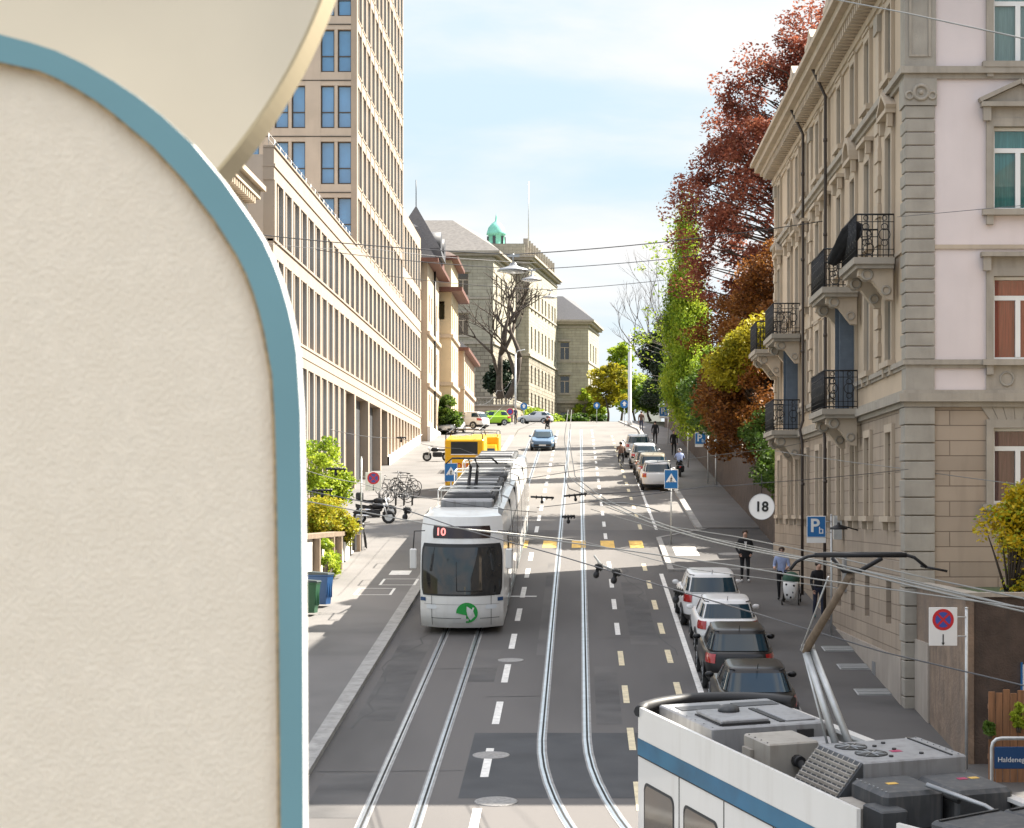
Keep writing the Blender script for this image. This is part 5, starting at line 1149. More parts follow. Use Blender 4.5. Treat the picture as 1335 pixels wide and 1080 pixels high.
# ---------------------------------------------------------------- blue striped tram, turning out of the lower right corner
t2 = thing('striped_tram', 'white tram with a blue stripe and cluttered grey roof in the lower right corner', 'tram', (.858, 31.2, G(31.2)))
th = math.atan2(.328, .945)                           # heading of the first section; local +Y runs backwards along it
def Lm(t, v, h):                                      # tram coordinates: metres behind the front left corner, metres to the right, height
    return Vector((.858 + .328 * t + .945 * v, 31.2 - .945 * t + .328 * v, 0)) + Vector((0, 0, SL * (31.2 - .945 * t + .328 * v) + h))
def tr2(mb):
    mb.v = [tuple(Lm(*v)) for v in mb.v]; return mb
# box coordinates below are (t, v, h)
LS = 7.05; W2 = 2.45
m = MB()
pl = [(0, 0)] + [(-.75 * math.sin(math.pi * k / 12) ** .6, .0 + W2 * k / 12) for k in range(1, 12)] + [(0, W2)]
hole = [(.28, 1.38), (1.8, 2.95), (3.4, 4.55), (4.95, 6.1)]
m.wall((0, 0, 0), (1, 0, 0), LS, .35, 2.93, [], .05, (0, -1, 0), 'tram_white', 'black_plastic')
m.quad((0, -.001, 3.17), (LS, -.001, 3.17), (LS, .0, 3.62), (0, .0, 3.62), 'tram_white'); m.quad((LS, 0, 3.62), (0, 0, 3.62), (0, .05, 3.62), (LS, .05, 3.62), 'tram_white'); m.quad((0, .05, 3.1), (LS, .05, 3.1), (LS, .05, 3.62), (0, .05, 3.62), 'tram_white'); m.quad((LS, 0, 3.1), (LS, .05, 3.1), (LS, .05, 3.62), (LS, 0, 3.62), 'tram_white')
for a in (1.6, 3.18, 4.75, 6.4): m.box(a - .012, a + .012, -.004, .01, .4, 2.925, 'black_plastic')
m.quad((LS, 0, .35), (LS, W2, .35), (LS, W2, 3.1), (LS, 0, 3.1), 'rubber')
m.quad((0, W2, .35), (LS, W2, .35), (LS, W2, 3.42), (0, W2, 3.42), 'tram_white'); m.box(0, LS, W2 - .14, W2 + .001, 3.42, 3.47, 'tram_white')
body = tr2(m).build('carriage', t2)
m = MB(); m.quad((-.01, -.006, 2.93), (LS, -.006, 2.93), (LS, -.006, 3.17), (-.01, -.006, 3.17), 'tram_blue'); m.box(0, LS, -.012, .02, 2.915, 2.93, 'black_plastic'); tr2(m).build('blue_stripe', body)
for a, b in hole:
    m = MB(); cpts = []
    r_ = .12
    for cx__, cz__, a0 in ((b - r_, 2.55 - r_, 0), (a + r_, 2.55 - r_, 90), (a + r_, 1.25 + r_, 180), (b - r_, 1.25 + r_, 270)):
        for k in range(5): cpts.append((cx__ + r_ * math.cos(R(a0 + k * 22.5)), -.008, cz__ + r_ * math.sin(R(a0 + k * 22.5))))
    m.add(cpts, [tuple(range(len(cpts)))], 'tram_glass'); mx_, mz_ = (a + b) / 2, 1.9; m.rings([[(mx_ + (x - mx_) * 1.07, -.004, mz_ + (z - mz_) * 1.055) for x, _, z in cpts], [(x, -.012, z) for x, _, z in cpts]], 'black_plastic'); tr2(m).build('window', body)
m = MB(); rgs = [[(t_ * k1 + dt, v_, h_) for t_, v_ in pl] for h_, k1, dt in ((.35, .9, .1), (1.2, 1.0, 0), (1.3, 1, 0), (2.9, .8, .12), (3.3, .75, .16), (3.45, .7, .2))]
m.rings(rgs, 'tram_white', closed=False, smooth=True, mfun=lambda i, j: 'tram_glass' if i in (2, 3) else 'tram_white'); tr2(m).build('front_cab', t2)
m = MB(); m.tube([(t_ * 1.02 + .05, v_, 3.56) for t_, v_ in pl], .085, 'black_plastic', 8); m.rings([[(t_ * 1.02 + .05, v_, 3.56) for t_, v_ in pl], [(t_ * 1.06 + .02, v_, 3.2) for t_, v_ in pl]], 'black_plastic', closed=False, smooth=True); tr2(m).build('visor_rim', t2)
m = MB(); m.box(.05, LS, .051, W2 - .01, 3.05, 3.1, 'roof_deck'); m.add([(.06, .051, 3.08)] + [(t_ * .7 + .2, v_, 3.08) for t_, v_ in pl] + [(.06, W2 - .05, 3.08)], [tuple(range(len(pl) + 2))], 'roof_deck'); tr2(m).build('roof_deck', t2)
def rbox(a, b, c, d, e, f, mm, nm='roof_box', extra=None, parent=None, bev=.02):
    m = MB(); m.bbox(a, b, c, d, e, f, mm, bev)
    if extra: extra(m)
    return tr2(m).build(nm, parent or t2)
def exA(m):
    m.bbox(.7, 1.62, .62, 1.35, 3.60, 3.66, 'roofbox', .015); m.box(.7, 1.62, .6, .62, 3.585, 3.605, 'black_plastic'); m.box(1.62, 1.66, .62, 1.35, 3.585, 3.62, 'black_plastic'); m.lathe((.95, 1.02, 3.66), [(.16, 0), (.15, .05), (.08, .09), (.03, .1)], 'roofbox_dark', 14)
    m.box(.05, .35, .55, 1.25, 3.585, 3.595, 'roofbox_dark'); m.box(.0, .3, 1.45, 2.1, 3.585, 3.595, 'roofbox_dark'); m.box(.5, 1.6, 1.52, 1.6, 3.585, 3.60, 'black_plastic'); m.bbox(.55, 1.6, 1.62, 2.08, 3.583, 3.61, 'roofbox', .01)
    for k in range(6): m.cyl((.1 + k * .32, .46, 3.55), .012, .04, 'black_plastic', 'z', 6)
    m.box(1.7, 1.81, 1.7, 1.95, 3.2, 3.5, 'black_plastic')
rbox(-.25, 1.78, .42, 2.16, 3.12, 3.585, 'roofbox', extra=exA)
def exB(m):
    m.box(2.62, 2.9, .50, .548, 3.18, 3.5, 'roofbox_pale'); m.tube([(3.38, .95, 3.42), (3.52, .95, 3.42)], .08, 'dark_iron', 10); m.tube([(3.5, .95, 3.42), (3.62, .98, 3.3), (3.66, 1.05, 3.12)], .05, 'rubber', 8); m.tube([(3.4, 1.1, 3.3), (3.7, 1.2, 3.15), (3.9, 1.1, 3.12)], .035, 'chrome', 8)
    for k in range(4): m.cyl((2.68 + k * .2, .58, 3.655), .012, .008, 'black_plastic', 'z', 6)
rbox(2.55, 3.38, .55, 1.28, 3.11, 3.655, 'roofbox_pale', extra=exB)
rbox(1.95, 2.5, 1.35, 2.1, 3.11, 3.42, 'roofbox'); rbox(2.7, 3.3, 1.5, 2.15, 3.11, 3.3, 'roofbox_dark')
m = MB()
for k in range(9): m.tube([(3.35 + .06 * (k % 3), .3 + k * .16, 3.14 + .03 * (k % 2)), (3.75, .34 + k * .15, 3.22), (4.1, .3 + k * .17, 3.13)], .03, ('rubber', 'steel_grey', 'rubber')[k % 3], 6)
for k in range(4): m.tube([(2.0, .25 + k * .06, 3.14), (4.0, .22 + k * .06, 3.14)], .022, 'rubber', 5)
tr2(m).build('cable', t2)
def exC(m):
    for v0, t0 in ((1.15, 4.38), (1.2, 4.85)):
        m.cyl((t0, v0 + .1, 3.76), .21, .012, 'black_plastic', 'z', 20)
        for k in range(8): m.tube([(t0, v0 + .1, 3.775), (t0 + .2 * math.cos(k * .785), v0 + .1 + .2 * math.sin(k * .785), 3.775)], .008, 'steel_grey', 4)
    for a, b in ((4.3, 1.75), (4.7, 1.7), (5.05, 1.9), (5.1, 1.45), (4.45, 1.55)): m.cyl((a, b, 3.76), .03, .02, 'black_plastic', 'z', 8)
    m.box(4.1, 5.28, 2.2, 2.22, 3.755, 3.775, 'black_plastic'); m.box(4.6, 4.9, 1.62, 1.76, 3.7595, 3.7625, 'sign_magenta') if False else None
rbox(4.05, 5.32, .95, 2.4, 3.11, 3.76, 'roofbox', extra=exC)
m = MB(); m.add([(4.05, .95, 3.75), (5.32, .95, 3.75), (5.32, .42, 3.12), (4.05, .42, 3.12), (4.05, .95, 3.12), (5.32, .95, 3.12)], [(0, 1, 2, 3), (0, 3, 4), (1, 5, 2)], 'roofbox_dark')
nn = Vector((0, -.63, .53)).normalized()
for k in range(11):
    f_ = .08 + k * .083; v_ = .95 - .53 * f_; h_ = 3.75 - .63 * f_
    m.box(4.1, 5.28, v_ - .035, v_ - .008, h_ - .022, h_ + .014, 'roofbox_pale')
for k in range(9):
    t_ = 4.1 + k * .146; m.add([(t_, .93, 3.755), (t_ + .02, .93, 3.755), (t_ + .02, .40, 3.125), (t_, .40, 3.125)], [(0, 1, 2, 3)], 'roofbox_pale')
tr2(m).build('grille', t2)
def exD(m):
    pass
rbox(5.42, 6.35, .72, 1.52, 3.11, 3.60, 'roofbox_dark', bev=.05); rbox(5.42, 6.45, 1.62, 2.4, 3.11, 3.58, 'roofbox_dark', bev=.05); rbox(6.1, 6.6, .55, .9, 2.9, 3.45, 'roofbox_dark'); rbox(5.5, 6.1, .5, .715, 3.0, 3.4, 'roofbox_pale')
m = MB(); m.tube([(6.3, 1.3, 3.66), (6.9, 1.75, 3.5), (7.3, 2.0, 3.3)], .03, 'steel_grey', 6); m.tube([(5.4, 1.57, 3.5), (6.6, 1.57, 3.5)], .03, 'rubber', 6); tr2(m).build('conduit', t2)
for nm_, cl_, args in (('warning_label', 'sign_magenta', ((4.75, 4.86, 1.6, 1.74, 3.762, 3.765), (5.75, 5.85, 2.0, 2.12, 3.582, 3.585))), ('warning_label', 'paint_yellow', ((5.75, 5.85, 2.16, 2.28, 3.582, 3.585), (5.8, 5.9, 1.0, 1.14, 3.602, 3.605))), ('type_plate', 'plate_white', ((2.75, 2.95, .542, .549, 3.25, 3.36), (.9, 1.15, .41, .418, 3.3, 3.42)))):
    for a_ in args: m = MB(); m.box(*a_, cl_); tr2(m).build(nm_, t2)
m = MB()
for k in range(8): m.cyl((5.5 + k * .11, .78, 3.6), .012, .012, 'steel_grey', 'z', 6); m.cyl((4.1 + k * .16, 2.33, 3.76), .012, .012, 'steel_grey', 'z', 6)
for k in range(6): m.tube([(.1 + k * .3, .3, 3.1), (.1 + k * .3, .3, 3.3), (.14 + k * .3, .42, 3.34)], .02, ('rubber', 'steel_grey')[k % 2], 5)
m.tube([(-.1, .25, 3.2), (2.4, .2, 3.2), (3.3, .3, 3.24)], .03, 'rubber', 6); m.tube([(1.9, 2.28, 3.2), (4.0, 2.28, 3.25)], .035, 'roofbox_dark', 6); m.tube([(1.85, 1.0, 3.3), (2.5, 1.0, 3.3)], .05, 'steel_grey', 8); m.tube([(1.85, 1.2, 3.2), (2.2, 1.25, 3.35), (2.5, 1.2, 3.2)], .03, 'rubber', 6)
tr2(m).build('fitting', t2)
m = MB(); m.ball((3.8, 2.33, 3.62), .12, .1, .08, 'rubber'); m.tube([(3.8, 2.33, 3.45), (3.8, 2.33, 3.6)], .03, 'rubber', 6); m.ball((3.84, 2.36, 3.66), .10, .07, .06, 'chrome'); tr2(m).build('roof_lamp', t2)
# pantograph
m = MB()
k0 = P(1050, 850, 28.6); hd = P(1112, 745, 27.3); f1 = P(1108, 975, 28.1); f2 = P(1085, 970, 28.2)
for f_, d_ in ((P(1110, 976, 27.9), .06), (P(1092, 978, 28.0), -.06)): m.tube([f_, P(1052 + (6 if d_ > 0 else -2), 845, 28.6)], [.05, .042], 'galv', 10)
m.tube([P(1080, 975, 28.2), P(1048, 852, 28.6)], .018, 'galv', 6)
m.tube([P(1045, 845, 28.6), P(1062, 845, 28.6)], .05, 'galv', 8)
m.build('pantograph_arm', t2)
m = MB(); m.tube([k0, P(1056, 838, 28.5), P(1108, 750, 27.3)], [.05, .06, .045], 'wood_old', 10); m.build('pantograph_upper_arm', t2)
m = MB(); m.tube([P(1044, 848, 28.6), P(1080, 752, 27.4)], .012, 'galv', 5); m.build('pantograph_rod', t2)
m = MB()
for dy in (-.18, .18):
    y = 27.3 + dy
    m.tube([P(1030, 743, y), P(1038, 733, y), P(1052, 726, y), P(1075, 722, y), P(1175, 722, y), P(1192, 727, y), P(1208, 740, y)], .022, 'dark_iron', 7)
    m.tube([P(1062, 724, y), P(1182, 724, y)], .035, 'dark_iron', 6)
m.tube([P(1075, 724, 27.12), P(1075, 724, 27.48)], .02, 'dark_iron', 6); m.tube([P(1175, 724, 27.12), P(1175, 724, 27.48)], .02, 'dark_iron', 6)
m.tube([P(1085, 727, 27.3), P(1100, 745, 27.3), P(1120, 745, 27.3), P(1150, 728, 27.3)], .03, 'dark_iron', 7); m.tube([P(1200, 738, 27.3), P(1235, 745, 27.3)], .016, 'dark_iron', 5); m.build('pantograph_head', t2)
# second section behind the joint, turning further
def L2(t, v, h):
    o = Lm(LS, W2 / 2, 0); a = R(36); u = Vector((math.sin(a), -math.cos(a))); vv = Vector((math.cos(a), math.sin(a)))
    x = o.x + u.x * t + vv.x * (v - W2 / 2); y = o.y + u.y * t + vv.y * (v - W2 / 2); return Vector((x, y, SL * y + h))
def tr3(mb): mb.v = [tuple(L2(*v)) for v in mb.v]; return mb
m = MB(); m.box(.35, 9, 0, W2, .35, 3.1, 'tram_white'); m.box(.35, .8, -.01, .04, 3.1, 3.6, 'tram_white'); m.box(1.1, 9, -.01, .04, 3.1, 3.6, 'tram_white'); m.box(.35, 9, W2 - .1, W2, 3.1, 3.45, 'tram_white'); c2 = tr3(m).build('carriage', t2)
m = MB(); m.box(.345, 9.01, -.016, .0, 2.93, 3.17, 'tram_blue'); tr3(m).build('blue_stripe', c2)
m = MB()
for k in range(5): m.box(-.25 + k * .12, -.19 + k * .12, .12, W2 - .12, .5, 3.2, 'rubber')
tr3(m).build('bellows', t2)
for a, b, c, d, e, mm in ((.4, 1.75, .45, 1.5, 3.58, 'roofbox_dark'), (.4, 1.75, 1.6, 2.35, 3.55, 'roofbox_dark'), (1.95, 3.3, .35, 1.6, 3.6, 'roofbox'), (1.95, 3.3, 1.7, 2.3, 3.55, 'roofbox_dark'), (3.6, 5.5, .4, 2.1, 3.6, 'roofbox_dark')):
    m = MB(); m.bbox(a, b, c, d, 3.11, e, mm, .04); m.box(a + .1, a + .14, c + .05, d - .05, e + .002, e + .02, 'black_plastic'); tr3(m).build('roof_box', t2)
# ---------------------------------------------------------------- bicycles, motorbikes, bins
def bicycle(label, loc, yaw, lean=0, group='bicycles on the left pavement'):
    t = thing('bicycle', label, 'bicycle', loc, (0, R(lean), yaw), group)
    for y in (-.52, .52):
        m = MB(); m.torus((0, y, .34), .325, .022, 'rubber', 'x', 22, 5)
        for k in range(12): a = k * math.pi / 6; m.tube([(0, y, .34), (0, y + .31 * math.cos(a), .34 + .31 * math.sin(a))], .004, 'galv', 3, caps=False)
        m.build('wheel', t, local=True)
    m = MB(); bb = (0, -.05, .30); st = (0, -.2, .82); hd_ = (0, .36, .86); r_ = .018
    for a, b in ((bb, st), (bb, (0, .38, .72)), (st, hd_), (bb, (0, -.52, .34)), ((0, -.19, .74), (0, -.52, .34)), ((0, .34, .95), (0, .52, .34))): m.tube([a, b], r_, 'dark_iron', 6)
    m.torus((0.04, -.05, .30), .09, .012, 'galv', 'x', 12, 4); m.build('frame', t, local=True)
    m = MB(); m.tube([(0, -.2, .8), (0, -.22, .92)], .014, 'galv', 6); m.ball((0, -.25, .94), .07, .13, .035, 'rubber'); m.build('saddle', t, local=True)
    m = MB(); m.tube([(0, .34, .93), (0, .34, 1.04)], .014, 'galv', 6); m.tube([(-.28, .26, 1.06), (-.1, .36, 1.05), (.1, .36, 1.05), (.28, .26, 1.06)], .014, 'rubber', 6); m.build('handlebar', t, local=True); return t
b0 = bicycle('bicycle leaning at the end of the low garden wall below the round sign', (-8.75, 88.2, G(88.2) + .12), R(8), -6)
for x, y, a, l in ((-9.4, 111.5, 78, 'bicycle standing nearest to the viewer in the rack by the office porch'), (-9.7, 113.2, 84, 'bicycle second in the rack by the office porch, close behind the nearest one'), (-9.3, 114.8, 76, 'bicycle in the middle of the rack by the office porch'), (-10.2, 116.4, 88, 'bicycle set back towards the porch columns in the rack'), (-9.5, 118.2, 80, 'bicycle near the far end of the rack by the office porch'), (-9.8, 120.0, 74, 'last bicycle at the far end of the rack by the office porch')):
    dup(b0, (x, y, G(y) + .12), (0, R(4), R(a)), l)
m = MB()
for k in range(5): m.tube([(-10.2 + k * .42, 109.4, G(109) + .1), (-10.2 + k * .42, 109.4, G(109) + .85), (-10.2 + k * .42, 109.9, G(109) + .85), (-10.2 + k * .42, 109.9, G(109) + .1)], .03, 'dark_iron', 6)
m.tube([(-10.3, 109.65, G(109) + .13), (-8.4, 109.65, G(109) + .13)], .03, 'dark_iron', 6); tag(m.build('bicycle_rack', loc=(-9.4, 109.6, G(109.6))), 'row of dark steel hoops in front of the parked bicycles', 'bicycle rack')
def motorbike(label, loc, yaw, scooter=False):
    t = thing('motorbike', label, 'motorbike', loc, (0, R(-7), yaw), 'motorbikes on the left pavement')
    for y in (-.65, .68):
        m = MB(); m.torus((0, y, .31), .25, .065, 'rubber', 'x', 20, 8); w_ = m.build('wheel', t, local=True); m = MB(); m.cyl((-.04, y, .31), .19, .08, 'galv', 'x', 14); m.build('rim', w_, local=True)
    m = MB(); m.bbox(-.16, .16, -.35, .3, .3, .62, 'dark_iron', .05); m.tube([(-.1, .62, .33), (-.1, .42, .95)], .03, 'galv', 7); m.tube([(.1, .62, .33), (.1, .42, .95)], .03, 'galv', 7); m.tube([(.17, -.1, .33), (.18, -.8, .38)], [.045, .06], 'chrome', 8); m.build('frame', t, local=True)
    m = MB(); m.ball((0, .16, .80), .17, .32, .16, 'car_black'); m.build('fuel_tank', t, local=True)
    m = MB(); m.rings([[(-.13, -.12, .72), (.13, -.12, .72), (.13, -.12, .84), (-.13, -.12, .84)], [(-.16, -.45, .72), (.16, -.45, .72), (.16, -.45, .82), (-.16, -.45, .82)], [(-.1, -.85, .82), (.1, -.85, .82), (.1, -.85, .92), (-.1, -.85, .92)]], 'rubber', caps=True); m.build('seat', t, local=True)
    m = MB(); m.tube([(-.36, .3, 1.05), (-.12, .42, 1.0), (.12, .42, 1.0), (.36, .3, 1.05)], .018, 'rubber', 6); m.build('handlebar', t, local=True)
    m = MB(); m.ball((0, .58, .88), .1, .08, .1, 'lamp_lens'); m.build('headlight', t, local=True)
    if scooter: m = MB(); m.bbox(-.2, .2, -.95, -.6, .86, 1.2, 'black_plastic', .04); m.build('top_case', t, local=True)
    m = MB(); m.ball((0, .68, .5), .07, .3, .1, 'car_black'); m.ball((0, -.66, .52), .09, .32, .1, 'car_black'); m.build('mudguard', t, local=True); return t
motorbike('black motorbike parked beside the yellow green bush behind the round sign', (-9.5, 99.4, G(99.4) + .12), R(-84))
motorbike('black motorbike with a top case, standing behind the first one by the bush', (-9.7, 102.6, G(102.6) + .12), R(-80), True)
motorbike('motorbike leaning at the left of the yellow van', (-9.7, 146.5, G(146.5) + .12), R(100), True)
def bin_(label, loc, yaw, mm):
    t = thing('wheeled_bin', label, 'bin', loc, (0, 0, yaw), 'bins by the garden wall')
    m = MB(); m.rings([[(-.24, -.28, .08), (.24, -.28, .08), (.24, .26, .08), (-.24, .26, .08)], [(-.29, -.36, .98), (.29, -.36, .98), (.29, .34, .98), (-.29, .34, .98)], [(-.31, -.38, 1.0), (.31, -.38, 1.0), (.31, .36, 1.0), (-.31, .36, 1.0)], [(-.31, -.38, 1.04), (.31, -.38, 1.04), (.31, .36, 1.04), (-.31, .36, 1.04)]], mm, caps=True)
    for x in (-.2, 0, .2): m.box(x - .015, x + .015, -.345, -.31, .3, .9, mm)
    m.build('body', t, local=True)
    m = MB(); m.rings([[(-.32, -.4, 1.045), (.32, -.4, 1.045), (.32, .38, 1.045), (-.32, .38, 1.045)], [(-.31, -.37, 1.09), (.31, -.37, 1.09), (.31, .36, 1.14), (-.31, .36, 1.14)]], 'bin_lid', caps=True); m.tube([(-.25, .42, 1.06), (.25, .42, 1.06)], .02, 'rubber', 6); m.build('lid', t, local=True)
    for x in (-.27, .22): m = MB(); m.cyl((x, .26, .11), .11, .05, 'rubber', 'x', 14); m.build('wheel', t, local=True)
bin_('green wheeled bin beside the edge of the arched panel', (-8.55, 67.5, G(67.5) + .125), R(84), 'bin_green')
bin_('dark wheeled bin with a blue side, behind the green bin', (-8.4, 69.6, G(69.6) + .125), R(78), 'sign_navy')
# ---------------------------------------------------------------- people
def person(label, loc, yaw, J, cl, group=None, hair=True, fingers=False, extras=None):
    """J: joint positions (local, facing -Y before yaw); one skinned body; cl: materials for top, legs, shoes"""
    names = ['pelvis', 'waist', 'chest', 'neck', 'jaw', 'head', 'crown']
    rad = dict(pelvis=.145, waist=.135, chest=.165, neck=.058, jaw=.082, head=.10, crown=.075, shoulder=.085, elbow=.052, wrist=.036, palm=.040, hip=.105, knee=.066, ankle=.045, toe=.042, heel=.045)
    vs, ed, rr, kind = [], [], [], []
    def v(p, r, k): vs.append(Vector(p)); rr.append(r); kind.append(k); return len(vs) - 1
    tr = [v(J[n_], rad[n_], k) for n_, k in zip(names, ('legs', 'top', 'top', 'skin', 'skin', 'skin', 'skin'))]
    for a, b in zip(tr, tr[1:]): ed.append((a, b))
    nose = v(Vector(J['head']) + Vector(J.get('face', (0, -1, 0))) * .108 + Vector((0, 0, -.01)), .017, 'skin'); ed.append((tr[5], nose))
    fing = []
    for s_ in 'lr':
        sh = v(J['sh' + s_], rad['shoulder'], 'top'); el = v(J['el' + s_], rad['elbow'], 'top'); wr = v(J['wr' + s_], rad['wrist'], cl.get('arm', 'top')); pm = v(J['hd' + s_], rad['palm'], 'skin')
        ed += [(tr[2], sh), (sh, el), (el, wr), (wr, pm)]; fing.append((J['wr' + s_], J['hd' + s_], s_))
        hp = v(J['hp' + s_], rad['hip'], 'legs'); kn = v(J['kn' + s_], rad['knee'], 'legs'); an = v(J['an' + s_], rad['ankle'], 'legs'); to = v(J['to' + s_], rad['toe'], 'shoes')
        ed += [(tr[0], hp), (hp, kn), (kn, an), (an, to)]
    me = bpy.data.meshes.new('body'); me.from_pydata([tuple(p) for p in vs], ed, []); o = bpy.data.objects.new('body', me); COL.objects.link(o)
    md = o.modifiers.new('skin', 'SKIN'); md.use_smooth_shade = True
    sk = me.skin_vertices[0].data
    for i, r in enumerate(rr): sk[i].radius = (r, r * (.72 if kind[i] == 'top' and i < 3 or i == 0 else 1)); sk[i].use_root = i == 0
    sb_ = o.modifiers.new('sub', 'SUBSURF'); sb_.levels = 1; sb_.render_levels = 1
    dg = bpy.context.evaluated_depsgraph_get(); dg.update(); nm = bpy.data.meshes.new_from_object(o.evaluated_get(dg)); bpy.data.objects.remove(o)
    mb = MB(); mb.v = [tuple(x.co) for x in nm.vertices]
    lookup = dict(top=cl['top'], legs=cl['legs'], skin='skin', shoes=cl['shoes'])
    for p in nm.polygons:
        c = p.center; best = None
        for a, b in ed:
            A_, B_ = vs[a], vs[b]; d = B_ - A_; t = max(0, min(1, (c - A_).dot(d) / max(d.length_squared, 1e-9))); ds = (c - (A_ + d * t)).length / (rr[a] * (1 - t) + rr[b] * t)
            if best is None or ds < best[0]: best = (ds, kind[b] if t > .5 else kind[a], a, b, t)
        k = best[1]
        if (best[2], best[3]) == (tr[2], tr[3]): k = 'skin' if best[4] > .72 else 'top'
        if (best[2], best[3]) == (tr[0], tr[1]): k = 'top' if best[4] > .1 else 'legs'
        mb.f.append(list(p.vertices)); mb.m.append(lookup[k]); mb.sm.append(True)
    for wr_, hd_, s_ in fing:                        # five bent fingers rooted in the palm
        w0, h0_ = Vector(wr_), Vector(hd_); d = (h0_ - w0).normalized(); sd = d.cross(Vector((0, -1, 0))); sd = sd.normalized() if sd.length > .1 else Vector((1, 0, 0)); cu = sd.cross(d)
        for k, ln in enumerate((.075, .085, .08, .062)):
            b0_ = h0_ + sd * (-.027 + k * .018) + d * .01; mb.tube([b0_, b0_ + d * ln * .5 + cu * .004, b0_ + d * ln * .85 + cu * .022], [.0095, .0085, .0065], 'skin', 5)
        b0_ = w0 + (h0_ - w0) * .45 - sd * .03; mb.tube([b0_, b0_ - sd * .03 + d * .03, b0_ - sd * .035 + d * .06], [.011, .009, .007], 'skin', 5)
    t = thing('person', label, 'person', loc, (0, 0, yaw), group)
    mb.build('body', t, local=True)
    hc = Vector(J['head']); fd = Vector(J.get('face', (0, -1, 0)))
    if hair:
        m = MB(); m.ball(tuple(hc - fd * .040 + Vector((0, 0, .055))), .104, .106, .09, cl.get('hair', 'hair')); m.build('hair', t, local=True)
    if extras: extras(t, J)
    return t
def stand(h=1.76, step=0., arms='down', lean=0.):
    k = h / 1.76; J = dict(pelvis=(0, 0, .96), waist=(0, -lean * .3, 1.14), chest=(0, -lean * .6, 1.36), neck=(0, -lean - .01, 1.51), jaw=(0, -lean - .03, 1.575), head=(0, -lean - .03, 1.64), crown=(0, -lean - .01, 1.71))
    for s_, n_ in ((-1, 'l'), (1, 'r')):
        st = step * s_
        J['sh' + n_] = (s_ * .185, -lean * .7, 1.41); J['hp' + n_] = (s_ * .095, 0, .90); J['kn' + n_] = (s_ * .10, -.03 - st * .5, .50); J['an' + n_] = (s_ * .10, .02 - st + (st * .1), .085); J['to' + n_] = (s_ * .115, -.14 - st, .045)
        if arms == 'down': J['el' + n_] = (s_ * .25, .03 + st * .25, 1.13); J['wr' + n_] = (s_ * .24, -.06 + st * .5, .90); J['hd' + n_] = (s_ * .225, -.08 + st * .55, .82)
        if arms == 'pocket': J['el' + n_] = (s_ * .29, .08, 1.14); J['wr' + n_] = (s_ * .205, -.07, .97); J['hd' + n_] = (s_ * .17, -.11, .91)
        if arms == 'push': J['el' + n_] = (s_ * .25, -.06, 1.14); J['wr' + n_] = (s_ * .2, -.33, 1.07); J['hd' + n_] = (s_ * .18, -.41, 1.06)
        if arms == 'ride': J['el' + n_] = (s_ * .27, -.2 - lean, 1.16); J['wr' + n_] = (s_ * .25, -.42 - lean, 1.06); J['hd' + n_] = (s_ * .25, -.48 - lean, 1.05)
    return {a: tuple(x * k for x in b) for a, b in J.items()}
blk_ = dict(top='cloth_black', legs='cloth_black', shoes='cloth_black')
def jacket(t, J):
    m = MB(); m.add([(-.05, -.142, 1.44), (.05, -.142, 1.44), (.012, -.162, 1.2), (-.012, -.162, 1.2)], [(0, 1, 2, 3)], 'cloth_white'); m.build('shirt', t, local=True)
    m = MB()
    m.rings([[(.215 * math.cos(a), .145 * math.sin(a) - .005, z) for a in np.linspace(0, 2 * math.pi, 18, endpoint=False)] for z in (.86, .98)] + [[(r * math.cos(a), q_ * math.sin(a) - .01, z) for a in np.linspace(0, 2 * math.pi, 18, endpoint=False)] for z, r, q_ in ((1.15, .20, .14), (1.28, .205, .148))], 'cloth_black', closed=True, smooth=True); m.build('jacket', t, local=True)
person('man in a black jacket and white shoes walking down the right pavement', (5.9, 76.4, G(76.4) + .125), R(4), stand(1.84, .05, 'pocket'), dict(top='cloth_black', legs='cloth_black', shoes='cloth_white'), extras=jacket)
def glasses(t, J):
    h = Vector(J['head']); m = MB()
    for s_ in (-1, 1): m.ball((h.x + s_ * .036, h.y - .092, h.z + .018), .028, .014, .02, 'black_plastic')
    m.tube([(h.x - .09, h.y - .03, h.z + .02), (h.x, h.y - .104, h.z + .022), (h.x + .09, h.y - .03, h.z + .02)], .006, 'black_plastic', 5); m.build('sunglasses', t, local=True)
person('person with sunglasses and a light blue shirt pushing the pushchair down the right pavement', (6.72, 71.2, G(71.2) + .125), R(-12), stand(1.76, .10, 'push', .05), dict(top='cloth_blue', legs='cloth_black', shoes='cloth_black', arm='skin'), extras=glasses)
pc = thing('pushchair', 'pushchair with a dark green hood and a white patterned foot cover', 'pushchair', (6.95, 70.35, G(70.35) + .125), (PITCH, 0, R(-10)))
m = MB(); m.rings([[(w_ * math.cos(t_), y_ + d_ * math.sin(t_), z_) for t_ in np.linspace(0, 2 * math.pi, 14, endpoint=False)] for w_, d_, y_, z_ in ((.10, .05, -.42, .16), (.17, .09, -.42, .24), (.22, .13, -.38, .42), (.245, .16, -.30, .60), (.25, .2, -.2, .74), (.2, .18, -.1, .80))], 'cloth_white', caps=True, smooth=True)
for k, (x, z) in enumerate(((-.1, .35), (.08, .42), (-.04, .54), (.12, .64), (.02, .27), (-.13, .68))): m.ball((x, -.52 + (z - .3) * .28, z), .035, .014, .045, 'cloth_black', 6, 4)
m.build('foot_cover', pc, local=True)
m = MB(); m.rings([[(.29 * math.cos(t_) * k_, -.04 + .34 * math.sin(t_) * k_, .76 + h_) for t_ in np.linspace(0, 2 * math.pi, 16, endpoint=False)] for k_, h_ in ((.9, -.08), (1, 0), (.97, .1), (.8, .2), (.5, .27), (.1, .3))], 'cloth_green', caps=True, smooth=True); m.build('hood', pc, local=True)
m = MB()
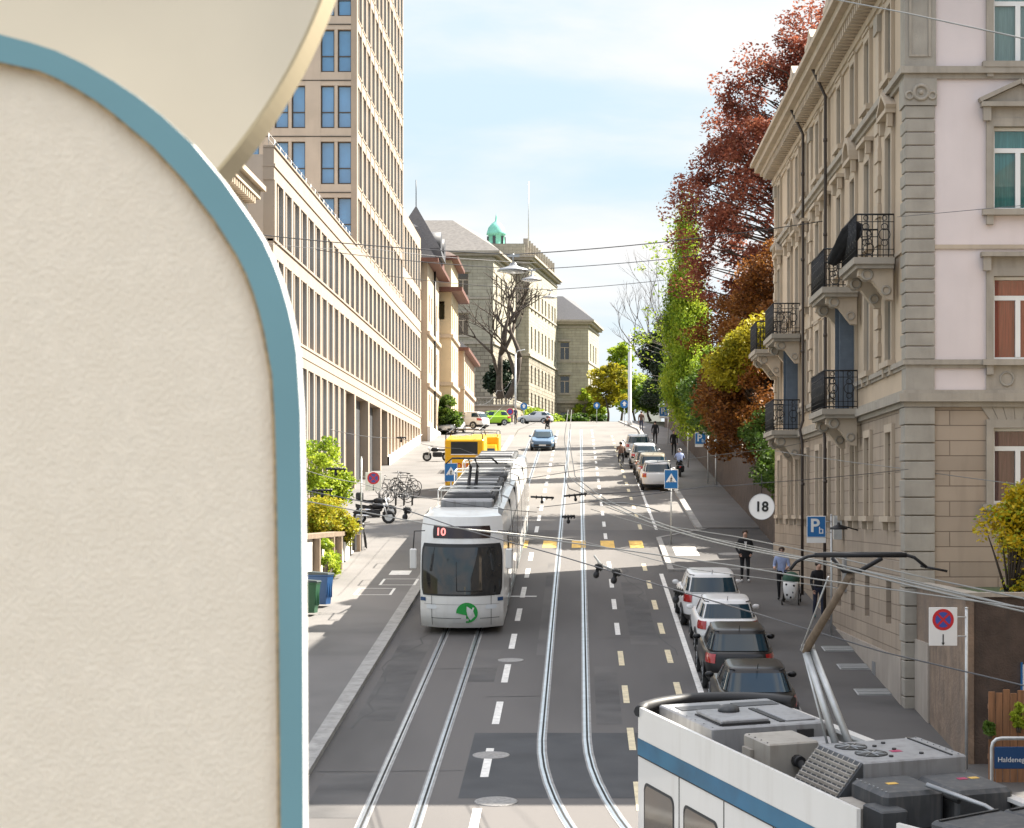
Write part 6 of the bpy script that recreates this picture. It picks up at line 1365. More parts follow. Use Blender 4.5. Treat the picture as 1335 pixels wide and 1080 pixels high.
for x in (-.25, .25): m.tube([(x, .45, .25), (x, .05, .55), (x, .42, 1.05)], .016, 'dark_iron', 6); m.tube([(x, -.38, .12), (x, .05, .55)], .016, 'dark_iron', 6)
m.tube([(-.25, .42, 1.05), (.25, .42, 1.05)], .02, 'rubber', 6); m.build('frame', pc, local=True)
for x in (-.27, .27):
    for y, r_ in ((-.38, .10), (.42, .15)): m = MB(); m.torus((x, y, r_), r_ - .02, .022, 'rubber', 'x', 16, 6); m.cyl((x - .02, y, r_), .04, .04, 'galv', 'x', 8); m.build('wheel', pc, local=True)
person('dark dressed person close to the stone wall, behind the raised arm of the tram roof', (7.45, 66.9, G(66.9) + .125), R(20), stand(1.74, .12), dict(top='cloth_black', legs='cloth_navy', shoes='cloth_teal'))
person('person all in black walking away beyond the parked cars on the upper right pavement', (5.95, 168, G(168) + .125), R(180), stand(1.82, .15), blk_)
person('person in black beside the brown retaining wall, below the middle blue parking sign', (6.75, 153, G(153) + .125), R(10), stand(1.8, .08), blk_)
person('person in brown farthest up the right pavement', (5.5, 190, G(190) + .125), R(180), stand(1.75, .1), dict(top='cloth_brown', legs='cloth_navy', shoes='cloth_black'))
person('dark figure standing by the pale post on the hilltop', P(672, 552, 247).xyz, R(30), stand(1.8, .05), dict(top='cloth_navy', legs='cloth_black', shoes='cloth_black'))
def sit(h=1.74, lean=.12, face=1):
    J = dict(pelvis=(0, .18, .80), waist=(0, .12, .98), chest=(0, .02, 1.20), neck=(0, -.06, 1.34), jaw=(0, -.09, 1.40), head=(0, -.09, 1.465), crown=(0, -.08, 1.535))
    for s_, n_ in ((-1, 'l'), (1, 'r')):
        J.update({'sh' + n_: (s_ * .185, .0, 1.24), 'el' + n_: (s_ * .27, -.18, 1.05), 'wr' + n_: (s_ * .27, -.40, 1.03), 'hd' + n_: (s_ * .27, -.47, 1.04), 'hp' + n_: (s_ * .10, .14, .77), 'kn' + n_: (s_ * .15, -.27, .68 if s_ > 0 else .60), 'an' + n_: (s_ * .13, -.10, .28 if s_ > 0 else .2), 'to' + n_: (s_ * .13, -.24, .24 if s_ > 0 else .16)})
    return J
def helmet(mm):
    def f(t, J): h = Vector(J['head']); m = MB(); m.ball((h.x, h.y + .01, h.z + .05), .12, .135, .10, mm); m.build('helmet', t, local=True)
    return f
person('cyclist in dark clothes riding up the street beside the upper parked cars', (2.75, 141, G(141) + .14), R(180), sit(), dict(top='cloth_brown', legs='cloth_black', shoes='cloth_black'), extras=helmet('cloth_black'))
bicycle('bicycle ridden up the street beside the upper parked cars', (2.75, 141, G(141)), 0, 0, 'bicycles being ridden')
person('scooter rider in a pale jacket with a white helmet on the right pavement', (6.15, 131.5, G(131.5) + .22), R(180), sit(), dict(top='cloth_blue', legs='cloth_black', shoes='cloth_black'), extras=helmet('cloth_white'))
s1 = motorbike('dark scooter with a glowing tail light carrying the rider in the pale jacket', (6.15, 131.5, G(131.5) + .12), 0, False); s1['group'] = 'scooters being ridden'; s1.rotation_euler = (PITCH, 0, 0)
m = MB(); m.bbox(-.24, .24, -.92, -.55, .30, .75, 'car_black', .06); m.ball((0, -.93, .62), .07, .03, .05, 'tail_red'); m.build('tail', s1, local=True)
person('cyclist in black coming over the hilltop behind the dark blue car', (-2.7, 183, G(183) + .14), R(0), sit(), blk_, extras=helmet('cloth_black'))
bicycle('bicycle coming over the hilltop behind the dark blue car', (-2.7, 183, G(183)), R(180), 0, 'bicycles being ridden')
# ---------------------------------------------------------------- signs
def sign_plate(t, x, z, w, h, kind, y=-.05, m_back='galv'):
    m = MB(); m.bbox(x - w / 2, x + w / 2, y, y + .02, z - h / 2, z + h / 2, 'sign_white', .006)
    if kind not in ('nostop',): m.box(x - w / 2 + .02, x + w / 2 - .02, y - .003, y - .0005, z - h / 2 + .02, z + h / 2 - .02, 'sign_blue')
    pl = m.build('sign_plate', t, local=True); m = MB()
    if kind == 'cross':
        zc = z + h * .06; s_ = w * .40
        m.prism([(x - s_, zc - s_ * .75), (x + s_, zc - s_ * .75), (x, zc + s_ * .85)], y - .006, y - .003, 'sign_white')
        k = MB(); k.ball((x + .01, y - .008, zc + s_ * .18), s_ * .09, .004, s_ * .10, 'sign_black', 8, 5)
        for a, b in (((0, .08), (-.02, -.28)), ((-.02, -.28), (-.2, -.62)), ((-.02, -.28), (.16, -.62)), ((0, .02), (.2, -.18)), ((0, .02), (-.18, -.2))): k.tube([(x + a[0] * s_, y - .008, zc + a[1] * s_), (x + b[0] * s_, y - .008, zc + b[1] * s_)], s_ * .06, 'sign_black', 5)
        for q_ in range(3): k.box(x - s_ * .6 + q_ * s_ * .45, x - s_ * .6 + q_ * s_ * .45 + s_ * .28, y - .009, y - .0065, zc - s_ * .72, zc - s_ * .64, 'sign_black')
        k.build('pictogram', pl, local=True); m.build('triangle', pl, local=True)
    if kind == 'park':
        tx = text_mb('P', h * .86, 'sign_white', bold=.012); tx.xform(T(x - w * .08, y - .008, z + h * .03)); tx.build('lettering', pl, local=True)
        a, b = x + w * .14, x + w * .36; zb_ = z - h * .32
        m.box(a, b, y - .008, y - .0035, zb_, zb_ + .03, 'sign_white'); m.box(a, a + .03, y - .008, y - .0035, zb_ + .03, zb_ + .2, 'sign_white'); m.box(b - .03, b, y - .008, y - .0035, zb_ + .03, zb_ + .13, 'sign_white'); m.box(a + .03, b - .03, y - .008, y - .0035, zb_ + .12, zb_ + .145, 'sign_white'); m.build('disc_symbol', pl, local=True)
        m = MB(); m.bbox(x - w / 2, x + w / 2, y, y + .02, z - h / 2 - .16, z - h / 2 - .01, 'sign_white', .004); m.build('lower_plate', t, local=True)
    if kind == 'nostop':
        r_ = w * .38; zc = z + h * .18; red = 'sign_red'
        def dsc(r, yy, mm): m.cyl((x, yy, zc), r, .003, mm, 'y', 28)
        dsc(r_, y - .004, red); dsc(r_ * .72, y - .008, 'sign_purple')
        for s_ in (-1, 1):
            d = Vector((math.cos(R(45)) * s_, 0, math.sin(R(45)))); nn = Vector((-d.z, 0, d.x)) * r_ * .10; c = Vector((x, y - (.0095 if s_ > 0 else .0105), zc)); e = d * r_ * .74
            m.add([c - e - nn, c - e + nn, c + e + nn, c + e - nn], [(0, 1, 2, 3)], red)
        m.build('ban_symbol', pl, local=True); m = MB(); zz = z - h * .34
        m.box(x - .012, x + .012, y - .006, y - .001, zz - .07, zz + .11, 'sign_black'); m.prism([(x - .035, zz - .06), (x + .035, zz - .06), (x, zz - .12)], y - .006, y - .001, 'sign_black'); m.build('arrow', pl, local=True)
    return pl
def signpost(label, x, y, base, top, plate, w, h, kind, dx=0., cat='road sign', group=None):
    t = thing('road_sign', label, cat, (x, y, base), (0, 0, 0), group)
    m = MB(); m.tube([(0, 0, -.05), (0, 0, top)], .032, 'galv', 8); m.lathe((0, 0, top), [(.036, 0), (.036, .03), (.01, .04)], 'galv', 8); m.build('pole', t, local=True)
    m = MB()
    if dx:
        for zz in (plate + h * .25, plate - h * .25): m.tube([(0, -.02, zz), (dx * .5, -.02, zz)], .012, 'galv', 5)
    else: m.box(-.05, .05, -.035, .035, plate - .02, plate + .02, 'galv')
    m.build('bracket', t, local=True); sign_plate(t, dx, plate, w, h, kind); return t
gs = 'signs along the street'
def sp(label, px, pyb, y, pyt, pyc, wpx, hpx, kind, dxpx=0, base=None):
    x = PX(px, y); b = G(y) + .12 if base is None else base
    return signpost(label, x, y, b, PZ(pyt, y) - b, PZ(pyc, y) - b, wpx * y / F, hpx * y / F, kind, dxpx * y / F, group=gs)
sp('blue pedestrian crossing sign on a pole at the right end of the yellow crossing', 875, 712, 90.4, 612, 625, 18, 25, 'cross')
sp('blue pedestrian crossing sign left of the tram before the yellow van', 588, 690, 98, 600, 616, 17, 24, 'cross')
sp('white board with a red ringed no stopping symbol and arrow before the rough wall', 1260, 1008, 43.9, 794, 817, 37, 50, 'nostop', -31)
sp('small white no stopping board on a pole at the end of the garden wall', 471, 722, 87.3, 597, 628, 21, 24, 'nostop', 16)
sp('largest blue parking sign, on a pole beside the stone apartment building', 1084, 830, 63, 672, 687, 25, 28, 'park', -20)
sp('blue parking sign in front of the brown retaining wall, the middle one of three', 923, 632, 125.5, 564, 572, 14, 15, 'park', -10)
sp('smallest blue parking sign, farthest up the right pavement', 871, 581, 169, 531, 537, 11, 12, 'park', -6)
def round_sign(label, px, py, y, r, mm, base, pole=True):
    t = thing('road_sign', label, 'road sign', (PX(px, y), y, base), (0, 0, 0), gs); z = PZ(py, y) - base
    m = MB(); m.tube([(0, 0, -.1), (0, 0, z + r)], .035, 'galv', 6); m.build('pole', t, local=True)
    m = MB(); m.cyl((0, -.06, z), r, .02, 'sign_white' if mm == 'sign_red' else mm, 'y', 24); p = m.build('sign_plate', t, local=True)
    m = MB()
    if mm == 'sign_red': m.cyl((0, -.066, z), r * .93, .005, 'sign_red', 'y', 24); m.cyl((0, -.07, z), r * .6, .003, 'sign_purple', 'y', 20)
    else: m.prism([(-.12, z - .2), (.12, z - .2), (.12, z + .02), (.25, z + .02), (0, z + .3), (-.25, z + .02), (-.12, z + .02)], -.066, -.061, 'sign_white')
    m.build('symbol', p, local=True)
round_sign('round red ringed sign on a pole before the dark terrace on the hilltop', 665, 537, 245, .42, 'sign_red', G(245))
round_sign('round blue sign beside the pale post on the hilltop', 683, 530, 250, .42, 'sign_blue', G(250))
round_sign('round blue sign under the yellow green trees at the end of the street', 778, 529, 270, .42, 'sign_blue', G(270))
round_sign('round blue sign at the foot of the tall grey mast', 814, 527, 228, .45, 'sign_blue', G(228))
# round speed board hanging from the wires
y = 45; c = P(993, 661, y); r_ = 16.5 * y / F
t18 = thing('speed_board', 'round white board with a black 18 hanging from the wires before the dark wall', 'speed sign', (c.x, y, c.z), (0, 0, 0))
m = MB(); m.cyl((0, 0, 0), r_, .02, 'sign_white', 'y', 36); m.torus((0, 0, 0), r_, .008, 'galv', 'y', 36, 5); m.build('board', t18, local=True)
tx = text_mb('18', .29, 'sign_black', bold=.008); tx.xform(T(0, -.008, -.005)); tx.build('number', t18, local=True)
m = MB(); m.tube([(0, .012, r_), (0, .012, r_ + .42)], .008, 'dark_iron', 5); m.build('hanger', t18, local=True)
# ---------------------------------------------------------------- street lamps on span wires, masts
def wire(label, pts, r=.012, mm='wire', sag=.0, n=14, group='overhead wires', name='overhead_wire'):
    m = MB(); P_ = []
    for a, b in zip(pts, pts[1:]):
        a, b = Vector(a), Vector(b)
        for i in range(n): t_ = i / n; p = a + (b - a) * t_; p.z -= sag * 4 * t_ * (1 - t_); P_.append(p)
    P_.append(Vector(pts[-1])); o = P_[0]
    m.tube(P_, r, mm, 6); return tag(m.build(name, loc=tuple(o)), label, 'wire', group)
for y, px, py, l, lw in ((67, 669, 353, 'large flat street lamp hanging over the white tram, nearest of the row', 'topmost span wire carrying the nearest street lamp, from the pink building to the left'), (103, 693, 365, 'middle one of the flat street lamps hanging over the street', 'span wire carrying the middle street lamp'), (140, 717, 388, 'smallest flat street lamp, hanging before the bare tree', 'lowest lamp wire, carrying the farthest street lamp')):
    c = P(px, py, y); z = c.z
    t = thing('street_lamp', l, 'street lamp', (c.x, y, z), (0, 0, 0), 'street lamps hung on wires')
    m = MB(); m.lathe((0, 0, 0), [(.50, -.03), (.51, .0), (.44, .05), (.26, .10), (.12, .16), (.09, .24)], 'steel_grey', 24); m.build('lamp_shade', t, local=True)
    m = MB(); m.lathe((0, 0, 0), [(.05, -.085), (.3, -.07), (.46, -.03)], 'lamp_lens', 24); m.build('lamp_lens', t, local=True)
    m = MB(); m.tube([(0, 0, .2), (0, 0, .52)], .03, 'steel_grey', 6); m.box(-.2, .2, -.03, .03, .42, .5, 'steel_grey'); m.build('hanger', t, local=True)
    wire(lw, [(XF + .3 if y < 150 else -11, y - 2, z + 1.2), (c.x, y, z + .5), (XR if y < 86 else 9.2, y + 1.5, z + 1.75)], .013 + y * .00006, 'wire', .12)
m = MB(); m.tube([(0, 0, 0), (0, 0, 8.2)], [.14, .09], 'galv', 10); m.tube([(0, 0, 8.2), (.3, -.3, 8.5), (1.1, -.9, 8.6)], .06, 'galv', 6); mo = m.build('lamp_post', local=True, loc=(PX(672, 249), 249, G(249))); tag(mo, 'pale grey lamp post in front of the bare tree on the hilltop', 'lamp post')
m = MB(); m.lathe((0, 0, 0), [(.26, 0), (.26, .5), (.2, .6), (.17, 9.6), (.1, 9.7)], 'galv', 12); mo = m.build('mast', local=True, loc=(PX(821, 226), 226, G(226))); tag(mo, 'tall grey mast at the right end of the hilltop', 'mast')
for px, y, h_, l in ((949, 124, 2.4, 'short grey post by the retaining wall beside the middle parking sign'), (897, 140, 3.6, 'slim pale post farther up along the retaining wall')):
    m = MB(); m.tube([(0, 0, 0), (0, 0, h_)], .05, 'galv', 8); m.ball((0, 0, h_ + .12), .12, .12, .14, 'lamp_lens'); tag(m.build('lamp_post', local=True, loc=(min(PX(px, y), 7.9), y, G(y) + .12)), l, 'post')
def pw(pts): return [P(a, b, y) for a, b, y in pts]
rt = [(-.33, 95), (-.33, 70), (-.1, 52), (.55, 45), (1.36, 40), (2.2, 33.5), (3.15, 27.3), (5.2, 21.5), (8.5, 16)]
for s_, l in ((-.07, 'left hand contact wire above the curving right track'), (.0, 'right hand contact wire above the curving right track')):
    wire(l, [(x + s_ * 2.2, y, G(y) + 5.55 + (0 if y > 60 else .0) + (.6 if y < 32 else .25 if y < 38 else 0)) for x, y in rt], .011, 'wire_pale', .02, 5)
wire('contact wire above the left track over the white tram', [(-3.5, y, G(y) + 5.6) for y in (110, 92, 75)], .008, 'wire_pale', .03, 5)
wire('carrier wire above the left track', [(-3.5, y, G(y) + 6.5) for y in (110, 92, 75)], .007, 'wire', .2, 6)
wire('long pale wire sloping from the left pavement across the tram roof to the right edge', pw([(380, 650, 33), (560, 684, 31), (760, 710, 29), (959, 738, 27), (1068, 756, 25.5), (1360, 796, 22)]), .009, 'wire_pale')
wire('long dark wire sloping from the tram front across the parked cars to the right edge', pw([(400, 640, 41), (529, 665, 38), (599, 689, 36), (720, 722, 34), (803, 747, 32.5), (985, 800, 30), (1150, 850, 27.5), (1360, 900, 25)]), .010, 'wire')
wire('dark wire branching off towards the left pavement', pw([(599, 689, 36), (680, 697, 37), (760, 706, 38.5), (900, 742, 36), (1100, 768, 33)]), .007, 'wire_pale')
wire('greenish span wire at the upper right corner', pw([(1060, -6, 54), (1180, 17, 48), (1360, 56, 44)]), .018, 'wire_pale')
wire('thin span wire from the stone building towards the brown retaining wall', [P(1052, 576, 73.5), P(960, 590, 72), P(770, 610, 70), P(560, 640, 68)], .012, 'wire_pale', .06)
wire('span wire in front of the tall ground floor windows', [P(1010, 588, 60), P(1177, 611, 52), P(1400, 640, 47)], .010, 'wire_pale', .02)
wire('span wire just above the 18 board', [P(700, 662, 50), P(923, 634, 47), P(993, 630, 45), P(1184, 612, 50.8)], .009, 'wire', .02)
wire('pale wire leading from the yellow crossing to the tram roof arm', pw([(790, 661, 55), (850, 683, 46), (960, 700, 40), (1068, 722, 33), (1200, 752, 27), (1360, 786, 22)]), .010, 'wire_pale')
wire('lower pale wire leading from the yellow crossing to the tram roof arm', pw([(770, 664, 56), (860, 690, 46), (960, 708, 40), (1068, 731, 33), (1200, 760, 27.5), (1360, 800, 22)]), .009, 'wire_pale')
wire('thin wire across the pink facade', [P(1170, 283, 50), P(1290, 272, 46), P(1400, 262, 42)], .007, 'wire')
wire('wire crossing the office block fins, upper one', [P(350, 318, 88), P(480, 324, 98), P(700, 343, 110)], .012, 'wire', .1)
wire('wire crossing the office block fins, lower one', [P(430, 560, 75), P(520, 571, 90), P(600, 585, 99), P(660, 600, 104)], .012, 'wire', .1)
wire('wire over the bushes on the left', [P(395, 612, 60), P(470, 630, 62), P(560, 650, 63), P(700, 668, 64)], .010, 'wire', .05)
def insul(label, px, py, y, a=0, w_=.35):
    t = thing('wire_insulator', label, 'insulator', tuple(P(px, py, y)), (0, R(a), R(0)), 'insulators in the overhead wires')
    m = MB()
    for k in range(5): m.lathe((0, 0, 0), [(.02, -.01), (.075, .0), (.02, .03)], 'rubber', 10) if k == 0 else m.tube([(-w_ + k * w_ * .45, 0, 0), (-w_ + k * w_ * .45 + .04, 0, 0)], [.07, .03], 'rubber', 8)
    m.tube([(-w_, 0, 0), (w_, 0, 0.02)], .035, 'dark_iron', 6); m.build('insulator_body', t, local=True)
    m = MB(); m.tube([(0, 0, -.16), (0, 0, .03)], .03, 'dark_iron', 6); m.ball((0, 0, -.13), .05, .05, .06, 'dark_iron'); m.build('clamp', t, local=True)
insul('dark wire insulator at the right edge of the white tram, left one of a pair', 707, 649, 66, 4, .36); insul('dark wire insulator above the right track, right one of a pair', 750, 646, 66, -4, .36); insul('small dark wire clamp hanging over the right track just before the crossing', 741, 674, 58, 0, .18)
insul('insulator in the long dark wire just before the centre of the street', 780, 739, 33.2, 14, .05); insul('insulator in the long dark wire just right of the track', 803, 746, 32.6, 14, .06); insul('insulator over the white car roofs', 884, 771, 31.5, 14, .07)
insul('small wire insulator over the tram roof front', 530, 665, 38, 12, .06); insul('dark wire insulator before the green bush on the left', 438, 612, 60, 2, .28); insul('dark wire insulator before the yellow bush on the left', 420, 640, 58, 0, .28); insul('dark wire insulator before the porch columns on the left', 523, 571, 88, 0, .2)
wire('curved steady arm reaching out over the right lane', pw([(775, 725, 36), (784, 737, 35), (806, 746, 34)]), .02, 'wire_pale', name='steady_arm'); wire('pale steady arm above the yellow crossing', pw([(785, 656, 58), (815, 656, 58), (845, 662, 58), (860, 667, 58)]), .02, 'wire_pale', name='steady_arm')
wire('dark wire dropping over the right track', pw([(660, 612, 75), (736, 607, 74), (738, 628, 73), (742, 637, 72), (763, 645, 70), (860, 640, 68)]), .016, 'wire')
# ---------------------------------------------------------------- trees and shrubs
def leaves(mb_list, seed): pass
def leaf_mesh(name, clusters, n, size, m, seed, flat=.0, droop=0.):
    g = np.random.default_rng(seed); V = []; C = np.array([c[:3] for c in clusters]); Rr = np.array([c[3] for c in clusters])
    N = n * len(C); idx = np.repeat(np.arange(len(C)), n)
    d = g.normal(size=(N, 3)); d /= np.linalg.norm(d, axis=1, keepdims=True); rr = g.random(N) ** .45
    p = C[idx] + d * (rr * Rr[idx])[:, None] * np.array([1, 1, .75 + droop])
    a = g.normal(size=(N, 3)); a[:, 2] *= (.6 if not droop else 2.0); a /= np.linalg.norm(a, axis=1, keepdims=True); b = np.cross(a, g.normal(size=(N, 3))); b /= np.linalg.norm(b, axis=1, keepdims=True)
    s = size * (.6 + .8 * g.random(N)); a *= s[:, None]; b *= (s * .55)[:, None]; c_ = np.cross(a, b); c_ = c_ / np.linalg.norm(c_, axis=1, keepdims=True) * (s * .12)[:, None]
    V = np.stack([p - a, p + b - a * .1 + c_, p + a, p - b - a * .1 + c_], 1).reshape(-1, 3)
    me = bpy.data.meshes.new(name); me.vertices.add(4 * N); me.vertices.foreach_set('co', V.astype(np.float32).ravel()); me.loops.add(4 * N); me.loops.foreach_set('vertex_index', np.arange(4 * N, dtype=np.int32)); me.polygons.add(N); me.polygons.foreach_set('loop_start', np.arange(0, 4 * N, 4, dtype=np.int32)); me.polygons.foreach_set('loop_total', np.full(N, 4, dtype=np.int32)); me.materials.append(MATS[m]); me.update(calc_edges=True); me.validate(); return me
def tree(name, label, cat, base, ells, ncl, nleaf, lsize, m, trunk_r, seed, group='trees on the right', bark='bark', clr=(.7, 1.3), gap=.42, droop=0., second=None, trunk_top=None, nbranch=None):
    r_ = random.Random(seed); t = thing(name, label, cat, base, (0, 0, 0), group); B = Vector(base); cl = []
    wts = [e[3] * e[4] * e[5] for e in ells]; tries = 0
    while len(cl) < ncl and tries < ncl * 40:
        tries += 1; e = r_.choices(ells, wts)[0]
        d = Vector((r_.gauss(0, 1), r_.gauss(0, 1), r_.gauss(0, 1))).normalized() * r_.random() ** .30
        p = Vector((e[0] + d.x * e[3], e[1] + d.y * e[4], e[2] + d.z * e[5]))
        if noise.noise(p * .33 + Vector((seed * 3.1, 0, 0))) * .5 + .5 < gap: continue
        cl.append((p.x, p.y, p.z, r_.uniform(*clr)))
    loc = [(a - B.x, b - B.y, c - B.z, q_) for a, b, c, q_ in cl]
    if second:
        k = [c for c in loc if second[1](c)]; loc2 = k; loc = [c for c in loc if not second[1](c)]
    inst('crown', leaf_mesh('crown', loc, nleaf, lsize, m, seed, droop=droop), t)
    if second and loc2: inst('crown', leaf_mesh('crown', loc2, nleaf, lsize, second[0], seed + 1, droop=droop), t)
    top = trunk_top or max(c[2] for c in cl) - B.z - 2; cxm = sum(c[0] for c in cl) / len(cl) - B.x; cym = sum(c[1] for c in cl) / len(cl) - B.y
    mb = MB(); tp = lambda f: Vector((cxm * f ** 1.3 + .25 * math.sin(f * 7 + seed), cym * f ** 1.3 + .2 * math.cos(f * 5 + seed), top * f))
    tr_ = tp(0); pts = [tp(i / 10) - Vector((tp(0).x, tp(0).y, 0)) * (1 - i / 10) for i in range(11)]; mb.tube(pts, [trunk_r * (1.25 if i == 0 else 1 - .93 * (i / 10)) for i in range(11)], bark, 9); mb.build('trunk', t, local=True)
    mb = MB(); allc = [(c[0] - B.x, c[1] - B.y, c[2] - B.z) for c in cl]
    for c in (allc if not nbranch else r_.sample(allc, min(nbranch, len(allc)))):
        e = Vector(c); h = math.hypot(e.x, e.y); f = max(.12, min(.92, (e.z - .55 * h) / top)); s_ = pts[int(f * 10)] + (pts[min(10, int(f * 10) + 1)] - pts[int(f * 10)]) * (f * 10 - int(f * 10))
        mid = s_ + (e - s_) * .5 + Vector((r_.uniform(-.3, .3), r_.uniform(-.3, .3), .12 * (e - s_).length)); q_ = trunk_r * .22 * (1 - f * .6); mb.tube([s_, mid, e], [q_, q_ * .6, .015], bark, 5)
    mb.build('branch', t, local=True); return t
g8 = lambda x, y: (x, y, G(y) + 2.9)
tree('copper_beech', 'tall copper beech with dark red leaves rising above the stone building roof', 'tree', g8(12, 106), [(9.6, 106, 23, 5.0, 5, 5.5), (10.6, 106.5, 28.3, 4.1, 4.5, 4.0), (13.2, 107, 31.8, 3.3, 3.5, 3.2), (8.8, 104, 17.6, 3.4, 4.5, 3.5), (14.5, 108, 23, 4, 5, 8)], 620, 250, .088, 'leaf_copper', .55, 11, clr=(.55, 1.2), gap=.37, second=('leaf_rust', lambda c: c[2] < 8.3 + .8 * math.sin(c[0] * 2) and c[1] < 1.5))
tree('beech_tree', 'rust brown tree overhanging the pavement beside the far end of the stone building', 'tree', g8(10.2, 97), [(8.6, 97, 14.6, 2.6, 4, 3.2), (9.8, 99, 18, 3, 4, 3.6), (7.7, 99, 13.6, 2.2, 3.5, 2.2)], 330, 330, .085, 'leaf_rust', .35, 12, clr=(.5, 1.0), gap=.36)
tree('maple_tree', 'yellow green tree lit up between the red beech and the balconies', 'tree', g8(9.6, 96), [(7.5, 94.5, 16.6, .9, 1.3, 1.0), (6.5, 95, 15.7, .75, 1.2, .8)], 44, 300, .085, 'leaf_yellow', .25, 13, clr=(.5, .95), gap=.42)
tree('birch_tree', 'slender light green birch with drooping leaves left of the red beech', 'tree', g8(9.4, 134), [(6.6, 134, 24.6, .8, 1.4, 3.6), (6.6, 134, 19.5, 1.35, 2, 4.2), (6.9, 134, 16.6, 1.4, 2, 2.2)], 170, 280, .085, 'leaf_spring', .22, 14, clr=(.45, .85), gap=.40, droop=1.0, bark='bark_pale')
tree('conifer', 'dark evergreen leaning out left of the light green birch', 'tree', g8(9.5, 168), [(6.4, 168, 21.3, 1.6, 2, 1.7), (7.0, 168, 19.0, 1.9, 2, 2.0), (5.2, 168, 22.6, .7, .8, .6), (7.4, 168, 23.4, 1.3, 1.5, 1.5)], 90, 260, .10, 'leaf_dark', .3, 15, clr=(.5, .8), gap=.3)
tree('tree', 'thin half bare tree standing before the sky left of the birch', 'tree', g8(8.8, 150), [(6.2, 150, 25.5, 2.0, 2.5, 4.5), (5.0, 150, 20, 1.4, 2, 2.5)], 60, 20, .12, 'leaf_spring', .10, 16, clr=(.4, .8), gap=.3, bark='bark_pale')
tree('garden_tree', 'dark green garden tree hanging over the brown retaining wall', 'tree', g8(9.6, 93), [(9.4, 94, 12.4, 2.0, 3, 1.8), (9.2, 91, 10.8, 1.5, 2, 1.3)], 80, 280, .085, 'leaf_green', .2, 17, clr=(.5, .9), gap=.36)
tree('garden_tree', 'green tree behind the middle parking sign, below the birch', 'tree', g8(9.3, 118), [(8.0, 118, 15.8, 1.8, 4, 2.4), (7.9, 124, 16, 1.6, 4, 2.4)], 110, 280, .10, 'leaf_green', .22, 18, clr=(.5, .95), gap=.38, second=('leaf_spring', lambda c: c[2] > 4.2))
tree('garden_tree', 'bushy green tree behind the smallest parking sign', 'tree', g8(9.2, 150), [(7.8, 150, 18.6, 1.8, 5, 2.4), (7.9, 160, 19.4, 1.6, 5, 2.2)], 110, 260, .11, 'leaf_green', .2, 19, clr=(.5, .95), gap=.36)
gl_ = 'trees at the end of the street'
for x, y, h_, w_, mm, sd, l in ((PX(809, 330), 330, 13, 1.9, 'leaf_spring', 31, 'slim yellow green poplar beside the grey mast'), (PX(792, 305), 305, 8.5, 2.6, 'leaf_yellow', 32, 'low yellow tree at the corner of the sandstone institute'), (PX(828, 320), 320, 7, 2.6, 'leaf_spring', 33, 'low yellow green tree right of the grey mast'), (PX(848, 300), 300, 5.5, 2.2, 'leaf_green', 34, 'small dark green tree at the far end of the right pavement'), (PX(772, 345), 345, 6, 2.6, 'leaf_spring', 35, 'pale green tree behind the yellow one')):
    tree('street_tree', l, 'tree', (x, y, G(y)), [(x, y, G(y) + h_ * .62, w_, w_, h_ * .4)], 45, 90, .26, mm, .2, sd, group=gl_, clr=(.6, 1.1), gap=.34)
m = MB(); m.box(PX(838, 420), PX(862, 420), 420, 428, 20, PZ(517, 420), 'plaster_white'); m.build('far_house_wall') and None
fh = COL.objects['far_house_wall']; fh.name = 'far_house'; tag(fh, 'tiny pale house far away at the end of the right pavement', 'house')
m = MB(); m.prism([(PX(836, 420), PZ(517, 420)), (PX(864, 420), PZ(517, 420)), (PX(856, 420), PZ(510, 420)), (PX(844, 420), PZ(510, 420))], 419.5, 428.5, 'rooftile'); m.build('roof', fh)
# bare trees
def bare(label, base, h_, seed, spread, lean, r0, group=None):
    r_ = random.Random(seed); t = thing('bare_tree', label, 'tree', base, (0, 0, 0), group); tm, bm_ = MB(), MB()
    def grow(p, d, L_, r, lev, mb):
        n_ = 4; pts = [p]; q_ = p.copy(); dd = d.copy()
        for i in range(n_):
            dd = (dd + Vector((r_.uniform(-.22, .22), r_.uniform(-.22, .22), r_.uniform(-.05, .16)))).normalized(); q_ = q_ + dd * L_ / n_; pts.append(q_.copy())
        mb.tube(pts, [r * (1 - .45 * i / n_) for i in range(n_ + 1)], 'bark', 7 if lev < 2 else 4)
        if lev >= 5 or L_ < .35: return
        for k in range(r_.choice((2, 3, 3)) if lev else 3):
            ax = Vector((r_.gauss(0, 1), r_.gauss(0, .7), r_.gauss(0, .4))); e = (dd + ax.normalized() * spread).normalized(); grow(pts[-1 if k < 2 else r_.choice((2, 3))], e, L_ * r_.uniform(.6, .82), r * (.58 if k else .62), lev + 1, bm_)
    grow(Vector((0, 0, 0)), Vector(lean).normalized(), h_, r0, 0, tm); tm.build('trunk', t, local=True); bm_.build('branch', t, local=True); return t
bare('bare upright tree in front of the sandstone institute', tuple(P(653, 520, 264)), 5.5, 41, .62, (-.10, 0, 1), .50, 'bare trees before the institute')
bare('bare tree leaning right in front of the sandstone institute', tuple(P(662, 520, 262)), 5.4, 44, .60, (.62, 0, 1), .48, 'bare trees before the institute')
bare('thin bare young tree reaching into the sky above the dark evergreen', (7.4, 172, G(172) + 2.9), 3.4, 47, .5, (-.35, 0, 1), .12)
bare('slender bare tree left of the birch', (8.2, 141, G(141) + 2.9), 3.9, 49, .45, (-.25, 0, 1), .09)
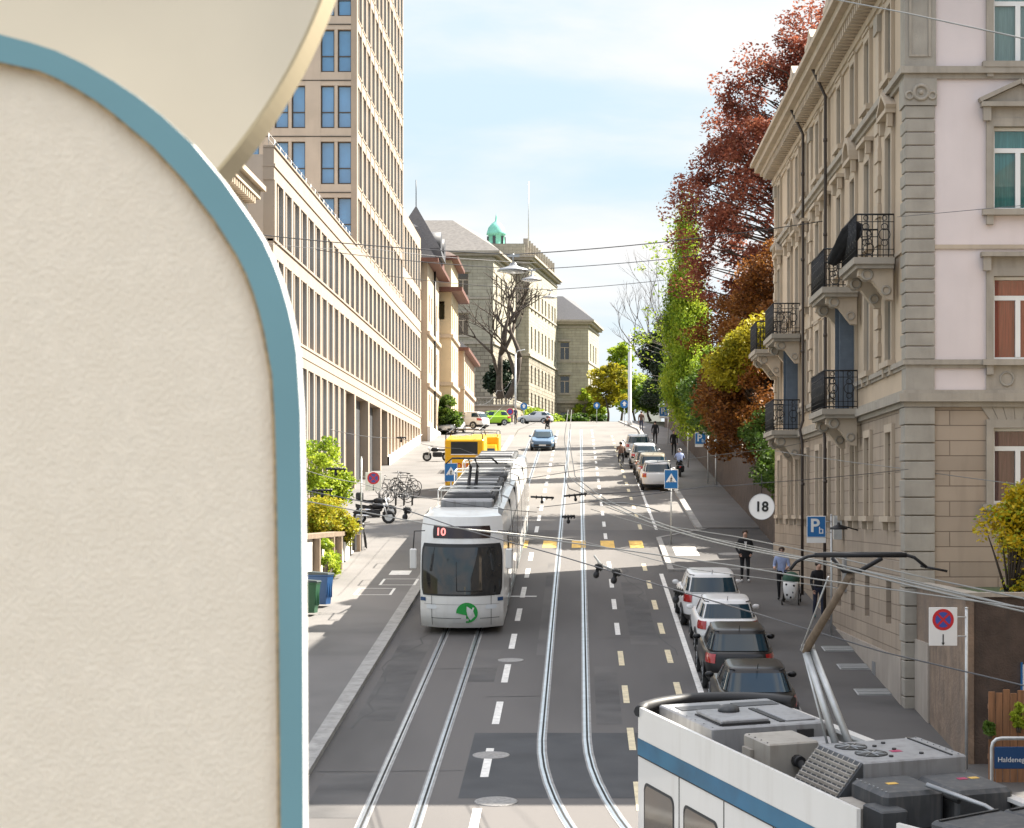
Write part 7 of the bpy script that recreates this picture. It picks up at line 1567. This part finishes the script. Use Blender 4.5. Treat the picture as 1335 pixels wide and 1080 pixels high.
def shrub(name, label, base, ells, ncl, nleaf, ls, mm, seed, group, clr=(.3, .6), second=None):
    r_ = random.Random(seed); t = thing(name, label, 'shrub', base, (0, 0, 0), group); cl = []
    while len(cl) < ncl:
        e = r_.choice(ells); d = Vector((r_.gauss(0, 1), r_.gauss(0, 1), r_.gauss(0, 1))).normalized() * r_.random() ** .35; p = (e[0] + d.x * e[3], e[1] + d.y * e[4], e[2] + d.z * e[5])
        if p[2] < .1 or noise.noise(Vector(p) * .8 + Vector((seed, 0, 0))) < -.18: continue
        cl.append((*p, r_.uniform(*clr)))
    inst('foliage', leaf_mesh('foliage', cl, nleaf, ls, mm, seed), t)
    if second: inst('blossom', leaf_mesh('blossom', [c for c in cl if r_.random() < .75], nleaf // 2, ls * .8, second, seed + 5), t)
    m = MB()
    for c in cl[::2]: e = Vector(c[:3]); m.tube([Vector((e.x * .15, e.y * .15, 0)), Vector((e.x * .6, e.y * .6, e.z * .55)), e], [.035, .02, .006], 'bark', 4)
    m.build('stem', t, local=True); return t
gb = 'bushes in the left garden'
shrub('garden_bush', 'tall fresh green bush against the office block fins', (-10.6, 86.5, 7.8), [(0, 0, 3.2, .9, 1.2, 1.6), (-.1, -.5, 1.6, 1.1, 1.2, 1.2), (.7, .3, 2.4, .5, .7, .6)], 80, 130, .075, 'leaf_spring', 51, gb)
shrub('garden_bush', 'rounded yellow green bush over the low garden wall', (-10.0, 83, 7.8), [(0, 0, 1.0, 1.05, 1.4, .8), (.5, .4, .75, .7, 1.0, .7)], 80, 140, .07, 'leaf_yellow', 52, gb, second='leaf_spring')
shrub('garden_bush', 'dark green bush at the corner of the turret house', (-11.6, 187, G(187)), [(0, 0, 1.8, 1.1, 1.2, 1.4), (.1, 0, .9, 1.4, 1.4, .9)], 60, 80, .15, 'leaf_green', 53, 'bushes before the old houses')
shrub('ivy', 'green ivy hanging over the low garden wall near the bins', (-9.0, 76, G(76) + .3), [(0, 0, .9, .25, 1.6, .5), (0, 1.5, .4, .25, .8, .4)], 50, 60, .08, 'leaf_spring', 54, None, clr=(.15, .3))
shrub('forsythia', 'forsythia with yellow blossom on the terrace before the pink facade', (9.3, 46.3, 7.35), [(.1, 0, 1.1, .9, .8, .75), (.5, 0, 1.6, .6, .6, .5), (-.35, 0, 1.25, .45, .5, .6), (-.1, -.4, .7, .6, .5, .5), (.3, 0, 1.95, .3, .3, .3), (-.1, -.3, .3, .7, .5, .35)], 190, 44, .055, 'leaf_forsythia', 55, None, clr=(.15, .4), second='leaf_spring')
shrub('hanging_plant', 'green plant hanging at the left end of the wooden fence', (8.12, 42.4, 4.62), [(0, 0, .45, .12, .12, .35)], 16, 50, .05, 'leaf_green', 56, 'plants on the wooden fence', clr=(.06, .12))
shrub('hanging_plant', 'plant with white flowers hanging on the wooden fence', (8.68, 42.4, 4.75), [(0, 0, .35, .1, .1, .3)], 14, 50, .05, 'leaf_spring', 57, 'plants on the wooden fence', clr=(.06, .11))
shrub('hedge', 'long clipped green hedge below the terrace balustrade on the hilltop', (-3.4, 300, 20.4), [(0, 0, 1, 1.2, 20, 1.0), (-2.6, -12, 1.2, 1.2, 8, 1.2)], 150, 90, .2, 'leaf_spring', 58, None, clr=(.5, .9))
shrub('hedge', 'low dark hedge across the end of the street', (0.6, 292, 21.2), [(0, 0, .6, 3.2, .8, .6)], 60, 80, .16, 'leaf_green', 59, None, clr=(.3, .6))
shrub('garden_bush', 'dark bush behind the bare trees on the terrace', tuple(P(652, 518, 281)), [(0, 0, 2.2, 2.0, 1, 2.6)], 60, 80, .2, 'leaf_dark', 60, None, clr=(.5, .8))
shrub('climbing_ivy', 'green shrub at the foot of the retaining wall just past the stone building', (8.4, 89.0, G(89) + 2.4), [(0, 1, .8, .3, 2, 1.0)], 50, 60, .11, 'leaf_green', 61, None, clr=(.25, .5))
